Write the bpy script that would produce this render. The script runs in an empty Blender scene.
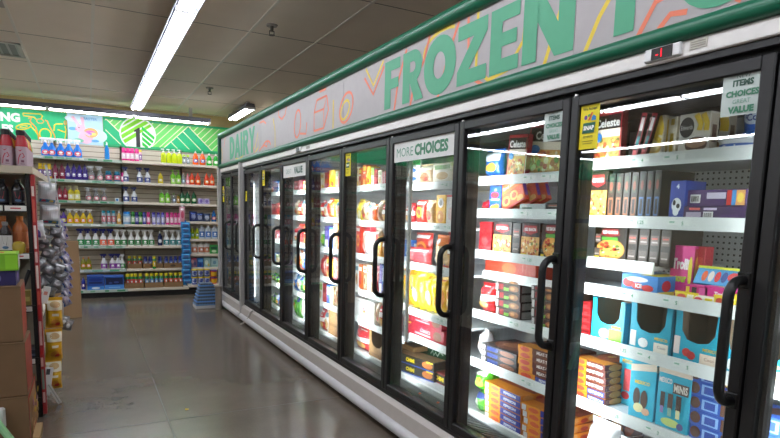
# Frozen-food aisle of a discount shop: glass-door freezers on one side, household shelves at the end.
import bpy, math, random
from mathutils import Vector, Matrix
SC = bpy.context.scene
COL = SC.collection
PI = math.pi
random.seed(7)

# ------------------------------------------------------------------ materials
def lin(h):
    h = h.lstrip('#'); h = h if len(h) == 6 else ''.join(2*c for c in h)
    out = []
    for i in (0, 2, 4):
        c = int(h[i:i+2], 16) / 255
        out.append(c/12.92 if c <= .04045 else ((c+.055)/1.055)**2.4)
    return (*out, 1)
_M = {}
def M(h, rough=.5, metal=0., coat=0., noise=.06, scale=18., bump=0., bscale=60.):
    """plain surface colour with a little uneven tone (procedural)"""
    k = (h, rough, metal, coat, noise, scale, bump, bscale)
    if k in _M: return _M[k]
    m = bpy.data.materials.new('surface_' + h.lstrip('#')); m.use_nodes = True
    nt = m.node_tree; b = nt.nodes['Principled BSDF']
    b.inputs['Roughness'].default_value = rough
    b.inputs['Metallic'].default_value = metal
    b.inputs['Coat Weight'].default_value = coat
    c = lin(h)
    tc = nt.nodes.new('ShaderNodeTexCoord')
    if noise:
        n = nt.nodes.new('ShaderNodeTexNoise'); n.inputs['Scale'].default_value = scale; n.inputs['Detail'].default_value = 2
        nt.links.new(tc.outputs['Object'], n.inputs['Vector'])
        mx = nt.nodes.new('ShaderNodeMix'); mx.data_type = 'RGBA'
        mx.inputs[6].default_value = (*[x*(1-noise) for x in c[:3]], 1)
        mx.inputs[7].default_value = (*[min(1, x*(1+noise)) for x in c[:3]], 1)
        nt.links.new(n.outputs['Fac'], mx.inputs[0]); nt.links.new(mx.outputs[2], b.inputs['Base Color'])
    else:
        b.inputs['Base Color'].default_value = c
    if bump:
        n2 = nt.nodes.new('ShaderNodeTexNoise'); n2.inputs['Scale'].default_value = bscale; n2.inputs['Detail'].default_value = 3
        nt.links.new(tc.outputs['Object'], n2.inputs['Vector'])
        bp = nt.nodes.new('ShaderNodeBump'); bp.inputs['Strength'].default_value = bump; bp.inputs['Distance'].default_value = .02
        nt.links.new(n2.outputs['Fac'], bp.inputs['Height']); nt.links.new(bp.outputs['Normal'], b.inputs['Normal'])
    _M[k] = m
    return m
def EM(h, s):
    k = ('em', h, s)
    if k in _M: return _M[k]
    m = bpy.data.materials.new('light_' + h.lstrip('#')); m.use_nodes = True
    nt = m.node_tree; nt.nodes.remove(nt.nodes['Principled BSDF'])
    e = nt.nodes.new('ShaderNodeEmission'); e.inputs[0].default_value = lin(h); e.inputs[1].default_value = s
    nt.links.new(e.outputs[0], nt.nodes['Material Output'].inputs[0])
    _M[k] = m
    return m
def CLEAR(name, tint, base, top, rough=.02, milk=0., milkc='#ffffff'):
    """thin clear sheet: transmits straight through, reflects more at grazing angles, optional milkiness"""
    k = ('cl', name)
    if k in _M: return _M[k]
    m = bpy.data.materials.new(name); m.use_nodes = True
    nt = m.node_tree; nt.nodes.remove(nt.nodes['Principled BSDF'])
    tr = nt.nodes.new('ShaderNodeBsdfTransparent'); tr.inputs[0].default_value = lin(tint)
    gl = nt.nodes.new('ShaderNodeBsdfGlossy'); gl.inputs['Roughness'].default_value = rough
    lw = nt.nodes.new('ShaderNodeLayerWeight'); lw.inputs['Blend'].default_value = .5
    pw = nt.nodes.new('ShaderNodeMath'); pw.operation = 'POWER'; pw.inputs[1].default_value = 5.
    nt.links.new(lw.outputs['Facing'], pw.inputs[0])
    ma = nt.nodes.new('ShaderNodeMath'); ma.operation = 'MULTIPLY_ADD'; ma.inputs[1].default_value = top-base; ma.inputs[2].default_value = base
    nt.links.new(pw.outputs[0], ma.inputs[0])
    mx = nt.nodes.new('ShaderNodeMixShader'); nt.links.new(ma.outputs[0], mx.inputs[0])
    body = tr
    if milk:
        d = nt.nodes.new('ShaderNodeBsdfDiffuse'); d.inputs[0].default_value = lin(milkc)
        m2 = nt.nodes.new('ShaderNodeMixShader'); m2.inputs[0].default_value = milk
        nt.links.new(tr.outputs[0], m2.inputs[1]); nt.links.new(d.outputs[0], m2.inputs[2]); body = m2
    nt.links.new(body.outputs[0], mx.inputs[1]); nt.links.new(gl.outputs[0], mx.inputs[2])
    nt.links.new(mx.outputs[0], nt.nodes['Material Output'].inputs[0])
    _M[k] = m
    return m
GLASS = lambda: CLEAR('door_glass', '#f4f8f6', .095, .75, .012)
FILM = lambda: CLEAR('clear_film', '#f4f4f8', .10, .8, .12, .5, '#e8e8ee')
def MM(m): return M(m) if isinstance(m, str) else m

# ------------------------------------------------------------------ lettering (built-in font turned to outlines)
_T = {}
def glyphs(s, bold=.0):
    k = (s, bold)
    if k in _T: return _T[k]
    c = bpy.data.curves.new('t', 'FONT'); c.body = s; c.size = 1; c.resolution_u = 2; c.offset = bold; c.align_x = 'CENTER'
    o = bpy.data.objects.new('t', c); COL.objects.link(o); bpy.context.view_layer.update()
    me = bpy.data.meshes.new_from_object(o.evaluated_get(bpy.context.evaluated_depsgraph_get()))
    v = [(q.co.x, q.co.y) for q in me.vertices]; f = [tuple(p.vertices) for p in me.polygons]
    bpy.data.objects.remove(o); bpy.data.curves.remove(c); bpy.data.meshes.remove(me)
    x0 = min(a for a, b in v); x1 = max(a for a, b in v); y0 = min(b for a, b in v); y1 = max(b for a, b in v)
    v = [((a-(x0+x1)/2)/(y1-y0), (b-(y0+y1)/2)/(y1-y0)) for a, b in v]
    ar = sum((v[p[1]][0]-v[p[0]][0])*(v[p[2]][1]-v[p[0]][1])-(v[p[1]][1]-v[p[0]][1])*(v[p[2]][0]-v[p[0]][0]) for p in f)
    if ar < 0: f = [p[::-1] for p in f]
    _T[k] = (v, f, (x1-x0)/(y1-y0))
    return _T[k]

# ------------------------------------------------------------------ mesh builder
class MB:
    def __init__(s): s.v = []; s.f = []; s.m = []; s.mats = []
    def mi(s, mat):
        mat = MM(mat)
        if mat not in s.mats: s.mats.append(mat)
        return s.mats.index(mat)
    def add(s, vs, fs, mat):
        b = len(s.v); i = s.mi(mat)
        s.v += [tuple(p) for p in vs]; s.f += [tuple(b+j for j in q) for q in fs]; s.m += [i]*len(fs)
        return s
    def box(s, x0, y0, z0, x1, y1, z1, mat, bev=0., sidemats=None):
        b = min(bev, (x1-x0)/2.01, (y1-y0)/2.01, (z1-z0)/2.01)
        if b <= 0:
            v = [(x, y, z) for x in (x0, x1) for y in (y0, y1) for z in (z0, z1)]
            return s.add(v, [(0,1,3,2), (4,6,7,5), (0,4,5,1), (2,3,7,6), (0,2,6,4), (1,5,7,3)], mat)
        V = []; idx = {}
        for i, x in enumerate((x0, x1)):
            for j, y in enumerate((y0, y1)):
                for k, z in enumerate((z0, z1)):
                    sx, sy, sz = (b if i == 0 else -b), (b if j == 0 else -b), (b if k == 0 else -b)
                    idx[i,j,k,0] = len(V); V.append((x, y+sy, z+sz))
                    idx[i,j,k,1] = len(V); V.append((x+sx, y, z+sz))
                    idx[i,j,k,2] = len(V); V.append((x+sx, y+sy, z))
        F = []
        for i in (0, 1):
            q = [idx[i,0,0,0], idx[i,0,1,0], idx[i,1,1,0], idx[i,1,0,0]]; F.append(q if i == 0 else q[::-1])
            q = [idx[0,i,0,1], idx[1,i,0,1], idx[1,i,1,1], idx[0,i,1,1]]; F.append(q if i == 0 else q[::-1])
            q = [idx[0,0,i,2], idx[0,1,i,2], idx[1,1,i,2], idx[1,0,i,2]]; F.append(q if i == 0 else q[::-1])
        for a in (0, 1):
            for c in (0, 1):
                F.append([idx[a,c,0,0], idx[a,c,1,0], idx[a,c,1,1], idx[a,c,0,1]] if (a+c) % 2 else [idx[a,c,0,1], idx[a,c,1,1], idx[a,c,1,0], idx[a,c,0,0]])
                F.append([idx[a,0,c,0], idx[a,0,c,2], idx[a,1,c,2], idx[a,1,c,0]] if (a+c) % 2 == 0 else [idx[a,1,c,0], idx[a,1,c,2], idx[a,0,c,2], idx[a,0,c,0]])
                F.append([idx[0,a,c,1], idx[1,a,c,1], idx[1,a,c,2], idx[0,a,c,2]] if (a+c) % 2 else [idx[0,a,c,2], idx[1,a,c,2], idx[1,a,c,1], idx[0,a,c,1]])
        for i in (0, 1):
            for j in (0, 1):
                for k in (0, 1):
                    t = [idx[i,j,k,0], idx[i,j,k,1], idx[i,j,k,2]]
                    F.append(t if (i+j+k) % 2 == 0 else t[::-1])
        return s.add(V, F, mat)
    def lathe(s, prof, mat, n=12, sx=1., sy=1., c=(0,0), power=2., cap=True):
        V = []; F = []
        for r, z in prof:
            for i in range(n):
                a = 2*PI*i/n; ca, sa = math.cos(a), math.sin(a)
                k = (abs(ca)**power+abs(sa)**power)**(-1/power)
                V.append((c[0]+r*sx*ca*k, c[1]+r*sy*sa*k, z))
        for j in range(len(prof)-1):
            for i in range(n):
                F.append((j*n+i, j*n+(i+1) % n, (j+1)*n+(i+1) % n, (j+1)*n+i))
        if cap:
            F.append(tuple(range(n))[::-1]); F.append(tuple((len(prof)-1)*n+i for i in range(n)))
        return s.add(V, F, mat)
    def tube(s, pts, r, mat, n=8):
        pts = [Vector(p) for p in pts]; V = []; F = []; N = len(pts)
        up = None
        for i, p in enumerate(pts):
            t = (pts[min(i+1, N-1)]-pts[max(i-1, 0)]).normalized()
            if up is None:
                up = Vector((0,0,1)) if abs(t.z) < .9 else Vector((1,0,0))
            e1 = (up-t*up.dot(t)).normalized(); e2 = t.cross(e1); up = e1
            rr = r[i] if isinstance(r, (list, tuple)) else r
            V += [tuple(p+e1*rr*math.cos(2*PI*k/n)+e2*rr*math.sin(2*PI*k/n)) for k in range(n)]
        for i in range(N-1):
            for k in range(n):
                F.append((i*n+k, i*n+(k+1) % n, (i+1)*n+(k+1) % n, (i+1)*n+k))
        F.append(tuple(range(n))[::-1]); F.append(tuple((N-1)*n+k for k in range(n)))
        return s.add(V, F, mat)
    def decals(s, items, surf, W, H, div=1, step=.0005, start=.0006):
        """flat print on a face: r rect, e ellipse, p polygon, l stroke, t text, z pizza; surf(u, v, lift) gives the point"""
        off = start
        def grid(u0, v0, u1, v1, mat):
            n = max(1, math.ceil(div*abs(u1-u0))); k = max(1, math.ceil(div*abs(v1-v0)))
            V = [surf(u0+(u1-u0)*i/n, v0+(v1-v0)*j/k, off) for j in range(k+1) for i in range(n+1)]
            s.add(V, [(j*(n+1)+i, j*(n+1)+i+1, (j+1)*(n+1)+i+1, (j+1)*(n+1)+i) for j in range(k) for i in range(n)], mat)
        def ell(cu, cv, ru, rv, mat, n=16):
            V = [surf(cu, cv, off)]
            rings = 2 if div > 1 else 1
            for q in range(1, rings+1):
                V += [surf(cu+ru*q/rings*math.cos(2*PI*i/n), cv+rv*q/rings*math.sin(2*PI*i/n), off) for i in range(n)]
            F = [(0, 1+i, 1+(i+1) % n) for i in range(n)]
            if rings == 2: F += [(1+i, 1+n+i, 1+n+(i+1) % n, 1+(i+1) % n) for i in range(n)]
            s.add(V, F, mat)
        for d in items:
            k = d[0]
            if k == 'r': grid(*d[1:5], d[5])
            elif k == 'e': ell(*d[1:6])
            elif k == 'p':
                s.add([surf(u, v, off) for u, v in d[1]], [tuple(range(len(d[1])))], d[2])
            elif k == 'l':
                pts = d[1]; w = d[2]/2; V = []
                for i, (u, v) in enumerate(pts):
                    a = pts[max(i-1, 0)]; b = pts[min(i+1, len(pts)-1)]
                    tx, ty = (b[0]-a[0])*W, (b[1]-a[1])*H; L = math.hypot(tx, ty) or 1
                    nx, ny = -ty/L*w/W, tx/L*w/H
                    V += [surf(u-nx, v-ny, off), surf(u+nx, v+ny, off)]
                s.add(V, [(2*i, 2*i+2, 2*i+3, 2*i+1) for i in range(len(pts)-1)], d[3])
            elif k == 't':
                _, cu, cv, h, mat, txt = d[:6]; mw = d[6] if len(d) > 6 else .94; bold = d[7] if len(d) > 7 else .02
                gv, gf, ar = glyphs(txt, bold)
                sx = min(h*H*ar/W, mw)/ar
                s.add([surf(cu+x*sx, cv+y*h, off) for x, y in gv], gf, mat)
            elif k == 'z':
                _, cu, cv, ru, rv = d[:5]
                ell(cu, cv, ru, rv, '#c98a3c'); off += step
                ell(cu, cv, ru*.88, rv*.88, '#e3a04a'); off += step
                rnd = random.Random(int(cu*1000+rv*977))
                for q in range(26):
                    a = rnd.random()*2*PI; rr = math.sqrt(rnd.random())*.72
                    ell(cu+ru*rr*math.cos(a), cv+rv*rr*math.sin(a), ru*(.07+.05*(q % 3)), rv*(.07+.05*(q % 3)), ('#c2371f', '#f4e3b0', '#b5271c', '#f0c860', '#5c7a2c')[q % 5], 7)
            elif k == 'Z':
                _, u0, v0, u1, v1 = d[:5]; grid(u0, v0, u1, v1, '#d8a052'); rnd = random.Random(int(u0*331+v1*977+W*5000)); off += step
                a, b_ = (u1-u0), (v1-v0); pal = ('#c2371f', '#eedda8', '#b0402a', '#e6b860', '#6c7a34', '#f2e2b4', '#a8502c', '#d8742f')
                for q in range(46):
                    ru = .035+.045*rnd.random(); rv = ru*W/H
                    ell(u0+ru+rnd.random()*(a-2*ru), v0+rv+rnd.random()*max(0, b_-2*rv), ru, rv, pal[q % 8], 7); off += .00002
            off += step
    def mesh(s, name, smooth=False):
        me = bpy.data.meshes.new(name); me.from_pydata(s.v, [], s.f)
        for m in s.mats: me.materials.append(m)
        me.polygons.foreach_set('material_index', s.m)
        if smooth:
            me.polygons.foreach_set('use_smooth', [True]*len(s.f))
            me.set_sharp_from_angle(angle=math.radians(42))
        me.update()
        return me
    def build(s, name, parent=None, smooth=False):
        return link(name, s.mesh(name, smooth), parent)

def link(name, me, parent=None):
    o = bpy.data.objects.new(name, me); COL.objects.link(o)
    if parent: o.parent = parent
    return o
def tag(o, label=None, cat=None, group=None, kind=None):
    for k, v in (('label', label), ('category', cat), ('group', group), ('kind', kind)):
        if v: o[k] = v
    return o
def empty(name, loc, rz=0., label=None, cat=None, group=None):
    o = bpy.data.objects.new(name, None); COL.objects.link(o); o.location = loc; o.rotation_euler = (0, 0, rz); o.empty_display_size = .05
    return tag(o, label, cat, group)
def struct(mb, name, smooth=False): return tag(mb.build(name, None, smooth), kind='structure')
PROTO = {}
def put(key, make, name, label, cat, group, loc, rot=(0,0,0)):
    """place one thing: its body mesh and its parts; repeats share the mesh data"""
    if key not in PROTO: PROTO[key] = make()
    body, parts = PROTO[key]
    o = bpy.data.objects.new(name, body); COL.objects.link(o)
    for p in parts:
        c = bpy.data.objects.new(p[0], p[1]); COL.objects.link(c); c.parent = o
        if len(p) > 2 and p[2]: c['label'] = p[2]
    o.location = loc; o.rotation_euler = rot
    return tag(o, label, cat, group)

# ------------------------------------------------------------------ goods
def carton(w, h, d, base, front=(), side=(), top=(), bev=.0015):
    mb = MB(); mb.box(-w/2, 0, 0, w/2, d, h, M(base, .45), bev)
    mb.decals(front, lambda u, v, o: ((u-.5)*w, -o, v*h), w, h)
    mb.decals(side, lambda u, v, o: (w/2+o, u*d, v*h), d, h)
    mb.decals(top, lambda u, v, o: ((u-.5)*w, v*d, h+o), w, d)
    return mb
def pouch(w, h, d, base, front=(), seed=1, rough=.28, mat=None):
    """filled bag with flat crimped seams at head and foot"""
    mb = MB(); n, k = 10, 12; rnd = random.Random(seed)
    ph = [rnd.random()*6 for _ in range(4)]
    def dep(u, v):
        a = max(0, 1-abs(2*u-1)**2.6); t = (v-.07)/.84
        b = max(0, 1-abs(2*t-1)**3.2) if 0 < t < 1 else 0
        wr = 1+.10*math.sin(9*u+ph[0]+5*v)+.08*math.sin(13*v+ph[1]-4*u)
        return d/2*(a**.5)*(b**.6)*wr+.0015
    def wid(u, v): return (u-.5)*w*(1-.05*math.sin(PI*v))
    F = lambda u, v, o=0: (wid(u, v), d/2-dep(u, v)-o, v*h)
    B = lambda u, v: (wid(u, v), d/2+dep(u, v), v*h)
    Vf = [F(i/n, j/k) for j in range(k+1) for i in range(n+1)]; Vb = [B(i/n, j/k) for j in range(k+1) for i in range(n+1)]
    N = len(Vf); fs = []
    for j in range(k):
        for i in range(n):
            a = j*(n+1)+i
            fs += [(a, a+1, a+n+2, a+n+1), (N+a, N+a+n+1, N+a+n+2, N+a+1)]
    for j in range(k):
        a = j*(n+1); fs.append((a, a+n+1, N+a+n+1, N+a)); a += n; fs.append((a, N+a, N+a+n+1, a+n+1))
    for i in range(n):
        fs.append((i, N+i, N+i+1, i+1)); a = k*(n+1)+i; fs.append((a, a+1, N+a+1, N+a))
    mb.add(Vf+Vb, fs, mat or M(base, rough, 0, .3, .06, 18, .25, 30))
    mb.decals([('r', 0, 0, 1, .045, M(base, .5, 0, 0, .12, 80)), ('r', 0, .955, 1, 1, M(base, .5, 0, 0, .12, 80))], F, w, h, 10)
    mb.decals(front, F, w, h, 12, .0006, .0012)
    return mb
def tub(r, h, col, lid, label=(), r2=None):
    mb = MB(); r2 = r2 or r*1.12
    mb.lathe([(r*.94, 0), (r, .004), (r2, h*.86)], M(col, .35), 20)
    mb.decals(label, lambda u, v, o: ((r+(r2-r)*v/.86+o)*math.sin((u-.5)*2.6), -(r+(r2-r)*v/.86+o)*math.cos((u-.5)*2.6), v*h), r*2.6, h, 10)
    lb = MB().lathe([(r2*1.03, h*.85), (r2*1.06, h*.87), (r2*1.06, h*.97), (r2*.98, h), (r2*.9, h*.985)], M(lid, .3), 20)
    return mb, lb
def display_tray(w, h, d, base, art=()):
    """turquoise open carton: tall sides and back, front panel cut down in a bowl shape"""
    mb = MB(); t = .004
    mb.box(-w/2, 0, 0, w/2, d, t, M(base, .4)); mb.box(-w/2, d-t, 0, w/2, d, h, M(base, .4))
    mb.box(-w/2, 0, 0, -w/2+t, d, h, M(base, .4)); mb.box(w/2-t, 0, 0, w/2, d, h*.98, M(base, .4))
    prof = [(0, 1), (.14, 1), (.16, .62), (.28, .46), (.5, .42), (.72, .46), (.84, .62), (.86, 1), (1, 1)]
    V = []
    for u, v in prof:
        for z in (t, v*h):
            for y in (0, t): V.append(((u-.5)*w, y, z))
    F = []
    for i in range(len(prof)-1):
        a = 4*i; b = 4*(i+1)
        F += [(a, b, b+2, a+2), (a+1, a+3, b+3, b+1), (a+2, b+2, b+3, a+3)]
    mb.add(V, F, M(base, .4))
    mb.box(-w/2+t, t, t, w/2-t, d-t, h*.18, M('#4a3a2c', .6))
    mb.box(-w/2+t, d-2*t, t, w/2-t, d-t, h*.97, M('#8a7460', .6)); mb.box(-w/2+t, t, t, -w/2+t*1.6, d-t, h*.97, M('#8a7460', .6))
    mb.decals(art, lambda u, v, o: ((u-.5)*w, -o, v*h), w, h)
    return mb

# bottles stand on their own foot, front towards -y
def bottle(kind, body, label, cap, w, h):
    r = w/2; mb = MB(); parts = []; ell = .62; clear = body == 'clear'
    bm = CLEAR('clear_bottle', '#e4e8ea', .08, .8, .05, .3, '#cfd4d8') if clear else M(body, .25, 0, .2)
    def lab(z0, z1, sy, acc=None, rr=1.0, span=2.3):
        lb = MB(); S = lambda u, v, o: ((r*rr+o)*math.sin((u-.5)*span), -(r*rr+o)*math.cos((u-.5)*span)*sy, z0+v*(z1-z0))
        it = [('r', 0, 0, 1, 1, M(label, .4))] if (z1-z0 > .06 and kind not in ('trigger', 'soap')) or body.startswith('#e') else [('e', .5, .52, .36, .44, M(label, .4))]
        if acc: it += [('e', .5, .6, .18, .18, acc), ('r', .30, .24, .70, .33, acc)]
        lb.decals(it, S, w, z1-z0, 8, .0006, .0012)
        return ('label', lb.mesh('label'))
    acc = {'#ffffff': '#c8302c'}.get(label, '#ffffff')
    if kind == 'trigger':
        mb.lathe([(r*.9, 0), (r, .006), (r, h*.30), (r*.93, h*.44), (r*.52, h*.58), (r*.30, h*.70), (r*.28, h*.74)], bm, 14, 1, ell)
        if label: parts.append(lab(h*.06, h*.36, ell, acc, 1.01))
        t = MB(); c = M(cap, .35)
        t.lathe([(r*.36, h*.72), (r*.36, h*.80)], c, 10)
        t.box(-r*.95, -r*.24, h*.83, r*.75, r*.24, h*.97, c, r*.14)
        t.box(-r*1.2, -r*.16, h*.87, -r*.95, r*.16, h*.96, c); t.box(-r*.22, -r*.2, h*.78, r*.30, r*.2, h*.85, c)
        t.add([(-r*.75, -r*.12, h*.84), (-r*.5, -r*.12, h*.84), (-r*.66, -r*.12, h*.68), (-r*.8, -r*.12, h*.68), (-r*.75, r*.12, h*.84), (-r*.5, r*.12, h*.84), (-r*.66, r*.12, h*.68), (-r*.8, r*.12, h*.68)],
              [(0,1,2,3)[::-1], (4,5,6,7), (0,3,7,4), (1,5,6,2), (3,2,6,7)], c)
        parts.append(('trigger_head', t.mesh('trigger_head')))
    elif kind == 'pump':
        mb.lathe([(r*.9, 0), (r, .006), (r, h*.58), (r*.8, h*.68), (r*.34, h*.73), (r*.32, h*.77)], bm, 14, 1, .8)
        if label: parts.append(lab(h*.1, h*.45, .8, acc, 1.01))
        t = MB(); c = M(cap, .35); t.lathe([(r*.4, h*.76), (r*.4, h*.83), (r*.13, h*.84), (r*.13, h*.93)], c, 10); t.box(-r*.9, -r*.18, h*.93, r*.3, r*.18, h, c, .003)
        parts.append(('pump_head', t.mesh('pump_head')))
    elif kind == 'can':
        mb.lathe([(r*.94, 0), (r, .005), (r, h*.78), (r*.8, h*.83)], bm, 14)
        if label: parts.append(lab(h*.18, h*.62, 1, acc, 1.005))
        t = MB().lathe([(r*.86, h*.80), (r*.86, h*.97), (r*.78, h)], M(cap, .3), 14); parts.append(('cap', t.mesh('cap')))
    elif kind == 'soap':
        mb.lathe([(r*.85, 0), (r*.98, .006), (r, h*.28), (r*.86, h*.48), (r*.9, h*.6), (r*.5, h*.78), (r*.3, h*.85)], bm, 14, 1, .6)
        if label: parts.append(lab(h*.16, h*.46, .6, acc if label != '#f0e0e4' else None, .99))
        t = MB().lathe([(r*.34, h*.84), (r*.34, h*.92), (r*.16, h*.93), (r*.14, h)], M(cap, .3), 10); parts.append(('cap', t.mesh('cap')))
    elif kind == 'jug':
        mb.lathe([(r*.92, 0), (r, .006), (r, h*.62), (r*.85, h*.76), (r*.4, h*.86), (r*.36, h*.9)], bm, 14, 1, .7, (0, 0), 2.6)
        if label: parts.append(lab(h*.14, h*.56, .74, acc, 1.03, 1.8))
        t = MB().lathe([(r*.42, h*.88), (r*.42, h)], M(cap, .3), 10); parts.append(('cap', t.mesh('cap')))
        hd = MB().tube([(r*.35, 0, h*.88), (r*.95, 0, h*.80), (r*1.0, 0, h*.6)], r*.12, bm, 6); parts.append(('handle', hd.mesh('handle')))
    return mb.mesh('bottle', True), parts
# ------------------------------------------------------------------ camera (a phone at chest height, frame cropped from the foot of the picture)
YAW, PITCH, ROLL = .49006, -.13009, .025747
fw = Vector((math.sin(YAW)*math.cos(PITCH), math.cos(YAW)*math.cos(PITCH), math.sin(PITCH)))
rt = Vector((math.cos(YAW), -math.sin(YAW), 0)); up = rt.cross(fw)
r2 = rt*math.cos(ROLL)+up*math.sin(ROLL); u2 = -rt*math.sin(ROLL)+up*math.cos(ROLL)
cd = bpy.data.cameras.new('camera'); cam = bpy.data.objects.new('camera', cd); COL.objects.link(cam)
cam.matrix_world = Matrix(((r2.x, u2.x, -fw.x, 0), (r2.y, u2.y, -fw.y, 0), (r2.z, u2.z, -fw.z, 1.40), (0, 0, 0, 1)))
cd.sensor_width = 36; cd.lens = 565.875/780*36; cd.shift_y = (287.3-219)/780; cd.clip_start = .02; cd.clip_end = 60
SC.camera = cam

# ------------------------------------------------------------------ room shell
HC = 2.98
def floor_mat():
    m = bpy.data.materials.new('polished_concrete'); m.use_nodes = True; nt = m.node_tree; b = nt.nodes['Principled BSDF']
    tc = nt.nodes.new('ShaderNodeTexCoord')
    n1 = nt.nodes.new('ShaderNodeTexNoise'); n1.inputs['Scale'].default_value = 1.3; n1.inputs['Detail'].default_value = 6; n1.inputs['Roughness'].default_value = .62
    n2 = nt.nodes.new('ShaderNodeTexNoise'); n2.inputs['Scale'].default_value = 90; n2.inputs['Detail'].default_value = 3
    for n in (n1, n2): nt.links.new(tc.outputs['Object'], n.inputs['Vector'])
    cr = nt.nodes.new('ShaderNodeValToRGB'); cr.color_ramp.elements[0].position = .3; cr.color_ramp.elements[1].position = .72
    cr.color_ramp.elements[0].color = lin(FLOOR_A); cr.color_ramp.elements[1].color = lin(FLOOR_B)
    nt.links.new(n1.outputs['Fac'], cr.inputs[0])
    mx = nt.nodes.new('ShaderNodeMix'); mx.data_type = 'RGBA'; mx.blend_type = 'OVERLAY'; mx.inputs[0].default_value = .18
    nt.links.new(cr.outputs[0], mx.inputs[6]); nt.links.new(n2.outputs['Fac'], mx.inputs[7]); nt.links.new(mx.outputs[2], b.inputs['Base Color'])
    mr = nt.nodes.new('ShaderNodeMapRange'); mr.inputs[3].default_value = .20; mr.inputs[4].default_value = .30; b.inputs['Coat Weight'].default_value = .25; b.inputs['Coat Roughness'].default_value = .12
    nt.links.new(n1.outputs['Fac'], mr.inputs[0]); nt.links.new(mr.outputs[0], b.inputs['Roughness'])
    bp = nt.nodes.new('ShaderNodeBump'); bp.inputs['Strength'].default_value = .05; bp.inputs['Distance'].default_value = .01
    n3 = nt.nodes.new('ShaderNodeTexNoise'); n3.inputs['Scale'].default_value = 7; nt.links.new(tc.outputs['Object'], n3.inputs['Vector'])
    nt.links.new(n3.outputs['Fac'], bp.inputs['Height']); nt.links.new(bp.outputs['Normal'], b.inputs['Normal'])
    return m
FLOOR_A, FLOOR_B = '#5e5348', '#73685b'
mb = MB(); mb.box(-9, -5, -.1, 2.9, 10.5, 0, floor_mat()); struct(mb, 'floor')
mb = MB()
for x in (-1.9, .42): mb.box(x-.003, -5, 0, x+.003, 9.9, .0006, '#4a443d')
for y in (3.86, 7.9): mb.box(-9, y-.003, 0, 1.7, y+.003, .0006, '#4a443d')
struct(mb, 'floor_joints')
mb = MB(); mb.box(-9, -5, HC, 2.9, 10.5, HC+.1, M('#e6dacb', .85, 0, 0, .05, 3, .15, 240)); struct(mb, 'ceiling')
mb = MB()
for k in range(-15, 6):
    x = .10+.6225*k
    if x < 2.85: mb.box(x-.012, -5, HC-.004, x+.012, 10.4, HC, '#dfd9cd')
struct(mb, 'ceiling_grid')
mb = MB()
for k in range(-9, 5):
    y = 5.31+1.225*k
    if -5 < y < 10.35: mb.box(-9, y-.005, HC-.0015, 2.85, y+.005, HC, '#6f675e')
struct(mb, 'ceiling_tile_joints')
WALLC = M('#cdbb86', .8)
mb = MB(); mb.box(-9, 10.30, 0, 2.9, 10.5, HC, WALLC); struct(mb, 'wall_back')
mb = MB(); mb.box(2.78, -5, 0, 2.9, 10.5, HC, M('#a79b84', .8)); struct(mb, 'wall_right')
mb = MB(); mb.box(-9.1, -5, 0, -9, 10.5, HC, M('#b5a98f', .8)); struct(mb, 'wall_left')
mb = MB(); mb.box(-9, -5.1, 0, 2.9, -5, HC, M('#9b927f', .8)); struct(mb, 'wall_front')

# ceiling air vents, sprinklers
for i, (x0, y0) in enumerate(((-1.13, 6.95), (-1.13, 5.15))):
    o = empty('ceiling_vent', (x0+.3, y0+.3, HC), 0, ('square grey ceiling air vent nearer the far shelves', 'square grey ceiling air vent nearer the camera, cut by the frame')[i], 'vent')
    mb = MB(); w = .3
    for a in range(4):
        s = [(-w, -w, w, -w+.035), (-w, w-.035, w, w), (-w, -w, -w+.035, w), (w-.035, -w, w, w)][a]
        mb.box(s[0], s[1], -.014, s[2], s[3], 0, '#a59d93')
    mb.build('frame', o)
    mb = MB(); mb.box(-w+.035, -w+.035, -.004, w-.035, w-.035, -.001, '#4d4843')
    for k in range(7):
        q = -w+.06+k*.08
        mb.add([(q, -w+.035, -.003), (q+.03, -w+.035, -.012), (q+.03, w-.035, -.012), (q, w-.035, -.003)], [(0,1,2,3)], '#8b847b')
    mb.build('slat', o)
for i, (x, y) in enumerate(((1.46, 5.02), (1.48, 7.97))):
    o = empty('fire_sprinkler', (x, y, HC), 0, ('ceiling fire sprinkler head above the freezer sign, nearer one', 'small ceiling fire sprinkler head beyond, near the far shelves')[i], 'sprinkler')
    MB().lathe([(.045, -.012), (.05, -.004), (.05, 0)], '#8c857c', 16).build('escutcheon', o)
    mb = MB(); mb.lathe([(.014, -.05), (.016, -.012)], '#5a5650', 10); mb.box(-.022, -.004, -.085, -.017, .004, -.05, '#5a5650'); mb.box(.017, -.004, -.085, .022, .004, -.05, '#5a5650'); mb.box(-.022, -.004, -.055, .022, .004, -.048, '#5a5650')
    mb.build('body', o)
    MB().lathe([(.006, -.088), (.026, -.087), (.026, -.084), (.004, -.083)], '#5a5650', 12).build('deflector', o)

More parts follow.
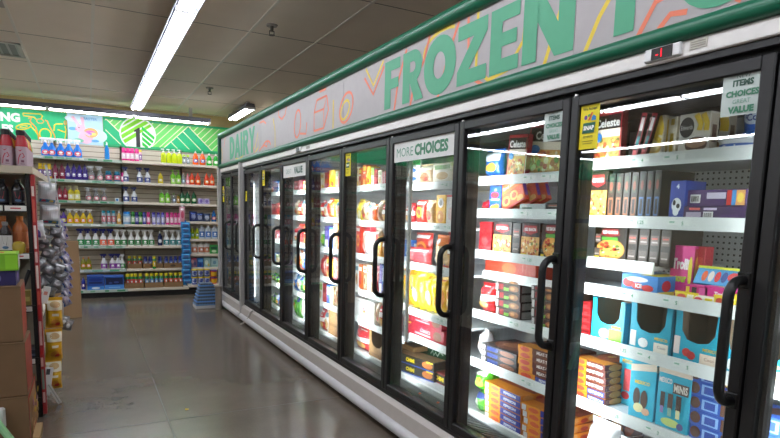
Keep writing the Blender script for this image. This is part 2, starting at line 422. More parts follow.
# ------------------------------------------------------------------ strip lights
LAMP, LAMPC = 17., '#f2f6ff'
def strip_light(name, label, x0, y0, x1, y1, z, tubes=2, group=None, wide=1.):
    L = math.hypot(x1-x0, y1-y0); a = math.atan2(y1-y0, x1-x0)
    o = empty(name, (x0, y0, z), a, label, 'light', group)
    hw = (.085 if tubes == 2 else .05)*wide
    mb = MB(); mb.box(0, -.06, .03, L, .06, .085, M('#62626a', .5))  # white housing and wings, darkened in colour to offset the glare of the tubes
    for s in (-1, 1):
        mb.add([(0, s*.06, .06), (L, s*.06, .06), (L, s*hw, .012), (0, s*hw, .012), (0, s*.066, .06), (L, s*.066, .06), (L, s*(hw+.006), .012), (0, s*(hw+.006), .012)],
               [(0,1,2,3), (7,6,5,4), (0,4,5,1), (3,2,6,7), (0,3,7,4), (1,5,6,2)], M('#62626a', .5))
    mb.build('housing', o)
    n = max(1, round(L/1.2))
    for k in range(n+1):
        q = min(max(L*k/n, .02), L-.02); mb = MB(); mb.box(q-.02, -.07, .0, q+.02, .07, .034, M('#c9c9c9', .4)); mb.build('lampholder', o)
    for s in ((-.042, .042) if tubes == 2 else (0,)):
        mb = MB()
        for k in range(n): mb.tube([(L*k/n+.03, s, .008), (L*(k+1)/n-.03, s, .008)], .0145, EM(LAMPC, LAMP), 8)
        mb.build('tube', o)
    for q in ((.3, L-.3) if L > 3 else (.15, L-.15)): mb = MB(); mb.box(q-.025, -.02, .08, q+.025, .02, HC-z, M('#a8a49c', .5)); mb.build('hanger', o)
    return o
strip_light('strip_light', 'long twin-tube ceiling light running along the freezer aisle', .70, -4, .70, 9.6, 2.845)
strip_light('strip_light', 'single-tube ceiling light along the far wall above the sign boards', -8.4, 9.75, 1.81, 9.75, 2.755, 1)
strip_light('strip_light', 'short ceiling light beyond the end of the dairy sign', 2.155, 8.5, 2.155, 9.7, 2.85, 2, None, .8)
strip_light('strip_light', 'long ceiling light over the next aisle, seen mirrored in the freezer glass', -2.85, -4, -2.85, 9.4, 2.845, 2)
strip_light('strip_light', 'long ceiling light two aisles away, mirrored lower in the freezer glass', -6.35, -4, -6.35, 9.4, 2.845, 2)

# ------------------------------------------------------------------ freezers
D = 1.72
BND = [.1815+.7655*k for k in range(10)]       # door boundaries along the aisle
NEARY, POSTY = BND[0], BND[9]
BLK = M('#141314', .42); BLK2 = M('#161516', .40); WHT = M('#c9c3bd', .4); WHT2 = M('#dcd8d4', .35); GRY = M('#b3b0ad', .4)
INN = M('#c6cacc', .4); RAILM = M('#e4e8e6', .4)
LED = EM('#f4f8ff', 22.)
K = 1.93/1.88
SHELF = {'Z': [1.63, 1.396, 1.11, .886, .609], 'A': [1.63, 1.396, 1.11, .886, .609], 'B': [1.59, 1.42, 1.2, .87, .597], 'C': [1.58, 1.33, 1.068, .766], 'D': [1.592, 1.324, 1.065, .783, .546]}
for k in 'EFGH': SHELF[k] = [1.59, 1.335, 1.065, .80, .563]
for k in SHELF: SHELF[k] = [1.4+(z-1.4)*K for z in SHELF[k]]
DECK = .262
BACKX = 2.46
XR = 1.93

frz = empty('upright_freezer', (D, (NEARY+POSTY)/2, 0), 0, 'long white and black freezer case with a row of glass doors under FROZEN lettering', 'freezer')
dai = empty('upright_cooler', (D, 7.9, 0), 0, 'two-door glass cooler at the far end under the DAIRY lettering', 'cooler')
def part(mb, name, par, smooth=False, label=None):
    o = mb.build(name, None, smooth); o.parent = par
    o.location = (-par_world(par))
    if label: o['label'] = label
    return o
def par_world(p):
    v = Vector(p.location)
    while p.parent: p = p.parent; v += p.location
    return v
def casing(par, y0, y1, posts):
    mb = MB()
    mb.box(2.50, y0, .20, 2.74, y1, 1.966, WHT)                       # back
    mb.box(1.74, y0, 1.94, 2.74, y1, 1.966, WHT)                      # roof
    mb.box(1.74, y0, .06, 2.74, y1, .20, M('#6d6a68', .5))           # floor pan
    part(mb, 'cabinet', par)
    mb = MB(); mb.box(BACKX, y0+.03, .24, 2.50, y1-.03, 1.938, INN)
    dots = M('#3c3f42', .7)
    for k in range(posts[0], posts[1]):                                # peg holes, only where no goods hide them
        pass
    part(mb, 'inner_back', par)
    for ya, yb in ((y0+.02, y0+.04), (y1-.045, y1-.025)):
        mb = MB(); mb.box(1.815, ya, .24, BACKX, yb, 1.93, M('#e6e8e8', .5)); part(mb, 'inner_side', par)
    mb = MB(); mb.box(1.78, y0+.03, 1.915, BACKX, y1-.03, 1.938, M('#4c4d50', .5)); mb.box(2.16, y0+.03, 1.84, BACKX, y1-.03, 1.916, M('#5a5b5e', .5)); part(mb, 'inner_roof', par)
    mb = MB(); mb.box(1.695, y0, 1.915, 1.735, y1, 1.966, WHT2, .004); part(mb, 'fascia', par)
    mb = MB(); mb.box(1.705, y0, 1.890, 1.80, y1, 1.915, BLK, .003); mb.box(1.735, y0, 1.86, 1.80, y1, 1.892, M('#050505', .7)); part(mb, 'header_rail', par)
    mb = MB()
    mb.add([(1.66, y0, .085), (1.672, y0, .185), (1.70, y0, .208), (1.78, y0, .208), (1.78, y0, .06), (1.68, y0, .06), (1.66, y1, .085), (1.672, y1, .185), (1.70, y1, .208), (1.78, y1, .208), (1.78, y1, .06), (1.68, y1, .06)],
           [(0,6,7,1)[::-1], (1,7,8,2)[::-1], (2,8,9,3)[::-1], (3,9,10,4)[::-1], (4,10,11,5)[::-1], (5,11,6,0)[::-1], (0,1,2,3,4,5), (6,7,8,9,10,11)[::-1]], M('#bdb5ae', .38))
    part(mb, 'base_panel', par)
    mb = MB(); n = 12
    prof = [(1.668+.040*math.cos(PI/2+PI*k/n)*1.0, .062+.040*math.sin(PI/2+PI*k/n)) for k in range(n+1)]
    V = [(x, y0, z) for x, z in prof]+[(x, y1, z) for x, z in prof]; N = n+1
    mb.add(V, [(k, k+1, N+k+1, N+k) for k in range(n)]+[tuple(range(N)), tuple(range(N, 2*N))[::-1], (0, N, 2*N-1, N-1)], M('#cfcdd0', .3))
    part(mb, 'bumper', par, True)
    mb = MB(); mb.box(1.725, y0, 0, 1.76, y1, .065, M('#121212', .6)); mb.box(2.6, y0, 0, 2.7, y1, .065, M('#121212', .6)); part(mb, 'kick_plate', par)
    mb = MB(); mb.box(1.705, y0, .205, 1.80, y1, .232, BLK, .002); part(mb, 'sill_rail', par)
    mb = MB(); mb.box(1.93, y0+.04, .232, BACKX, y1-.04, DECK, INN); mb.box(1.915, y0+.04, .25, 1.935, y1-.04, DECK+.02, RAILM); part(mb, 'deck', par)
    mb = MB(); mb.box(1.80, y0+.04, .225, 1.915, y1-.04, .236, M('#202122', .5))
    q = y0+.05
    while q < y1-.05:
        mb.box(1.815, q, .234, 1.905, q+.009, .247, M('#5d5f61', .4, .3)); q += .021
    part(mb, 'air_grille', par)
casing(frz, NEARY-.04, POSTY+.03, (0, 9))
casing(dai, POSTY+.09, 8.44, (0, 0))

def mullion(par, y):
    mb = MB(); mb.box(1.755, y-.036, .232, 1.812, y+.036, 1.915, M('#151416', .38), .004); o = part(mb, 'mullion', par)
    l = MB()
    l.box(1.812, y-.024, .30, 1.819, y+.024, 1.73, M('#3a3a3c', .5)); l.add([(1.8195, y-.022, .31), (1.8195, y+.022, .31), (1.8195, y+.022, 1.72), (1.8195, y-.022, 1.72)], [(0,1,2,3)], LED)
    lo = l.build('light_strip', None); lo.parent = o
def tagrow(mb, x, y0, y1, z, seed):
    rnd = random.Random(seed); y = y1-.08
    while y > y0+.12:
        surf = lambda u, v, o: (x-o, y-(u-.5)*.09, z-.013+v*.026)
        mb.decals([('r', 0, 0, 1, 1, '#eef2ee'), ('r', .06, .55, .30, .80, '#9cc8b0'), ('t', .66, .5, .55, '#5aa37e', rnd.choice(('1.25', '3', '1.25', '5', '4')), .5)], surf, .09, .026)
        y -= .12+rnd.random()*.12
def shelf(par, y0, y1, z, seed, xr=XR, brackets=True):
    mb = MB(); mb.box(xr, y0, z-.014, BACKX-.005, y1, z, INN)
    o = part(mb, 'shelf', par)
    r = MB(); r.add([(xr-.012, y0, z-.030), (xr-.004, y0, z+.018), (xr, y0, z+.018), (xr, y0, z-.030), (xr-.012, y1, z-.030), (xr-.004, y1, z+.018), (xr, y1, z+.018), (xr, y1, z-.030)],
                    [(0,4,5,1), (1,5,6,2), (2,6,7,3), (3,7,4,0), (0,1,2,3), (4,7,6,5)], RAILM)
    if seed is not None:
        tagrow(r, xr-.0085, y0, y1, z-.006, seed)
    ro = r.build('price_rail', None); ro.parent = o
    if not brackets: return
    b = MB()
    for y in (y0+.006, y1-.006):
        b.add([(xr+.05, y-.0015, z-.014), (BACKX-.005, y-.0015, z-.014), (BACKX-.005, y-.0015, z-.10), (BACKX-.06, y-.0015, z-.10), (xr+.3, y-.0015, z-.04),
               (xr+.05, y+.0015, z-.014), (BACKX-.005, y+.0015, z-.014), (BACKX-.005, y+.0015, z-.10), (BACKX-.06, y+.0015, z-.10), (xr+.3, y+.0015, z-.04)],
              [(0,1,2,3,4)[::-1], (5,6,7,8,9), (0,5,6,1), (2,7,8,3), (3,8,9,4), (4,9,5,0)], M('#c4c7c8', .4))
    bo = b.build('bracket', None); bo.parent = o
DOORS = 'ZABCDEFGH'
SHIFT = .135                                      # shelf bays are set off a hand's breadth from the door posts
for i, k in enumerate(DOORS):
    for j, z in enumerate(SHELF[k]): shelf(frz, BND[i]+SHIFT+.003, min(BND[i+1]+SHIFT, POSTY-.03)-.003, z, 100+i*10+j, XR, k == 'A')
shelf(frz, 1.50, BND[2]+SHIFT-.003, 1.212, None, 2.0, False)
shelf(frz, BND[2]+.22, BND[3]+SHIFT-.003, 1.075, None, 2.0, False)
shelf(frz, BND[3]+.17, BND[4]+SHIFT-.003, .555, None, 1.97, False)
for i in range(10): mullion(frz, BND[i])
for y in (POSTY+.13, 7.79, 8.40): mullion(dai, y)
for z in (1.62, 1.36, 1.09, .82, .56):
    shelf(dai, POSTY+.14, 7.78, z, int(z*100), XR, False); shelf(dai, 7.80, 8.38, z, int(z*100)+7, XR, False)
mb = MB(); mb.box(1.824, BND[4]-.078, .56, 1.832, BND[4]-.040, 1.73, M('#c9c6c0', .4))
for k in range(9): mb.box(1.8232, BND[4]-.061, .66+.12*k, 1.8245, BND[4]-.057, .672+.12*k, '#4a4a4a')
part(mb, 'shelf_standard', frz, False, 'pale slotted upright inside the MORE CHOICES door')
# peg holes in the white inner back of the nearest section
mb = MB(); q = 1.33
while q < 1.86:
    z = 1.0
    while z < 1.62:
        mb.box(BACKX-.0015, q, z, BACKX+.001, q+.008, z+.008, '#2f3336'); z += .0254
    q += .0254
part(mb, 'peg_holes', frz)

def door(par, y0, y1, handle_low=True):
    """black framed glass door; hinged away from the aisle end, pull on the side nearer the camera"""
    y0 += .004; y1 -= .004; zb, zt = .236, 1.872; x0, x1 = 1.70, 1.752
    mb = MB(); s = .040
    mb.box(x0, y0, zb, x1, y0+s, zt, BLK2, .004); mb.box(x0, y1-s, zb, x1, y1, zt, BLK2, .004)
    mb.box(x0, y0+s-.002, zt-.042, x1, y1-s+.002, zt, BLK2, .004); mb.box(x0, y0+s-.002, zb, x1, y1-s+.002, zb+.045, BLK2, .004)
    o = part(mb, 'door', par)
    g = MB(); g.box(1.714, y0+s-.006, zb+.04, 1.738, y1-s+.006, zt-.038, GLASS()); g.build('glass', o)
    t = MB(); gy = .012
    for a in ((y0+s-gy*.2, y0+s+gy), (y1-s-gy, y1-s+gy*.2)): t.box(1.728, a[0], zb+.045, 1.75, a[1], zt-.042, M('#0d0d0e', .6))
    t.build('gasket', o)
    h = MB(); hy = y0+.022; P = []
    zc, zl, hz, pr, R = 1.048, .183, 0, .058, .05
    P = [(x0+.004, hy, zc+zl), (x0-.02, hy, zc+zl)]
    for q in range(1, 7):
        a = PI/2*q/6; P.append((x0-.02-R*math.sin(a), hy, zc+zl-R+R*math.cos(a)))
    for q in range(0, 7):
        a = PI/2*q/6; P.append((x0-.02-R*math.cos(a), hy, zc-zl+R-R*math.sin(a)))
    P += [(x0+.004, hy, zc-zl)]
    h.tube(P, .0155, M('#0a0a0b', .38), 10)
    for zz in (zc+zl, zc-zl): h.lathe([(.02, -.008), (.02, .008)], M('#0a0a0b', .38), 12) if False else h.box(x0-.006, hy-.019, zz-.024, x0+.003, hy+.019, zz+.024, M('#0a0a0b', .38), .003)
    h.build('handle', o, True)
    p = MB(); p.lathe([(.008, zt-.001), (.008, zt+.008)], M('#b9b9b4', .3, .6), 10, 1, 1, (x0+.012, y1-.014)); p.build('hinge_pin', o)
    return o
DO = {k: door(frz, BND[i], BND[i+1]) for i, k in enumerate(DOORS)}
DD = [door(dai, POSTY+.10, 7.79), door(dai, 7.79, 8.40)]
def sticker(door_o, yl, z0, w, h, items, name, label, x=1.7132, base='#d6d6d2', mat=None):
    """printed sheet on the outer face of the glass; yl is its far edge"""
    mb = MB(); mb.box(x-.0008, yl-w, z0, x, yl, z0+h, mat or M(base, .5))
    mb.decals(items, lambda u, v, o: (x-.0008-o, yl-u*w, z0+v*h), w, h)
    o = mb.build(name, door_o); o['label'] = label
    return o
G = '#3f7d5c'
i = 3
sticker(DO['C'], BND[4]-.045, 1.714, .675, .122, [('t', .20, .46, .44, '#5c8f76', 'MORE', .3, .0), ('t', .64, .48, .56, G, 'CHOICES', .54, .05)], 'sign', 'pale grey sign reading MORE CHOICES')
sticker(DO['F'], BND[7]-.045, 1.714, .675, .122, [('t', .24, .46, .36, '#7d9a8b', 'GREAT', .24, .0), ('t', .66, .48, .52, '#3c5b4b', 'VALUE', .50, .06)], 'sign', 'pale grey sign reading GREAT VALUE')
snap = [('t', .5, .88, .085, '#3b3a10', 'We Accept', .84, .03), ('e', .30, .70, .09, .05, '#6b3f8c'), ('e', .5, .735, .10, .035, '#4f9e3a'), ('p', [(.42, .62), (.55, .64), (.68, .80), (.60, .80)], '#d4542c'), ('p', [(.62, .62), (.86, .62), (.86, .70), (.72, .74), (.64, .70)], '#2d83c8'),
        ('p', [(.16, .35), (.80, .35), (.86, .58), (.20, .58)], '#185a45'), ('t', .51, .465, .10, '#f4f4ee', 'SNAP', .56, .05), ('t', .5, .27, .05, '#6b641c', 'BENEFITS', .62, .02),
        ('r', .2, .16, .8, .18, '#a89a10'), ('r', .25, .11, .75, .13, '#a89a10')]
for k, far in (('A', BND[2]), ('D', BND[5]), ('G', BND[8])):
    sticker(DO[k], far-.046, 1.665, .092, .170, snap, 'notice', 'yellow payment notice', base='#e8d61a')
sticker(DO['H'], BND[9]-.046, 1.5, .07, .12, [('t', .5, .8, .12, '#3b3a10', 'SNAP', .8)], 'notice', 'yellow payment notice', base='#e8d61a')
sticker(DD[1], 8.353, 1.5, .09, .22, snap, 'notice', 'yellow payment notice', base='#e8d61a')
newsign = [('t', .5, .90, .10, '#4e6459', 'NEW', .34, .0), ('t', .5, .74, .15, '#2f5142', 'ITEMS', .62, .05), ('t', .5, .5, .15, '#3d7a5c', 'CHOICES', .78, .05), ('t', .5, .32, .10, '#5c8f76', 'GREAT', .42, .0), ('t', .5, .13, .16, '#3d7a5c', 'VALUE', .62, .06)]
PALE = CLEAR('frosted_sign', '#d8e0dc', .05, .5, .2, .72, '#c2cfc8')
sticker(DO['A'], 1.104, 1.714, .124, .126, newsign, 'sign', 'pale green sign reading NEW ITEMS CHOICES GREAT VALUE', mat=PALE)
sticker(DO['B'], 1.868, 1.714, .118, .126, newsign, 'sign', 'pale green sign reading NEW ITEMS CHOICES GREAT VALUE', mat=PALE)
# thermometer windows on the fascia
for par, y, red in ((frz, 1.30, '#e01828'), (frz, 4.98, '#2a2a2a')):
    mb = MB(); mb.box(1.682, y-.062, 1.924, 1.697, y+.072, 1.966, M('#d9d9d9', .4), .004); mb.box(1.680, y-.035, 1.927, 1.683, y+.042, 1.963, M('#161616', .3))
    t = part(mb, 'thermometer', par)
    d = MB(); d.decals([('t', .38, .5, .72, EM('#ff2030', 1.2) if red != '#2a2a2a' else M('#5a5a5a'), '-1', .8, .0)], lambda u, v, o: (1.6795-o, y+.042-u*.077, 1.927+v*.036), .077, .036); d.build('digits', t)
mb = MB(); mb.box(1.692, 1.155, 1.933, 1.696, 1.212, 1.960, M('#b9b3a8', .5))
for k in range(3): mb.box(1.6905, 1.16, 1.938+k*.007, 1.692, 1.207, 1.941+k*.007, '#8d877c')
part(mb, 'rating_plate', frz)
mb = MB(); mb.box(1.692, 4.70, 1.933, 1.696, 4.78, 1.956, M('#8a8378', .5)); part(mb, 'rating_plate', frz)
# grey posts where the two cases meet and at the far end
for par, y, w in ((frz, POSTY+.062, .05), (dai, 8.435, .06)):
    mb = MB(); mb.box(1.655, y-w/2, .03, 1.76, y+w/2, 1.975, GRY, .008); part(mb, 'end_post', par)
mb = MB(); mb.box(1.70, 8.47, .03, 2.74, 8.50, 1.966, M('#b3b0ac', .5)); part(mb, 'end_panel', dai)
mb = MB(); mb.box(1.72, NEARY-.07, .03, 2.74, NEARY-.04, 1.966, M('#b3b0ac', .5)); part(mb, 'end_panel', frz)
# loose strap hanging over the base
mb = MB(); mb.tube([(1.690, 6.60, .215), (1.667, 6.64, .19), (1.655, 6.72, .10), (1.618, 6.80, .03), (1.60, 6.86, .006)], .010, M('#d6d2cc', .5), 8); mb.build('strap', None, True)
tag(bpy.data.objects['strap'], 'loose white strap hanging over the freezer base onto the floor', 'strap')

# ------------------------------------------------------------------ sign canopy over the cases
can = empty('sign_canopy', (1.7, 4.2, 2.0), 0, 'long grey sign canopy with green tubes reading FROZEN FOODS and DAIRY', 'sign')
Y0, Y1 = NEARY-.04, 8.40
mb = MB(); mb.box(1.705, Y0, 2.01, 1.735, Y1, 2.43, M('#a39d9d', .55)); mb.box(1.735, Y0, 2.40, 2.74, Y1, 2.43, M('#807a76', .6)); mb.box(1.735, Y1-.02, 1.99, 2.74, Y1, 2.40, M('#9a948e', .6)); mb.box(1.735, Y0, 1.99, 2.74, Y0+.02, 2.40, M('#9a948e', .6))
for y in (1.72, 4.0, 6.28): mb.box(1.7035, y-.001, 2.03, 1.706, y+.001, 2.40, '#9c9696')
part(mb, 'sign_panel', can)
GT = M('#0a6145', .42, 0, .08)
mb = MB(); mb.tube([(1.695, Y0, 1.998), (1.695, Y1+.02, 1.998)], .030, GT, 14); mb.box(1.70, Y0, 1.968, 1.74, Y1, 1.99, M('#8d8a86', .5)); part(mb, 'lower_tube', can, True)
mb = MB(); mb.tube([(1.70, Y0, 2.418), (1.70, Y1+.02, 2.418)], .040, GT, 14); part(mb, 'upper_tube', can, True)
mb = MB(); mb.box(1.665, Y1-.01, 1.972, 1.735, Y1+.05, 2.46, M('#0a4f3c', .4), .01); part(mb, 'end_cap', can)
def sp(y, z, o=0): return (1.7045-o, y, 2.03+(z-2.06)*.93)
def stroke(mb, pts, w, mat, off):
    V = []
    for i, p in enumerate(pts):
        a = pts[max(i-1, 0)]; b = pts[min(i+1, len(pts)-1)]; ty, tz = b[0]-a[0], b[1]-a[1]; L = math.hypot(ty, tz) or 1
        ny, nz = -tz/L*w/2, ty/L*w/2
        V += [sp(p[0]+ny, p[1]+nz, off), sp(p[0]-ny, p[1]-nz, off)]
    mb.add(V, [(2*i, 2*i+1, 2*i+3, 2*i+2) for i in range(len(pts)-1)], mat)
def arc(cy, cz, ry, rz, a0=0, a1=360, n=20, rot=0):
    out = []
    for k in range(n+1):
        a = math.radians(a0+(a1-a0)*k/n); x, y = ry*math.cos(a), rz*math.sin(a); r = math.radians(rot)
        out.append((cy-(x*math.cos(r)-y*math.sin(r)), cz+x*math.sin(r)+y*math.cos(r)))
    return out
OR, YE = M('#e07a5c', .6), M('#d9bd3a', .6)
mb = MB()
DOOD = [(arc(3.95, 2.20, .13, .10, 0, 360, 24, 35), OR), (arc(3.97, 2.185, .085, .06, 0, 360, 24, 35), YE), ([(3.62, 2.42), (3.50, 2.28), (3.36, 2.42)], YE), ([(3.64, 2.36), (3.50, 2.22), (3.35, 2.38)], OR),
        ([(4.62, 2.10), (4.62, 2.26), (4.40, 2.26), (4.40, 2.10), (4.62, 2.10)], OR), ([(4.62, 2.26), (4.56, 2.36), (4.34, 2.36), (4.40, 2.26)], OR), ([(4.34, 2.36), (4.30, 2.24), (4.40, 2.10)], OR), ([(4.50, 2.42), (4.36, 2.42)], OR),
        (arc(5.05, 2.22, .085, .13, 0, 360, 24, -12), OR), ([(4.98, 2.12), (4.82, 2.10), (4.80, 2.2)], OR), ([(5.36, 2.46), (5.42, 2.36), (5.52, 2.33), (5.62, 2.37), (5.64, 2.46)], OR), ([(5.75, 2.06), (5.75, 2.24), (5.82, 2.38)], YE), ([(4.2, 2.07), (4.2, 2.3)], YE),
        ([(6.35, 2.08), (6.18, 2.13), (6.05, 2.10), (6.0, 2.16)], OR), (arc(6.05, 2.10, .14, .06, 0, 180), OR), ([(6.55, 2.12), (6.40, 2.30), (6.40, 2.12), (6.52, 2.08)], YE), ([(6.34, 2.40), (6.18, 2.40), (6.08, 2.36)], OR), ([(6.6, 2.42), (6.66, 2.2), (6.56, 2.07)], OR), ([(6.95, 2.40), (7.1, 2.3), (7.2, 2.4)], YE),
        ([(8.35, 2.10), (8.30, 2.22), (8.38, 2.3)], YE), ([(8.2, 2.3), (8.1, 2.43)], OR), ([(7.5, 2.08), (7.3, 2.05), (7.1, 2.09)], YE),
        ([(3.20, 2.06), (3.16, 2.24), (3.06, 2.42)], OR), ([(3.0, 2.06), (2.96, 2.2), (2.86, 2.3), (2.80, 2.44)], OR), ([(2.70, 2.06), (2.60, 2.3), (2.52, 2.43)], OR), (arc(2.66, 2.33, .2, .1, 60, 190), YE), ([(2.36, 2.43), (2.36, 2.15), (2.26, 2.07), (2.12, 2.09), (2.02, 2.2), (2.0, 2.43)], YE),
        ([(2.44, 2.43), (2.42, 2.12), (2.30, 2.055)], OR), ([(1.96, 2.40), (1.74, 2.43)], OR), ([(1.88, 2.06), (1.80, 2.28), (1.72, 2.44)], YE), ([(1.66, 2.06), (1.60, 2.18), (1.54, 2.26)], YE), ([(1.70, 2.42), (1.5, 2.36), (1.46, 2.43)], OR),
        ([(1.42, 2.06), (1.36, 2.16), (1.24, 2.18), (1.18, 2.30), (1.02, 2.36)], OR), ([(1.34, 2.06), (1.30, 2.10), (1.24, 2.09)], OR), ([(1.08, 2.07), (1.0, 2.2), (.9, 2.16)], OR), ([(.98, 2.08), (.84, 2.12)], YE), (arc(.7, 2.22, .15, .12), YE), (arc(.45, 2.25, .1, .15), OR)]
for q, (pts, c) in enumerate(DOOD): stroke(mb, pts, .020, c, .0006+.0001*(q % 5))
part(mb, 'doodles', can, False, 'orange and yellow outline drawings of food')
LG = M('#4c9c78', .6)
LIFT = [0]
def lf():
    LIFT[0] = (LIFT[0]+1) % 9
    return .0016+.00015*LIFT[0]
def poly(mb, far, z0, w, h, pts):
    q = lf(); mb.add([sp(far-x*w, z0+y*h, q) for x, y in pts], [tuple(range(len(pts)))], LG)
def ring(mb, far, z0, w, h, cx, cy, ro, ri, a0=0, a1=360, n=28):
    V = []; q = lf()
    for k in range(n+1):
        a = math.radians(a0+(a1-a0)*k/n)
        for r in (ro, ri): V.append(sp(far-(cx+r[0]*math.cos(a))*w, z0+(cy+r[1]*math.sin(a))*h, q))
    mb.add(V, [(2*k, 2*k+2, 2*k+3, 2*k+1) for k in range(n)], LG)
def name_y(word): return {'FROZEN': 1, 'FOODS': 0, 'DAIRY': 5}[word]
def letter(mb, ch, far, z0, w, h):
    P = lambda *p: poly(mb, far, z0, w, h, p)
    if ch in 'FE':
        P((0,0), (.42,0), (.42,1), (0,1)); P((.42,.78), (1,.78), (1,1), (.42,1)); P((.42,.40), (.92,.40), (.92,.61), (.42,.61))
        if ch == 'E': P((.42,0), (1,0), (1,.22), (.42,.22))
    elif ch == 'R':
        P((0,0), (.36,0), (.36,1), (0,1)); ring(mb, far, z0, w, h, .5, .68, (.44,.32), (.13,.10), -90, 90); P((.36,.78), (.5,.78), (.5,1), (.36,1)); P((.36,.36), (.5,.36), (.5,.58), (.36,.58)); P((.36,.40), (.62,0), (1.04,0), (.70,.42))
    elif ch == 'O': ring(mb, far, z0, w, h, .5, .5, (.52,.53), (.19,.24))
    elif ch == 'Z': P((0,.76), (1,.76), (1,1), (0,1)); P((0,0), (1,0), (1,.24), (0,.24)); P((0,.24), (.42,.24), (1,.76), (.56,.76))
    elif ch == 'N': P((0,0), (.30,0), (.30,1), (0,1)); P((.70,0), (1,0), (1,1), (.70,1)); P((0,1), (.34,1), (1,0), (.66,0))
    elif ch == 'D': P((0,0), (.34,0), (.34,1), (0,1)); ring(mb, far, z0, w, h, .34, .5, (.64,.5), (.26,.26), -90, 90)
    elif ch == 'A': P((0,0), (.32,0), (.62,1), (.36,1)); P((.68,0), (1,0), (.64,1), (.40,1)); P((.26,.20), (.74,.20), (.68,.40), (.32,.40))
    elif ch == 'I': P((0,0), (1,0), (1,1), (0,1))
    elif ch == 'Y': P((.34,0), (.66,0), (.66,.46), (.34,.46)); P((0,1), (.34,1), (.60,.42), (.40,.36)); P((.66,1), (1,1), (.62,.36), (.40,.42))
    elif ch == 'S':
        ring(mb, far, z0, w, h, .5, .71, (.48,.31), (.18,.09), 20, 275); ring(mb, far, z0, w, h, .5, .29, (.5,.31), (.18,.09), -160, 95)
for name, word, spec in (('lettering', 'FROZEN', [(3.372,.20), (3.135,.235), (2.885,.305), (2.560,.245), (2.290,.205), (2.060,.30)]), ('lettering', 'FOODS', [(1.545,.205), (1.305,.30), (.985,.30), (.665,.27), (.375,.20)]), ('lettering', 'DAIRY', [(7.945,.29), (7.655,.31), (7.335,.10), (7.205,.27), (6.925,.29)])):
    mb = MB()
    for ch, (far, w) in zip(word, spec): letter(mb, ch, far-.018-.02*(name_y(word)), 2.084, w, .312)
    part(mb, name, can, False, 'green letters reading '+word)
# ------------------------------------------------------------------ far wall shelving
SX = [-4.09, -3.17, -2.25, -1.33, -.41, .505, 1.415, 2.33]
SY = 9.90
ZA = [2.105, 1.777, 1.467, 1.117, .776, .406, .122]
ZB = [2.105, 1.777, 1.467, 1.175, .885, .635, .405, .150]
BEI = M('#c9c0b0', .55); BEI2 = M('#ded5c4', .5); DKK = M('#141414', .6)
for i in range(len(SX)-1):
    x0, x1 = SX[i], SX[i+1]; last = i == len(SX)-2
    nm = {3: 'wall shelving bay mostly hidden behind the metal rack', 4: 'wall shelving bay with green and white price rails', 5: 'wall shelving bay with cream rails under the round logo sign', 6: 'wall shelving bay with closer shelves beside the cooler'}.get(i, 'bare wall shelving bay further along the far wall, mirrored in freezer glass')
    o = empty('wall_shelving', ((x0+x1)/2, SY, 0), 0, nm, 'shelves', 'bays further along the far wall' if i < 3 else None)
    hw = (x1-x0)/2
    mb = MB(); mb.box(-hw, .36, .08, hw, .40, 2.36, BEI); 
    z = .14
    while z < 2.34: mb.box(-hw+.01, .357, z, hw-.01, .361, z+.012, M('#8d8474', .7)); z += .0775
    mb.build('back_panel', o)
    mb = MB(); mb.box(-hw, -.24, 0, hw, .38, .08, DKK); mb.build('kick_plate', o)
    mb = MB()
    for x in (-hw, hw): mb.box(x-.012, .335, .05, x+.012, .362, 2.36, M('#a59c8c', .5))
    mb.build('upright', o)
    for j, z in enumerate(ZB if last else ZA):
        base = j == len(ZB if last else ZA)-1; e = -.28 if base else 0
        mb = MB(); mb.box(-hw+.003, .02+e, z-.028, hw-.003, .36, z, BEI2, .003); s = mb.build('shelf', o)
        if base: s.location = (0, 0, .0)
        mb = MB()
        if i <= 4:
            mb.box(-hw+.003, -.004, z-.036, hw-.003, .02, z+.006, M('#b9c9bd', .45)); rnd = random.Random(i*10+j); q = -hw+.03
            while q < hw-.12:
                w = .05+rnd.random()*.10; mb.box(q, -.0055, z-.028, q+w, -.004, z, rnd.choice(['#4f9a72', '#e8ece6', '#7fb396'])); q += w+.02+rnd.random()*.12
        else: mb.box(-hw+.003, -.004, z-.034, hw-.003, .02, z+.006, BEI2, .003)
        r = mb.build('price_rail', s); r.location = (0, e, 0)
# ------------------------------------------------------------------ sign boards above
def clip(poly, x0, z0, x1, z1):
    for ax, lim, sg in ((0, x0, 1), (0, x1, -1), (1, z0, 1), (1, z1, -1)):
        out = []
        for i in range(len(poly)):
            a, b = poly[i-1], poly[i]; da, db = sg*(a[ax]-lim), sg*(b[ax]-lim)
            if (da >= 0) != (db >= 0):
                t = da/(da-db); out.append((a[0]+(b[0]-a[0])*t, a[1]+(b[1]-a[1])*t))
            if db >= 0: out.append(b)
        poly = out
        if len(poly) < 3: return []
    return poly
def board(name, label, x0, z0, x1, z1, col, y=10.285):
    o = empty(name, ((x0+x1)/2, y, z0), 0, label, 'sign')
    mb = MB(); mb.box(x0-(x0+x1)/2, -.012, 0, x1-(x0+x1)/2, .012, z1-z0, M(col, .5)); p = mb.build('panel', o)
    return o, x0, z0, (x0+x1)/2
def onb(mb, B, items, x0, z0, w, h, lift=.0128):
    o, bx, bz, cx = B
    mb.decals(items, lambda u, v, q: (x0+u*w-cx, -lift-q, z0+v*h-bz), w, h, 1, .0008, .0008)
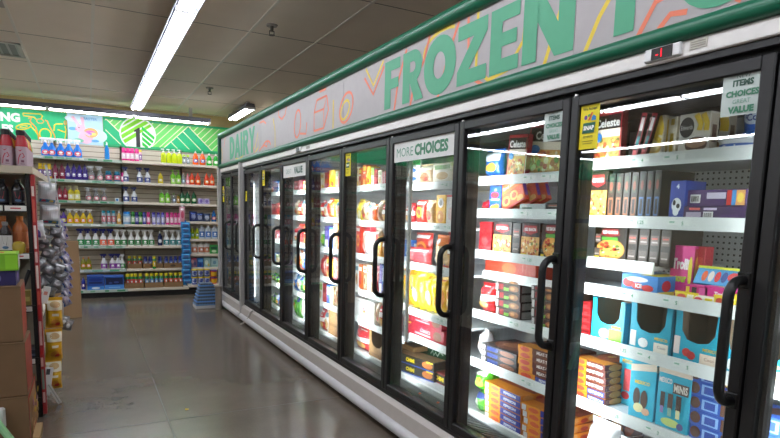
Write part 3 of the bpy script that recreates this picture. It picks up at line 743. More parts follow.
def logo_board(x0, x1, zt0, zt1, cx, label):
    B = board('logo_sign', label, x0, 2.345, x1, 2.80, '#12b070')
    o = B[0]; mb = MB(); W = x1-x0; Z0, Z1 = 2.385, 2.765
    P = lambda pts, c, l: mb.add([(x-B[3], -.0128-l, z-2.345) for x, z in pts], [tuple(range(len(pts)))], c)
    def stripes(xa, xb, ch, col, line, l, sgn):
        """bands at 45 degrees clipped to the area between two slanted edges"""
        for k in range(-14, 40):
            s = xa-1.2+k*.118
            band = [(s, Z0), (s+.1, Z0), (s+.1+sgn*(Z1-Z0), Z1), (s+sgn*(Z1-Z0), Z1)]
            q = clip(band, xa, Z0, xb, Z1)
            if q: P(q, col, l)
            q = clip([(s+.1, Z0), (s+.118, Z0), (s+.118+sgn*(Z1-Z0), Z1), (s+.1+sgn*(Z1-Z0), Z1)], xa, Z0, xb, Z1)
            if q: P(q, line, l)
    LGT, CRM, DGR = M('#6fd968', .5), M('#e6e6c0', .5), M('#0fb878', .5)
    stripes(x0+.03, x1-.02, 0, LGT, CRM, .0004, 1)
    n = 0; px = x0+.045
    while px < x1+.4:                                                    # darker wedges with opposite bands
        tri = [(px-.40, Z0), (px, Z1), (px+.38, Z0)]
        q = clip(tri, x0+.03, Z0, x1-.02, Z1)
        if q: P(q, DGR, .0012)
        for k in range(5):
            a = px-.40+.03+k*.15
            line = [(a, Z0), (a+.016, Z0), (a+.008-.19+.09, Z0+.19), (a-.008-.19+.09, Z0+.19)]
        for k in range(4):
            t = k/4; bx_, bz_ = px-.38*(1-t)+.0, Z0+(Z1-Z0)*t
            L = (Z1-Z0)*t
            q = clip([(bx_, bz_), (bx_+.018, bz_), (bx_+.018+L, Z0), (bx_+L, Z0)], x0+.03, Z0, x1-.02, Z1)
            if q: P(q, CRM, .002)
        for e in ([(px-.40, Z0), (px-.378, Z0), (px+.012, Z1), (px-.010, Z1)], [(px-.01, Z1), (px+.012, Z1), (px+.392, Z0), (px+.37, Z0)]):
            q = clip(e, x0+.03, Z0, x1-.02, Z1)
            if q: P(q, CRM, .0026)
        px += 1.24
    mb.build('pattern', o)
    # round emblem
    mb = MB(); R = .272; cz = 2.570
    circ = lambda r, n=44: [(cx+r*math.cos(2*PI*k/n), cz+r*math.sin(2*PI*k/n)) for k in range(n)]
    def disc(r, c, l0, l1):
        v = circ(r); V = [(x-B[3], -l0, z-2.345) for x, z in v]+[(x-B[3], -l1, z-2.345) for x, z in v]; n = len(v)
        mb.add(V, [tuple(range(n, 2*n))[::-1]]+[(k, (k+1) % n, n+(k+1) % n, n+k) for k in range(n)], c)
    disc(R, M('#e9ece6', .5), .0128, .020)
    def inner(poly, c, l):
        q = poly
        for k in range(44):
            a = 2*PI*(k+.5)/44; nx, nz = -math.cos(a), -math.sin(a); d = .250
            out = []
            for i in range(len(q)):
                p0, p1 = q[i-1], q[i]
                d0 = d+nx*(p0[0]-cx)+nz*(p0[1]-cz); d1 = d+nx*(p1[0]-cx)+nz*(p1[1]-cz)
                if (d0 >= 0) != (d1 >= 0):
                    t = d0/(d0-d1); out.append((p0[0]+(p1[0]-p0[0])*t, p0[1]+(p1[1]-p0[1])*t))
                if d1 >= 0: out.append(p1)
            q = out
            if len(q) < 3: return
        mb.add([(x-B[3], -.0205-l, z-2.345) for x, z in q], [tuple(range(len(q)))], c)
    for k in range(6):                                                   # lime bands rising to the right, above the diagonal
        s = cx-.62+k*.092
        inner([(s+.30, cz-.30-.0), (s+.366, cz-.30), (s+.366+.40, cz+.10), (s+.30+.40, cz+.10)] if False else [(cx-.40, cz-.24+k*.098), (cx-.40, cz-.172+k*.098), (cx+.02+.3, cz-.172+k*.098+.72), (cx+.02+.3, cz-.24+k*.098+.72)] if False else
              [(cx-.30, cz-.33+k*.096), (cx-.30, cz-.262+k*.096), (cx+.30, cz-.262+k*.096+.42), (cx+.30, cz-.33+k*.096+.42)], '#7fd81c', .0002)
    inner([(cx-.015, cz-.30), (cx+.30, cz-.30), (cx+.30, cz+.20), (cx-.015, cz-.02)], '#e9ece6', .0006)
    inner([(cx-.30, cz-.30), (cx+.02, cz-.30), (cx+.02, cz-.03), (cx-.12, cz-.13)], '#e9ece6', .0006)
    for k in range(4):                                                   # green bands falling to the right
        s = k*.082
        inner([(cx+.06, cz-.02-.13+s-.02), (cx+.06, cz+.035-.13+s-.02), (cx+.30, cz+.035-.33+s-.02), (cx+.30, cz-.02-.33+s-.02)], '#14c43c', .0010)
    inner([(cx-.03, cz-.26), (cx+.030, cz-.26), (cx+.030, cz+.10), (cx+.012, cz+.10), (cx-.055, cz+.055), (cx-.055, cz+.03), (cx-.03, cz+.035)], '#20201e', .0016)
    e = mb.build('emblem', o); e['label'] = 'round white emblem with green stripes and black numeral 1'
    mb = MB(); mb.tube([(x0-B[3], -.02, 0), (x1-B[3], -.02, 0)], .018, M('#0f9a5c', .4), 8); mb.build('lower_trim', o)
logo_board(.265, 2.75, 0, 0, .767, 'green striped sign board with round numeral 1 emblem above the far shelves')
logo_board(-8.6, -2.35, 0, 0, -3.28, 'second green striped sign board with numeral emblem, mirrored in freezer glass')
B = board('department_sign', 'green sign board with white letters NG and yellow outline drawings', -2.33, 2.345, -.235, 2.80, '#17c07c')
mb = MB(); onb(mb, B, [('t', .5, .5, 1, '#eef2ee', 'NG', 1, .06)], -1.10, 2.60, .275, .135); onb(mb, B, [('t', .5, .5, 1, '#eef2ee', 'ES', 1, .06)], -1.10, 2.44, .20, .12); mb.build('lettering', B[0])
mb = MB()
Yc, Oc = M('#f0cf1e', .5), M('#f2a03c', .5)
def dl(pts, c, w=.017): onb(mb, B, [('l', [((x+2.33)/2.095, (z-2.345)/.455) for x, z in pts], w, c)], -2.33, 2.345, 2.095, .455)
def el(cx, cz, rx, rz, rot=0, n=18): return [(cx+rx*math.cos(2*PI*k/n)*math.cos(rot)-rz*math.sin(2*PI*k/n)*math.sin(rot), cz+rx*math.cos(2*PI*k/n)*math.sin(rot)+rz*math.sin(2*PI*k/n)*math.cos(rot)) for k in range(n+1)]
dl([(-.80, 2.74), (-.58, 2.75), (-.55, 2.725), (-.57, 2.68)], Yc); dl([(-.80, 2.74), (-.795, 2.705), (-.66, 2.695), (-.63, 2.665)], Yc)
dl([(-.735, 2.665), (-.69, 2.70), (-.715, 2.63), (-.645, 2.55), (-.62, 2.44), (-.615, 2.37)], Oc); dl([(-.52, 2.665), (-.49, 2.655), (-.475, 2.60), (-.41, 2.46), (-.40, 2.40)], Oc); dl(el(-.585, 2.645, .045, .032), Oc, .012)
dl(el(-.80, 2.545, .10, .038, .3), Yc); dl(el(-.80, 2.545, .05, .015, .3), Yc, .01); dl([(-.90, 2.52), (-.84, 2.43), (-.78, 2.38)], Yc); dl([(-.71, 2.56), (-.65, 2.49), (-.60, 2.40), (-.56, 2.36)], Yc)
dl(el(-.525, 2.455, .075, .085), Yc); dl([(-.41, 2.52), (-.40, 2.605), (-.37, 2.625), (-.29, 2.63)], Yc); dl(el(-.245-.0, 2.64, .001, .001), Yc); dl(el(-.30+.085, 2.64, .0, .0), Yc)
dl([(-.36, 2.54), (-.20-.06, 2.51)], Yc); dl(el(-.275+.02, 2.65, .014, .03), Oc, .012)
dl([(-.262, 2.60), (-.248, 2.55), (-.258, 2.46), (-.272, 2.40), (-.275, 2.37)], Yc, .014)
mb.build('drawing', B[0])
B = board('poster', 'pale blue seasonal poster with a pink rabbit and painted egg', -.225, 2.345, .258, 2.80, '#b9dcec', 10.27)
mb = MB(); pk = M('#eab9cc', .6)
onb(mb, B, [('e', .2, .85, .3, .12, '#d4ecf6'), ('e', .8, .3, .35, .25, '#cbe7f2'), ('e', .12, .5, .12, .06, '#6cb4e4'), ('t', .66, .88, .10, '#7fb6dc', 'EASTER', .56, .03),
            ('e', .50, .22, .22, .22, pk), ('e', .36, .52, .15, .14, pk), ('p', [(.27, .60), (.36, .64), (.16, .94), (.08, .90)], pk), ('p', [(.40, .62), (.48, .60), (.46, .92), (.36, .92)], pk), ('e', .66, .40, .21, .17, '#f0b06a'), ('e', .64, .42, .14, .06, '#d97ab8'), ('e', .70, .36, .12, .05, '#e8e07a'),
            ('e', .60, .36, .10, .04, '#b77ad0'), ('p', [(.42, .36), (.62, .26), (.64, .32), (.46, .44)], pk), ('e', .31, .55, .018, .022, '#3a2a30'), ('e', .22, .48, .03, .025, '#d98aa4'), ('e', .78, .12, .12, .05, '#6cb4e4'), ('e', .28, .10, .16, .07, '#7cc4a0')], -.215, 2.355, .463, .435, .0128)
mb.build('artwork', B[0])

# ------------------------------------------------------------------ goods on the far shelves
ORD = ['', 'first', 'second', 'third', 'fourth', 'fifth', 'sixth', 'seventh', 'eighth', 'ninth', 'tenth', 'eleventh', 'twelfth']
def bottle_row(xs, z, kind, body, label, cap, w, h, desc, shelf_name, cat='bottle', y=10.0):
    key = ('b', kind, body, label, cap, round(w, 4), round(h, 4))
    nm = {'trigger': 'spray_bottle', 'pump': 'pump_bottle', 'can': 'aerosol_can', 'soap': 'dish_soap_bottle', 'jug': 'detergent_jug'}[kind]
    for i, x in enumerate(xs):
        lab_ = (desc + ' on ' + shelf_name) if len(xs) == 1 else ('%s %s from left on %s' % (ORD[i+1], desc, shelf_name))
        put(key, lambda: bottle(kind, body, label, cap, w, h), nm, lab_, cat, desc + 's on ' + shelf_name if len(xs) > 1 else None, (x, y, z), (0, 0, 0))
def back_box(x0, x1, z, h, d, base, front, name, label, cat, group=None, y=9.935):
    mb = carton(x1-x0, h, d, base, front)
    o = mb.build(name); o.location = ((x0+x1)/2, y, z); return tag(o, label, cat, group)
def can_tray(x0, x1, z, h, label, mark=True, y=9.93):
    """low cardboard tray, open at the top"""
    w = x1-x0; mb = MB(); t = .004; c = M('#8a6b47', .7)
    mb.box(-w/2, 0, 0, w/2, .2, t, c); mb.box(-w/2, 0, 0, w/2, t, h, c); mb.box(-w/2, .2-t, 0, w/2, .2, h, c); mb.box(-w/2, 0, 0, -w/2+t, .2, h, c); mb.box(w/2-t, 0, 0, w/2, .2, h, c)
    mb.decals([('e', .5, .5, .14, .22, '#4a3826'), ('r', .38, .35, .62, .45, '#5a4530')] if mark else [('r', .2, .3, .8, .36, '#6d5338')], lambda u, v, o: ((u-.5)*w, -o, v*h), w, h)
    o = mb.build('cardboard_tray'); o.location = ((x0+x1)/2, y, z); return tag(o, label, 'tray')
bottle_row([-0.522, -0.437, -0.324, -0.216, -0.101], 2.106, 'trigger', '#1f78d8', '#d04858', '#eef0f4', 0.115, 0.285, 'blue spray bottle with white head', 'top far shelf', 'bottle', 10.000)
bottle_row([0.297], 2.106, 'soap', '#1a86d8', None, '#eef0f4', 0.070, 0.270, 'lone slim blue bottle with white cap', 'top far shelf', 'bottle', 10.000)
bottle_row([0.532, 0.594, 0.655, 0.721], 2.106, 'can', '#e0308c', '#e9cfdc', '#e83a98', 0.062, 0.205, 'pink can', 'top far shelf', 'can', 10.000)
bottle_row([0.772], 2.106, 'can', '#e8b8c8', '#8a5a9c', '#e8c81c', 0.050, 0.190, 'small can with yellow cap beside the pink cans', 'top far shelf', 'can', 10.000)
bottle_row([1.116, 1.2, 1.281, 1.362], 2.106, 'pump', '#c8dc18', None, '#eef0ec', 0.082, 0.235, 'lime yellow pump bottle', 'top far shelf', 'bottle', 10.000)
bottle_row([1.432, 1.494], 2.106, 'can', 'clear', '#8a9aa8', '#a8d02a', 0.050, 0.160, 'small clear bottle with green cap', 'top far shelf', 'bottle', 10.000)
bottle_row([1.613, 1.725], 2.106, 'soap', '#f0641c', '#3a5aa8', '#f2f0ec', 0.095, 0.235, 'orange soap bottle', 'top far shelf', 'bottle', 10.000)
bottle_row([1.833, 1.941], 2.106, 'soap', '#1fae2c', '#bfe0b0', '#f2f0ec', 0.090, 0.210, 'green soap bottle', 'top far shelf', 'bottle', 10.000)
bottle_row([-0.599, -0.542, -0.484], 1.778, 'can', '#e0c01e', '#7a5a98', '#f0d024', 0.056, 0.225, 'yellow can with purple label', 'second far shelf', 'can', 10.000)
bottle_row([-0.407, -0.318], 1.778, 'soap', '#7a1638', '#a03a58', '#5e1a30', 0.085, 0.250, 'maroon soap bottle', 'second far shelf', 'bottle', 10.000)
bottle_row([-0.243, -0.164, -0.089, -0.016], 1.778, 'soap', '#3e2a8a', '#7a6ab8', '#33246e', 0.082, 0.250, 'purple soap bottle', 'second far shelf', 'bottle', 10.000)
bottle_row([0.072, 0.188], 1.778, 'trigger', 'clear', '#d88a98', '#c9ccd0', 0.100, 0.235, 'clear spray bottle with pink label', 'second far shelf', 'bottle', 10.000)
bottle_row([0.307, 0.426], 1.778, 'can', '#1f6a8c', '#d86a8a', '#2a86a4', 0.090, 0.160, 'wide teal tub with pink label', 'second far shelf', 'tub', 10.000)
bottle_row([0.5], 1.778, 'can', '#c02a7c', '#e8a8c8', '#c8308a', 0.045, 0.150, 'slim magenta can by the bay upright', 'second far shelf', 'can', 10.000)
bottle_row([0.549, 0.752, 0.868], 1.778, 'trigger', '#e4e8ec', '#3a4a8c', '#1f2a66', 0.090, 0.250, 'white spray bottle with navy head', 'second far shelf', 'bottle', 10.000)
bottle_row([1.063], 1.778, 'soap', '#c8b81e', '#e0d45a', '#b8a81a', 0.085, 0.190, 'single yellow bottle', 'second far shelf', 'bottle', 10.000)
bottle_row([1.254, 1.337], 1.778, 'pump', '#6cc01e', '#a8dc6a', '#8ac83a', 0.078, 0.230, 'leaf green pump bottle', 'second far shelf', 'bottle', 10.000)
bottle_row([1.414], 1.778, 'soap', 'clear', '#7a9ac0', '#d8d8d4', 0.060, 0.200, 'clear bottle with blue label beside the green pumps', 'second far shelf', 'bottle', 10.000)
bottle_row([1.483], 1.778, 'soap', '#d88a98', '#f0e0e4', '#d04858', 0.060, 0.190, 'pink and white bottle beside the red soaps', 'second far shelf', 'bottle', 10.000)
bottle_row([1.548, 1.644, 1.787, 1.871], 1.778, 'soap', '#d8401c', '#f09a2c', '#e05a28', 0.092, 0.210, 'red orange soap bottle', 'second far shelf', 'bottle', 10.000)
bottle_row([-0.427, -0.364, -0.292], 1.468, 'soap', '#8a1a30', '#a83a4c', '#701828', 0.078, 0.215, 'dark red soap bottle', 'third far shelf', 'bottle', 10.000)
bottle_row([-0.217, -0.134], 1.468, 'pump', '#d8c81e', '#e8e4a8', '#d8d4a0', 0.082, 0.225, 'bright yellow pump bottle', 'third far shelf', 'bottle', 10.000)
bottle_row([0.02, 0.127, 0.233], 1.468, 'trigger', 'clear', '#d87a88', '#b8bcc0', 0.085, 0.215, 'clear spray bottle with pink band', 'third far shelf', 'bottle', 10.000)
bottle_row([0.545, 0.665], 1.468, 'trigger', '#e4e8ec', '#3a4a8c', '#1f2a66', 0.090, 0.250, 'white spray bottle with navy head', 'third far shelf', 'bottle', 10.000)
bottle_row([1.075, 1.163], 1.468, 'pump', '#62b81c', '#9cd85c', '#cfe0c0', 0.080, 0.220, 'leaf green pump bottle', 'third far shelf', 'bottle', 10.000)
bottle_row([1.262], 1.468, 'soap', 'clear', '#6a9ac8', '#6cb82c', 0.060, 0.175, 'clear bottle with green cap', 'third far shelf', 'bottle', 10.000)
bottle_row([1.328], 1.468, 'can', '#8a6a2a', '#b0904a', '#4a5a2a', 0.050, 0.150, 'thin amber can', 'third far shelf', 'can', 10.000)
bottle_row([1.393, 1.475, 1.577], 1.468, 'soap', '#0f5a34', '#a8d08a', '#0a3a24', 0.088, 0.215, 'dark green soap bottle', 'third far shelf', 'bottle', 10.000)
bottle_row([-0.397, -0.327], 1.118, 'trigger', '#5a3a9c', '#c8b828', '#1c1a24', 0.080, 0.235, 'purple spray bottle with black head', 'fourth far shelf', 'bottle', 10.000)
bottle_row([-0.244, -0.156, -0.067, 0.026], 1.118, 'trigger', '#d8b81e', '#ee7a1c', '#e0e0dc', 0.088, 0.235, 'yellow spray bottle with orange label', 'fourth far shelf', 'bottle', 10.000)
bottle_row([0.216, 0.288, 0.357], 1.118, 'can', '#a8c0cc', '#c86a78', '#2a9cb8', 0.058, 0.210, 'grey can with teal cap', 'fourth far shelf', 'can', 10.000)
bottle_row([0.433], 1.118, 'soap', '#d8a85a', '#f0e0b8', '#ecece6', 0.065, 0.210, 'amber bottle with white cap beside the teal cans', 'fourth far shelf', 'bottle', 10.000)
bottle_row([0.545], 1.118, 'can', '#8ab8e0', '#d0e0f0', '#2a8adc', 0.115, 0.200, 'wide light blue can', 'fourth far shelf', 'can', 10.000)
bottle_row([0.635, 0.746], 1.118, 'can', '#2a7a3a', '#b8d8a8', '#3aa83a', 0.055, 0.200, 'green capped can', 'fourth far shelf', 'can', 10.000)
bottle_row([0.691, 0.802], 1.118, 'can', '#3a3a8c', '#8a8ac8', '#2a2a80', 0.055, 0.200, 'navy can', 'fourth far shelf', 'can', 10.000)
bottle_row([0.863], 1.118, 'can', '#d0387c', '#f0b8d0', '#e03a9c', 0.055, 0.200, 'single magenta can among the navy cans', 'fourth far shelf', 'can', 10.000)
bottle_row([0.945, 1.014, 1.084], 1.118, 'can', '#8a8ad0', '#c8c8e8', '#4a3ab0', 0.058, 0.200, 'violet can', 'fourth far shelf', 'can', 10.000)
bottle_row([1.155, 1.22, 1.282, 1.342], 1.118, 'can', '#e04a9a', '#f4c0d8', '#e83a9a', 0.056, 0.200, 'pink air freshener can', 'fourth far shelf', 'can', 10.000)
bottle_row([-0.113, -0.014, 0.093], 0.777, 'trigger', '#e8ecf0', '#2a9a58', '#1c2478', 0.098, 0.275, 'white navy-headed spray bottle with green label', 'fifth far shelf', 'bottle', 10.000)
bottle_row([0.198, 0.307], 0.777, 'trigger', '#e8ecf0', '#ee6a48', '#1c2478', 0.098, 0.275, 'white navy-headed spray bottle with orange label', 'fifth far shelf', 'bottle', 10.000)
bottle_row([0.4, 0.491, 0.599, 0.696, 0.803, 0.899], 0.777, 'trigger', '#eceeee', '#2f8a4a', '#e6e6e2', 0.092, 0.265, 'white spray bottle with green label', 'fifth far shelf', 'bottle', 10.000)
bottle_row([1.03], 0.777, 'soap', '#1c2a5c', '#d8dce4', '#e4e8f0', 0.075, 0.240, 'navy bottle standing among the white sprays', 'fifth far shelf', 'bottle', 10.000)
bottle_row([1.128, 1.228, 1.325], 0.777, 'trigger', '#eceeee', '#2a8a8c', '#e6e6e2', 0.092, 0.265, 'white spray bottle with teal label', 'fifth far shelf', 'bottle', 10.000)
bottle_row([-0.091, -0.018], 0.407, 'soap', '#8a8a1e', '#e0761c', '#c07a1c', 0.085, 0.200, 'olive bottle with orange label', 'sixth far shelf', 'bottle', 10.000)
bottle_row([0.195, 0.317, 0.399], 0.407, 'trigger', '#e4e6ec', '#8a3aa0', '#1c2468', 0.095, 0.250, 'white spray bottle with purple label', 'sixth far shelf', 'bottle', 10.000)
bottle_row([0.457], 0.407, 'trigger', '#eceeee', '#2f8a4a', '#e6e6e2', 0.090, 0.240, 'white spray bottle with green label by the upright', 'sixth far shelf', 'bottle', 10.000)
bottle_row([0.565, 0.642, 0.72], 0.407, 'can', '#1f7a34', '#c84a3a', '#d8c81e', 0.058, 0.200, 'green can with yellow top', 'sixth far shelf', 'can', 10.030)
bottle_row([0.804, 0.874, 1.024], 0.407, 'can', '#2a3a90', '#8a90c0', '#2a3080', 0.058, 0.190, 'blue cleanser can', 'sixth far shelf', 'can', 10.030)
bottle_row([0.925], 0.407, 'can', '#1f8a3a', '#e8c81e', '#d8c81e', 0.052, 0.200, 'tall green can standing before a tray', 'sixth far shelf', 'can', 9.915)
bottle_row([1.12, 1.195, 1.267, 1.34], 0.407, 'can', '#1f3a9c', '#6a86d0', '#24348c', 0.056, 0.190, 'royal blue can', 'sixth far shelf', 'can', 10.030)
bottle_row([-0.102], 0.123, 'soap', '#2a3a9c', '#7a3a8c', '#3a3a7a', 0.060, 0.200, 'violet blue bottle behind the flattened carton', 'lowest far shelf', 'bottle', 9.780)
bottle_row([0.515, 0.573, 0.631, 0.702], 0.123, 'can', '#1f7a34', '#d8504a', '#d8c81e', 0.060, 0.220, 'green powder can of the first tray', 'lowest far shelf', 'can', 9.790)
bottle_row([0.797, 0.868, 0.94, 1.01], 0.123, 'can', '#1f7a3c', '#6a9ad0', '#d8c81e', 0.060, 0.220, 'green powder can of the second tray', 'lowest far shelf', 'can', 9.790)
bottle_row([1.086, 1.159, 1.233, 1.305], 0.123, 'can', '#1f7234', '#e0604a', '#d8c81e', 0.060, 0.220, 'green powder can of the third tray', 'lowest far shelf', 'can', 9.790)
bottle_row([1.895], 1.176, 'soap', '#1f6ab0', '#d86a5a', '#2a86d0', 0.085, 0.200, 'blue soap bottle', 'cooler-side bay, fourth shelf', 'bottle', 10.000)
bottle_row([1.541, 1.618], 0.886, 'soap', '#a8b81e', '#2f8a3a', '#d8d8c8', 0.075, 0.220, 'lime and green bottle', 'cooler-side bay, fifth shelf', 'bottle', 10.000)
bottle_row([1.69, 1.795, 1.904], 0.886, 'jug', '#c8d4e0', '#4a7ac0', '#e8ecf0', 0.105, 0.230, 'pale blue jug', 'cooler-side bay, fifth shelf', 'jug', 10.000)
bottle_row([1.567, 1.676, 1.767], 0.636, 'jug', '#e0dcd8', '#c87a5a', '#e8e6e2', 0.110, 0.200, 'white jug', 'cooler-side bay, sixth shelf', 'jug', 10.000)
back_box(1.638, 1.722, 1.4680, 0.095, 0.100, '#b8aed8', [('e', 0.5, 0.55, 0.3, 0.3, '#7a6ab0'), ('r', 0.1, 0.1, 0.9, 0.2, '#8f80c0')], 'soap_box', 'first lavender box beside the dark green soaps on the third far shelf', 'box', None, 9.935)
back_box(1.732, 1.816, 1.4680, 0.095, 0.100, '#b8aed8', [('e', 0.5, 0.55, 0.3, 0.3, '#7a6ab0'), ('r', 0.1, 0.1, 0.9, 0.2, '#8f80c0')], 'soap_box', 'second lavender box beside the dark green soaps on the third far shelf', 'box', None, 9.935)
back_box(0.384, 0.441, 1.4680, 0.060, 0.050, '#dfe6ec', [('e', 0.5, 0.5, 0.3, 0.3, '#2a8ad0')], 'small_package', 'little blue and white package on the third far shelf', 'package', None, 9.935)
back_box(-0.051, 0.180, 0.1230, 0.210, 0.260, '#2450a8', [('r', 0.0, 0.0, 1, 0.28, '#3a86d8'), ('e', 0.5, 0.75, 0.4, 0.12, '#1c3a90'), ('r', 0.1, 0.45, 0.9, 0.6, '#1f2f6a'), ('e', 0.5, 0.14, 0.25, 0.08, '#d8e6f4')], 'wipes_case', 'deep blue wipes case on the lowest far shelf', 'case', None, 9.660)
back_box(0.187, 0.455, 0.1230, 0.200, 0.260, '#2f5cae', [('r', 0.0, 0.0, 1, 0.34, '#4a8ad8'), ('r', 0.06, 0.38, 0.94, 0.9, '#16224c'), ('r', 0.2, 0.1, 0.8, 0.2, '#7ab0e8'), ('e', 0.3, 0.5, 0.1, 0.08, '#3a4f90'), ('e', 0.6, 0.55, 0.14, 0.08, '#3a4f90')], 'wipes_case', 'blue open front wipes case beside the bay upright on the lowest far shelf', 'case', None, 9.660)
can_tray(0.527, 0.745, 0.4070, .085, 'first cardboard tray of green cans on the sixth far shelf', False, 9.93)
can_tray(0.754, 1.058, 0.4070, .085, 'second cardboard tray with dark mark on the sixth far shelf', True, 9.93)
can_tray(1.067, 1.359, 0.4070, .085, 'third cardboard tray with dark mark of blue cans on the sixth far shelf', True, 9.93)
can_tray(0.464, 0.746, 0.1230, .085, 'first cardboard tray of powder cans on the lowest far shelf', False, 9.69)
can_tray(0.755, 1.034, 0.1230, .085, 'second cardboard tray of powder cans on the lowest far shelf', False, 9.69)
can_tray(1.043, 1.333, 0.1230, .085, 'third cardboard tray of powder cans on the lowest far shelf', False, 9.69)
o = pouch(0.120, 0.170, 0.080, '#2a3a78', [('e', 0.5, 0.5, 0.3, 0.3, '#8a94b8'), ('r', 0.2, 0.75, 0.8, 0.85, '#4a6ac0')], 193).build('refill_bag', None, True); o.location = (1.553, 9.93, 1.176); tag(o, 'first dark blue refill bag, cooler-side far bay', 'bag')
o = pouch(0.120, 0.150, 0.080, '#34406a', [('e', 0.5, 0.5, 0.3, 0.3, '#9aa4c0'), ('r', 0.2, 0.75, 0.8, 0.85, '#5a7ac8')], 200).build('refill_bag', None, True); o.location = (1.657, 9.93, 1.176); tag(o, 'second slate blue refill bag, cooler-side far bay', 'bag')
o = pouch(0.120, 0.140, 0.080, '#3a4a6c', [('e', 0.5, 0.5, 0.3, 0.3, '#b0b8c8'), ('r', 0.2, 0.75, 0.8, 0.85, '#4a6aa8')], 207).build('refill_bag', None, True); o.location = (1.770, 9.93, 1.176); tag(o, 'third grey blue refill bag, cooler-side far bay', 'bag')
back_box(1.812, 1.944, 0.6360, 0.150, 0.100, '#3a9a4a', [('r', 0.1, 0.5, 0.9, 0.8, '#1f5a3a'), ('e', 0.5, 0.3, 0.3, 0.15, '#c8e0b8')], 'wipes_pack', 'green pack beside the white jugs, cooler-side far bay', 'pack', None, 9.935)
back_box(1.491, 1.595, 0.4060, 0.170, 0.100, '#8a6a88', [('e', 0.3, 0.6, 0.2, 0.2, '#d8a0a8'), ('e', 0.7, 0.4, 0.2, 0.2, '#4a4a80'), ('r', 0.1, 0.8, 0.9, 0.95, '#b8486a')], 'sponge_box', 'mauve patterned box, cooler-side far bay', 'box', None, 9.935)
back_box(1.605, 1.699, 0.4060, 0.160, 0.100, '#2a6ac0', [('r', 0.1, 0.6, 0.9, 0.85, '#6aa8e8'), ('e', 0.5, 0.3, 0.25, 0.2, '#1c3a80')], 'sponge_box', 'bright blue box, cooler-side far bay', 'box', None, 9.935)
back_box(1.709, 1.818, 0.4060, 0.170, 0.100, '#9ac0b8', [('e', 0.4, 0.5, 0.25, 0.25, '#d8e8d8'), ('e', 0.7, 0.25, 0.15, 0.15, '#c8b84a')], 'sponge_box', 'pale green box beside the bright blue box, cooler-side far bay', 'box', None, 9.935)
back_box(1.828, 1.941, 0.4060, 0.160, 0.100, '#a8c8c8', [('e', 0.5, 0.5, 0.25, 0.2, '#6a9ab0'), ('r', 0.1, 0.1, 0.9, 0.2, '#7ab0a0')], 'sponge_box', 'pale teal box at the end, cooler-side far bay', 'box', None, 9.935)
put('ytub', lambda: (lambda a: (a[0].mesh('tub', True), [('lid', a[1].mesh('lid', True))]))(tub(.042, .125, '#2f4a9c', '#e0c81e', [('r', .1, .2, .9, .8, '#c8d0e8'), ('e', .5, .5, .3, .25, '#2f4a9c')])), 'storage_tub', 'yellow lidded blue tub, lower layer, first from the sponge strip', 'tub', 'yellow lidded tubs', (1.518, 9.72, 0.151))
put('ytub', lambda: (lambda a: (a[0].mesh('tub', True), [('lid', a[1].mesh('lid', True))]))(tub(.042, .125, '#2f4a9c', '#e0c81e', [('r', .1, .2, .9, .8, '#c8d0e8'), ('e', .5, .5, .3, .25, '#2f4a9c')])), 'storage_tub', 'yellow lidded blue tub, lower layer, second from the sponge strip', 'tub', 'yellow lidded tubs', (1.617, 9.72, 0.151))
put('ytub', lambda: (lambda a: (a[0].mesh('tub', True), [('lid', a[1].mesh('lid', True))]))(tub(.042, .125, '#2f4a9c', '#e0c81e', [('r', .1, .2, .9, .8, '#c8d0e8'), ('e', .5, .5, .3, .25, '#2f4a9c')])), 'storage_tub', 'yellow lidded blue tub, lower layer, third from the sponge strip', 'tub', 'yellow lidded tubs', (1.716, 9.72, 0.151))
put('ytub', lambda: (lambda a: (a[0].mesh('tub', True), [('lid', a[1].mesh('lid', True))]))(tub(.042, .125, '#2f4a9c', '#e0c81e', [('r', .1, .2, .9, .8, '#c8d0e8'), ('e', .5, .5, .3, .25, '#2f4a9c')])), 'storage_tub', 'yellow lidded blue tub, upper layer, first from the sponge strip', 'tub', 'yellow lidded tubs', (1.518, 9.72, 0.277))
put('ytub', lambda: (lambda a: (a[0].mesh('tub', True), [('lid', a[1].mesh('lid', True))]))(tub(.042, .125, '#2f4a9c', '#e0c81e', [('r', .1, .2, .9, .8, '#c8d0e8'), ('e', .5, .5, .3, .25, '#2f4a9c')])), 'storage_tub', 'yellow lidded blue tub, upper layer, second from the sponge strip', 'tub', 'yellow lidded tubs', (1.617, 9.72, 0.277))
put('ytub', lambda: (lambda a: (a[0].mesh('tub', True), [('lid', a[1].mesh('lid', True))]))(tub(.042, .125, '#2f4a9c', '#e0c81e', [('r', .1, .2, .9, .8, '#c8d0e8'), ('e', .5, .5, .3, .25, '#2f4a9c')])), 'storage_tub', 'yellow lidded blue tub, upper layer, third from the sponge strip', 'tub', 'yellow lidded tubs', (1.716, 9.72, 0.277))
put('otub', lambda: (lambda a: (a[0].mesh('tub', True), [('lid', a[1].mesh('lid', True))]))(tub(.050, .115, '#d8581c', '#5a3a90', [('r', .1, .2, .9, .7, '#e8b82a')])), 'storage_tub', 'orange tub with purple lid, lower one behind the basket stack', 'tub', None, (1.824, 9.72, 0.151))
put('otub', lambda: (lambda a: (a[0].mesh('tub', True), [('lid', a[1].mesh('lid', True))]))(tub(.050, .115, '#d8581c', '#5a3a90', [('r', .1, .2, .9, .7, '#e8b82a')])), 'storage_tub', 'orange tub with purple lid, upper one behind the basket stack', 'tub', None, (1.824, 9.72, 0.267))
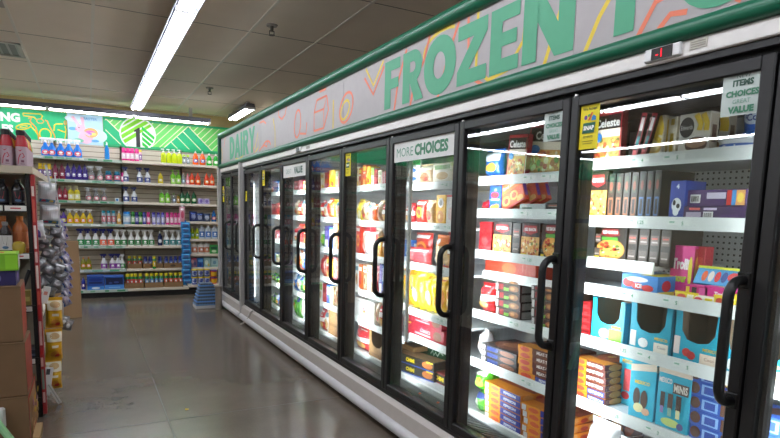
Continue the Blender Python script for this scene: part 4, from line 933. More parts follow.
# blue strip of sponges hanging at the bay joint
o = empty('sponge_strip', (1.415, 9.885, 1.14), 0, 'tall blue clip strip of sponge packs hanging between two far shelf bays', 'strip')
mb = MB(); mb.box(-.012, 0, -1.04, .012, .003, .06, '#2a6fae'); mb.build('strip', o)
for k in range(12):
    mb = pouch(.15, .105, .05, '#2f86c8', [('e', .5, .5, .3, .3, '#3d5f96'), ('r', .15, .7, .85, .82, '#58b4ea')], k); p = mb.build('sponge_pack', o); p.location = (((k % 3)-1)*.006, -.05, -.075-k*.085)
o = empty('hanging_pack', (1.37, 9.875, 1.18), 0, 'pink hanging pack above the blue sponge strip on the far shelves', 'pack')
pouch(.085, .24, .03, '#e0a4b4', [('e', .5, .45, .3, .25, '#c8506e'), ('r', .2, .75, .8, .9, '#f2e6ea')]).build('body', o)
mb = MB(); mb.box(-.012, .01, .235, .012, .014, .275, '#e8e8e8'); mb.build('hook', o)
mb = MB(); mb.box(1.55, 9.635, .004, 1.76, 9.65, .054, M('#2fa81c', .5)); o = mb.build('floor_sign'); tag(o, 'bright green strip sign at floor level below the far shelves', 'sign')
# nested baskets and steel post beside the cooler
for k in range(7):
    z = .045+k*.044; t = 1-.066*k; w0, d0 = .158*t, .13*t; w1, d1 = w0-.011, d0-.009; h = .043
    V = [(-w0, -d0, 0), (w0, -d0, 0), (w0, d0, 0), (-w0, d0, 0), (-w1, -d1, h), (w1, -d1, h), (w1, d1, h), (-w1, d1, h)]
    mb = MB(); mb.add(V, [(0,1,5,4), (1,2,6,5), (2,3,7,6), (3,0,4,7), (4,5,6,7)], M('#5b6b80', .45))
    rim = M('#5f97dc' if k in (1, 3, 6) else '#6f93bc', .4); f = .012
    for p, q in ((0,1), (1,2), (2,3), (3,0)): mb.tube([(V[p][0], V[p][1], f), (V[q][0], V[q][1], f)], .009, rim, 6)
    for q in range(8):
        x = -w1+2*w1*(q+.5)/8; mb.box(x-.006, -d0-.003, .020, x+.006, -d1+.002, .040, '#2e3640')
    o = mb.build('shopping_basket'); o.location = (1.445, 8.28, z)
    tag(o, '%s blue and grey shopping basket in the upturned stack beside the cooler' % (['lowest', 'second', 'third', 'fourth', 'fifth', 'sixth', 'topmost'][k]), 'basket', 'nested shopping baskets')
mb = MB(); mb.box(-.165, -.135, 0, .165, .135, .043, M('#c9c9c9', .5), .006); o = mb.build('basket_base'); o.location = (1.445, 8.28, 0); tag(o, 'white base tray under the stack of shopping baskets', 'base')
mb = MB(); mb.lathe([(.045, 0), (.045, .30), (.048, .305), (.048, .325), (.03, .33)], M('#a39a90', .28, .8), 20); o = mb.build('steel_post', None, True); o.location = (1.575, 8.06, 0); tag(o, 'short brushed steel bollard on the floor beside the cooler', 'post')

# ------------------------------------------------------------------ metal rack at the end of the near aisle
RX0, RX1, RY0, RY1 = -1.22, -.315, 4.25, 4.70
rack = empty('display_rack', ((RX0+RX1)/2, RY0, 0), 0, 'black metal end rack with beige top shelf and red edged side panel', 'rack')
def rp(mb, name, smooth=False, label=None): return part(mb, name, rack, smooth, label)
RB = M('#17171a', .4)
for x in (RX0, RX1-.024):
    mb = MB(); mb.box(x, RY0+.005, 0, x+.024, RY0+.035, 1.60, RB, .003); rp(mb, 'post')
    mb = MB(); mb.box(x, RY1-.03, 0, x+.024, RY1, 1.60, RB, .003); rp(mb, 'post')
mb = MB(); mb.box(RX0-.01, RY0-.02, 1.605, RX1+.015, RY1+1.25, 1.625, M('#b5a996', .5)); mb.box(RX0-.01, RY0-.024, 1.588, RX1+.015, RY0-.02, 1.632, M('#c4b8a4', .45)); mb.box(RX1+.015, RY0-.024, 1.588, RX1+.019, RY1+1.25, 1.632, M('#c4b8a4', .45)); rp(mb, 'top_shelf')
for z in (1.385, 1.085, .745, .40, .13):
    mb = MB(); mb.box(RX0+.024, RY0+.01, z-.012, RX1-.024, RY1, z, RB); mb.box(RX0, RY0-.004, z-.036, RX1-.004, RY0+.008, z+.008, M('#101012', .35))
    s = rp(mb, 'shelf')
    r = MB(); x = RX1-.14
    r.box(x, RY0-.0065, z-.030, x+.115, RY0-.004, z+.002, M('#dcdad6', .5)); r.box(x+.03, RY0-.0072, z-.018, x+.085, RY0-.0065, z-.010, '#b8444a'); r.box(x-.12, RY0-.0065, z-.030, x-.01, RY0-.004, z+.002, '#cfd8d0'); r.box(x-.10, RY0-.0072, z-.026, x-.07, RY0-.0065, z-.004, '#3a7a4c')
    ro = r.build('price_rail', None); ro.parent = s
mb = MB(); mb.tube([(RX1-.03, RY0+.03, .98), (RX1-.12, RY0+.03, .73)], .012, RB, 8); rp(mb, 'brace')
mb = MB(); mb.box(RX0, RY1, .05, RX1, RY1+.03, 1.60, M('#8f8676', .6)); rp(mb, 'back_panel')
mb = MB(); mb.box(RX1+.002, RY0+.0, .02, RX1+.026, RY0+.05, 1.585, M('#a52f33', .4), .003)
rnd = random.Random(4); z = .1
while z < 1.5:
    h = .04+rnd.random()*.13; mb.box(RX1+.006, RY0-.0012, z, RX1+.020, RY0+.0005, z+h, rnd.choice(['#d9b4b0', '#c9574c', '#e6d8d2', '#7a8f86', '#b5262c', '#cc4f3f'])); z += h+.02
rp(mb, 'side_panel', False, 'red side panel with printed edge')
gon = empty('aisle_shelving', (-.80, 5.3, 0), 0, 'beige aisle shelving run standing behind the black metal rack', 'shelves')
mb = MB(); mb.box(-1.24, 4.74, 0, -.36, 6.0, .12, DKK); part(mb, 'kick_plate', gon)
mb = MB(); mb.box(-.83, 4.74, .12, -.77, 6.0, 1.58, BEI); part(mb, 'back_panel', gon)
for z in (.14, .5, .86, 1.22):
    mb = MB(); mb.box(-1.24, 4.74, z-.02, -.36, 6.0, z, BEI2); part(mb, 'shelf', gon)
# drinks on the top shelf
def pinkbottle(i):
    mb = MB(); mb.lathe([(.028, 0), (.0305, .006), (.0305, .138), (.029, .160), (.022, .188), (.021, .198)], M(('#b8323c', '#c8962e', '#d86a2a', '#8fae3a')[i], .25), 18)
    parts = []
    l = MB(); l.decals([('r', 0, 0, 1, 1, M('#b9a2ac', .4)), ('l', [(.40, .1), (.44, .4), (.52, .6), (.62, .66), (.68, .5), (.60, .42)], .006, '#b33048'), ('p', [(.38, .88), (.50, .80), (.62, .86), (.52, .74)], '#b33048'), ('r', .54, .18, .66, .30, '#7a4a60'), ('r', .52, .08, .68, .12, '#8a6a78')],
                      lambda u, v, o: ((.031+o)*math.sin((u-.5)*4.2), -(.031+o)*math.cos((u-.5)*4.2),   .008+v*.118), .145, .118, 14, .0005, .0006)
    parts.append(('label', l.mesh('label')))
    parts.append(('cap', MB().lathe([(.026, .194), (.026, .222), (.022, .228)], M('#1c191a', .4), 16).mesh('cap')))
    return mb.mesh('drink_bottle', True), parts
cols = ['pink', 'gold', 'orange', 'green']
for c in range(5):
    for r in range(6):
        k = 0 if r < 2 else (1, 2, 2, 3)[r-2]
        x, y = -.352-.080*c, 4.285+.082*r
        lab_ = '%s juice bottle in row %s back, %s column from the rack end' % (cols[k] if k else 'pink', ORD[r+1], ORD[c+1])
        put(('pb', k), lambda: pinkbottle(k), 'drink_bottle', lab_, 'bottle', 'juice bottles on top of the rack', (x, y, 1.626), (0, 0, -.25))
def darkbottle(h, w, body, lab_c, acc, cap):
    mb = MB(); r = w/2; mb.lathe([(r*.94, 0), (r, .005), (r, h*.62), (r*.9, h*.72), (r*.42, h*.86), (r*.40, h*.90)], M(body, .2), 16)
    l = MB(); l.decals([('r', 0, 0, 1, 1, M(lab_c, .4)), ('p', [(.36, .9), (.62, .9), (.55, .3), (.42, .45)], acc), ('e', .5, .18, .14, .10, '#4a6a8c')], lambda u, v, o: ((r+o)*math.sin((u-.5)*3.4), -(r+o)*math.cos((u-.5)*3.4), h*.12+v*h*.46), w*1.7, h*.46, 12, .0005, .0006)
    return mb.mesh('drink_bottle', True), [('label', l.mesh('label')), ('cap', MB().lathe([(r*.46, h*.88), (r*.46, h)], M(cap, .35), 14).mesh('cap'))]
for c in range(4):
    put(('db', 1), lambda: darkbottle(.165, .072, '#17161a', '#1d1b20', '#b8283a', '#111114'), 'drink_bottle', '%s black drink bottle with red mark from the rack end, second rack shelf' % ORD[c+1], 'bottle', 'black drink bottles on the rack', (-.385-.085*c, 4.31, 1.386))
for c in range(4):
    put(('db', 2), lambda: darkbottle(.235, .085, '#c06a34', '#c9784a', '#a8341e', '#d9803a'), 'juice_jug', '%s orange juice jug from the rack end, third rack shelf' % ORD[c+1], 'jug', 'orange juice jugs on the rack', (-.39-.092*c, 4.36, 1.086))
put(('db', 3), lambda: darkbottle(.20, .070, '#1c1214', '#c9c4c2', '#8a8482', '#8a8682'), 'soda_bottle', 'dark soda bottle with white label in front of the orange jugs', 'bottle', None, (-.462, 4.275, 1.086))
mb = MB(); mb.lathe([(.035, 0), (.037, .004), (.037, .055), (.03, .07), (.012, .078)], M('#a8902c', .35), 16); o = mb.build('snack_tub', None, True); o.location = (-.395, 4.275, 1.086); tag(o, 'small olive yellow tub on the rack beside the soda bottle', 'tub')
mb = carton(.055, .10, .06, '#9a8a4a', [('r', .1, .3, .9, .6, '#c9b86a')]); o = mb.build('food_tin'); o.location = (-.375, 4.28, .746); tag(o, 'yellow tin on the lower rack shelf behind the cartons', 'tin')
mb = carton(.09, .05, .08, '#3c4654', [('r', .1, .2, .9, .5, '#6f8090')]); o = mb.build('snack_box'); o.location = (-.375, 4.29, .401); tag(o, 'dark blue grey box low on the rack behind the cartons', 'box')
# cartons stacked before the rack
def case(name, label, w, d, h, loc, rz, front, side, end=None):
    mb = MB(); mb.box(-w, 0, 0, 0, d, h, M(front, .7, 0, 0, .1, 9), .003)
    mb.decals([('r', .02, .03, .98, .97, M(side, .6, 0, 0, .1, 12))]+(end or []), lambda u, v, o: (o, u*d, v*h), d, h)
    mb.decals([('r', .47, 0, .53, 1, M('#8d6c48', .5))] if False else [('r', 0, .965, 1, .985, '#6d5337')], lambda u, v, o: (-w+u*w, -o, v*h), w, h)
    o = mb.build(name); o.location = loc; o.rotation_euler = (0, 0, rz); return tag(o, label, 'carton', 'brown cartons stacked in front of the rack')
case('shipping_carton', 'topmost brown carton with red side, under the green box', .42, .36, .318, (-.352, 3.76, .622), .03, '#7b5f42', '#a4452a')
case('shipping_carton', 'middle brown carton with red side in the stack before the rack', .42, .36, .312, (-.346, 3.75, .308), .0, '#7b5f42', '#9c3d22')
chips = [('r', .08, .10, .94, .90, '#a8865c')]
rnd = random.Random(9)
for q in range(26): chips.append(('e', .12+rnd.random()*.78, .14+rnd.random()*.36, .06, .05, rnd.choice(['#c9a468', '#b58a50', '#dcc08a', '#8a5a34'])))
for q in range(16): chips.append(('e', .12+rnd.random()*.78, .52+rnd.random()*.34, .07, .06, rnd.choice(['#e0b820', '#b87a8a', '#d4a018', '#8a3a4a', '#c9a4a8'])))
case('shipping_carton', 'lowest brown carton with snack picture on its red side', .42, .50, .305, (-.345, 3.74, .0), .0, '#7b5f42', '#a8281e', chips)
mb = MB(); mb.add([(-.34, 4.0, .612), (-.34, 4.11, .612), (-.30, 4.10, .70), (-.31, 4.02, .70)], [(0,1,2,3)], M('#a37e54', .7)); mb.add([(-.337, 4.0, .612), (-.337, 4.11, .612), (-.297, 4.10, .70), (-.307, 4.02, .70)], [(3,2,1,0)], M('#a37e54', .7))
mb = carton(.36, .085, .20, '#2f2a5c', [('e', .75, .5, .06, .3, '#6d66a8')], [('e', .5, .5, .2, .3, '#6d66a8')]); o = mb.build('snack_box'); o.location = (-.555, 3.80, .9405); tag(o, 'navy blue box on the top carton, beneath the green box', 'box')
mb = carton(.34, .095, .24, '#7bb82c', [('r', .82, .08, .99, .92, '#8fd030'), ('e', .3, .5, .2, .3, '#d8c84a')], [('r', .06, .10, .94, .90, '#cfcfca'), ('r', .2, .4, .8, .5, '#b9b9b4')], [('r', .03, .05, .97, .95, '#a7d84a'), ('r', .2, .3, .8, .6, '#c8442e'), ('e', .3, .7, .15, .2, '#e6dc78')]); o = mb.build('snack_box'); o.location = (-.528, 3.78, 1.026); o.rotation_euler = (0, 0, .06); tag(o, 'lime green snack box on top of the navy box', 'box')
for nm, lb, loc, sz in (('price_card', 'white card taped to the middle carton at the frame edge', (-.49, 3.737, .46), (.075, .012, .12)), ('price_card', 'white card taped to the lowest carton, above the green strip', (-.455, 3.70, .14), (.075, .039, .12))):
    mb = MB(); mb.box(-sz[0], 0, 0, 0, sz[1], sz[2], M('#cfcdca', .5), .01); mb.decals([('p', [(.0, .2), (.5, .2), (.5, .7), (.0, .9)], '#3a6fa8')] if loc[2] < .3 else [('r', .2, .6, .8, .8, '#b9b7b4')], lambda u, v, o: (-sz[0]+u*sz[0], -o, v*sz[2]), sz[0], sz[2]); o = mb.build(nm); o.location = loc; tag(o, lb, 'card')
mb = MB(); mb.tube([(-.53, 3.69, .26), (-.40, 3.66, .03)], .020, M('#9bd8a0', .4), 8); o = mb.build('plastic_strip', None, True); tag(o, 'pale green plastic strip leaning before the lowest carton', 'strip')
mb = MB(); mb.box(-.338, 3.76, 0, -.300, 4.02, .045, M('#a88a5e', .7)); o = mb.build('cardboard_flap'); tag(o, 'tan cardboard piece on the floor beside the lowest carton', 'cardboard')

# ------------------------------------------------------------------ goods hanging on the side of the rack run
def hang(name, label, cat, mb, loc, rot, group=None): 
    o = mb.build(name); o.location = loc; o.rotation_euler = rot; return tag(o, label, cat, group)
WH = CLEAR('white_wrap', '#e6e6ea', .08, .6, .2, .90, '#dcdce0'); GW = CLEAR('grey_wrap', '#b0b0b8', .12, .7, .15, .88, '#8b8b90'); PW = CLEAR('lilac_wrap', '#d0c8e4', .12, .7, .15, .86, '#b9b4cc')
PRINT = [('r', .08, .03, .92, .20, '#4a86a8'), ('e', .3, .12, .12, .06, '#c84a62'), ('e', .7, .12, .12, .06, '#d8c04a')]
hang('paper_goods_bag', 'upper white bag of paper goods hanging beside the rack', 'bag', pouch(.115, .150, .09, '#ffffff', PRINT, 3, .3, WH), (-.240, 4.58, 1.405), (0, .1, .25), 'white bags hung beside the rack')
hang('paper_goods_bag', 'lower white bag of paper goods hanging beside the rack', 'bag', pouch(.125, .150, .10, '#ffffff', PRINT, 4, .3, WH), (-.232, 4.59, 1.260), (0, .08, .2), 'white bags hung beside the rack')
hang('paper_goods_bag', 'small white bag with purple print against the red rack panel', 'bag', pouch(.075, .13, .06, '#ffffff', [('e', .4, .3, .2, .25, '#5a4a9c'), ('r', .1, .7, .9, .8, '#d8d8e0')], 5, .3, WH), (-.290, 4.50, 1.16), (0, -.1, .2), 'white bags hung beside the rack')
mb = MB(); mb.box(-.007, -.003, 0, .007, .003, .17, M('#c9cdd0', .3)); hang('clip_strip', 'broad clear clip strip above the white bags', 'strip', mb, (-.215, 4.57, 1.50), (0, -.16, .2))
mb = MB(); mb.box(-.004, -.002, 0, .004, .002, .36, M('#c9cdd0', .3)); hang('clip_strip', 'narrow clear clip strip dropping to the grey packs', 'strip', mb, (-.172, 4.56, 1.24), (0, -.05, .2))
rnd = random.Random(21); n = 0
for r in range(9):
    for c in range(2):
        x = -.282+c*.066+rnd.uniform(-.010, .010); z = 1.17-r*.052+rnd.uniform(-.008, .008)
        hang('sock_pack', '%s grey wrapped pack in the %s column hanging by the rack' % (ORD[r+1]+' from top', ('inner', 'outer')[c]), 'pack', pouch(.082+rnd.uniform(-.01, .012), .078, .06, '#888888', [('e', .4, .5, .25, .2, '#a9a9b0')], n, .3, GW), (x, 4.64+.03*c+rnd.uniform(-.02, .02), z), (rnd.uniform(-.3, .3), rnd.uniform(-.7, .7), rnd.uniform(-.2, .5)), 'grey wrapped packs hanging by the rack'); n += 1
for r in range(10):
    x = -.150+.008*math.sin(r*1.7)+(.022 if r > 3 else 0)-(.02 if r > 7 else 0); z = 1.20-r*.060
    hang('wrapped_bottle_pack', '%s lilac clear pack from the top of the hanging strip' % ORD[r+1], 'pack', pouch(.062, .098, .055, '#aaaaaa', [('e', .80, .35, .12, .12, '#2e2e86'), ('r', .3, .2, .5, .7, '#d8d6e4'), ('e', .85, .8, .10, .08, '#5a4aa0'), ('r', 0, .05, .16, .9, '#3a62a8')], 40+r, .3, PW), (x, 4.74, z), (.1, -.45, .3), 'lilac packs on the hanging strip')
mb = MB(); mb.box(-.004, -.002, 0, .004, .002, .66, M('#b9b9c0', .4)); hang('clip_strip', 'long thin clip strip holding the lilac packs', 'strip', mb, (-.190, 4.73, .58), (0, .04, .2))
for k in range(2): hang('wrapped_bottle_pack', ('clear ball-shaped pack hanging lowest on the strip', 'second clear ball-shaped pack beside the lowest one')[k], 'pack', pouch(.075, .085, .07, '#999999', [('e', .5, .5, .2, .2, '#d8d8dc')], 60+k, .3, GW), (-.175-.025*k, 4.76, .47+.03*k), (.1, .3, .2), 'ball packs low on the strip')
for k, z in enumerate((.515, .285, .065)):
    hang('snack_bag', ('topmost', 'middle', 'lowest')[k]+' yellow snack bag hanging beside the rack', 'bag', pouch(.112, .225, .09, '#d9a41c', [('r', .06, .60, .94, .90, '#e9e2cc'), ('e', .5, .78, .3, .1, '#cfae7a'), ('r', .1, .34, .9, .56, '#e6b41a'), ('r', .3, .41, .7, .49, '#f4ecd8'), ('e', .5, .2, .26, .10, '#c9822c'), ('e', .65, .14, .14, .07, '#c83a24')], 70+k), (-.236-.012*k, 4.64, z), (0, .03, .25), 'yellow snack bags beside the rack')
mb = MB(); mb.box(-.05, -.006, 0, .0, .006, .20, M('#dedcda', .4), .004); mb.box(-.043, -.008, .15, -.02, -.006, .19, '#4a4a4c'); hang('price_holder', 'tilted white plastic price holder hooked beside the rack foot', 'sign', mb, (-.285, 4.50, .07), (0, .16, .25))
mb = MB(); mb.box(-.045, -.004, 0, .0, .004, .12, M('#e2dcda', .4), .003); mb.decals([('r', .2, .5, .7, .7, '#d88a7a')], lambda u, v, o: (-.045+u*.045, -.004-o, v*.12), .045, .12); hang('price_holder', 'small white price card hooked among the grey packs', 'sign', mb, (-.272, 4.50, .72), (0, .25, .25))
mb = MB(); mb.box(-.013, -.003, -.16, .013, .003, 0, M('#d4d2ce', .4)); mb.box(-.003, -.004, -.16, .003, -.003, 0, '#a9a7a4'); hang('label_strip', 'loose white label strip dangling over the floor by the yellow bags', 'strip', mb, (-.29, 4.48, .155), (.0, -.42, .2))
mb = MB(); mb.box(-.145, 0, 0, .145, .035, .96, M('#a58562', .75, 0, 0, .08, 5), .003); mb.box(.143, -.001, 0, .147, .036, .96, M('#a98c6a', .7)); o = mb.build('flattened_carton'); o.location = (-.262, 8.0, 0); o.rotation_euler = (-.03, 0, .05); tag(o, 'tall brown flattened carton standing on the floor past the rack', 'carton')
mb = MB(); mb.add([(-.012, -.008, .002), (.012, -.010, .006), (.014, .010, .002), (-.010, .012, .007)], [(0,1,2,3)], M('#d8b81e', .6)); mb.add([(-.012, -.008, .001), (.012, -.010, .005), (.014, .010, .001), (-.010, .012, .006)], [(3,2,1,0)], M('#d8b81e', .6)); o = mb.build('paper_scrap'); o.location = (.56, 4.02, .0008); tag(o, 'tiny yellow paper scrap lying on the concrete floor', 'scrap')
for k, (y, x) in enumerate(((3.02, 1.85), (2.82, 1.86))):
    mb = MB(); mb.lathe([(.006, 0), (.011, .003), (.008, .009)], M('#e0582c', .5), 8, 1, .7); o = mb.build('food_crumb', None, True); o.location = (x, y, .2475); tag(o, ('first', 'second')[k]+' orange crumb on the black air grille behind MORE CHOICES door', 'crumb')
# ------------------------------------------------------------------ goods in the freezers
def ST(base, front=(), side=(), top=()): return (base, list(front), list(side), list(top))
def food(base, a, b, c='#f2ead8'):
    return ST(base, [('e', .5, .36, .36, .24, a), ('e', .42, .38, .18, .13, b), ('r', .10, .70, .90, .90, c), ('r', .2, .76, .8, .84, base)], [('r', .1, .2, .9, .8, c), ('r', .2, .4, .8, .5, a)], [('e', .5, .5, .35, .3, a)])
def band(base, a, b): return ST(base, [('r', 0, .0, 1, .22, a), ('r', .15, .55, .85, .80, b), ('e', .5, .38, .25, .14, a)], [('r', .15, .15, .85, .85, a)], [('r', .1, .3, .9, .7, a)])
WHIT, RED, BK = '#f2f0ec', '#c01f26', '#1a1716'
BARC = lambda u0, v0, u1, v1: [('r', u0, v0, u1, v1, '#f0f0f0')]+[('r', u0+(u1-u0)*(.1+.11*k), v0+(v1-v0)*.15, u0+(u1-u0)*(.1+.11*k+(.04 if k % 2 else .06)), v1-(v1-v0)*.15, '#1a1a1a') for k in range(8)]
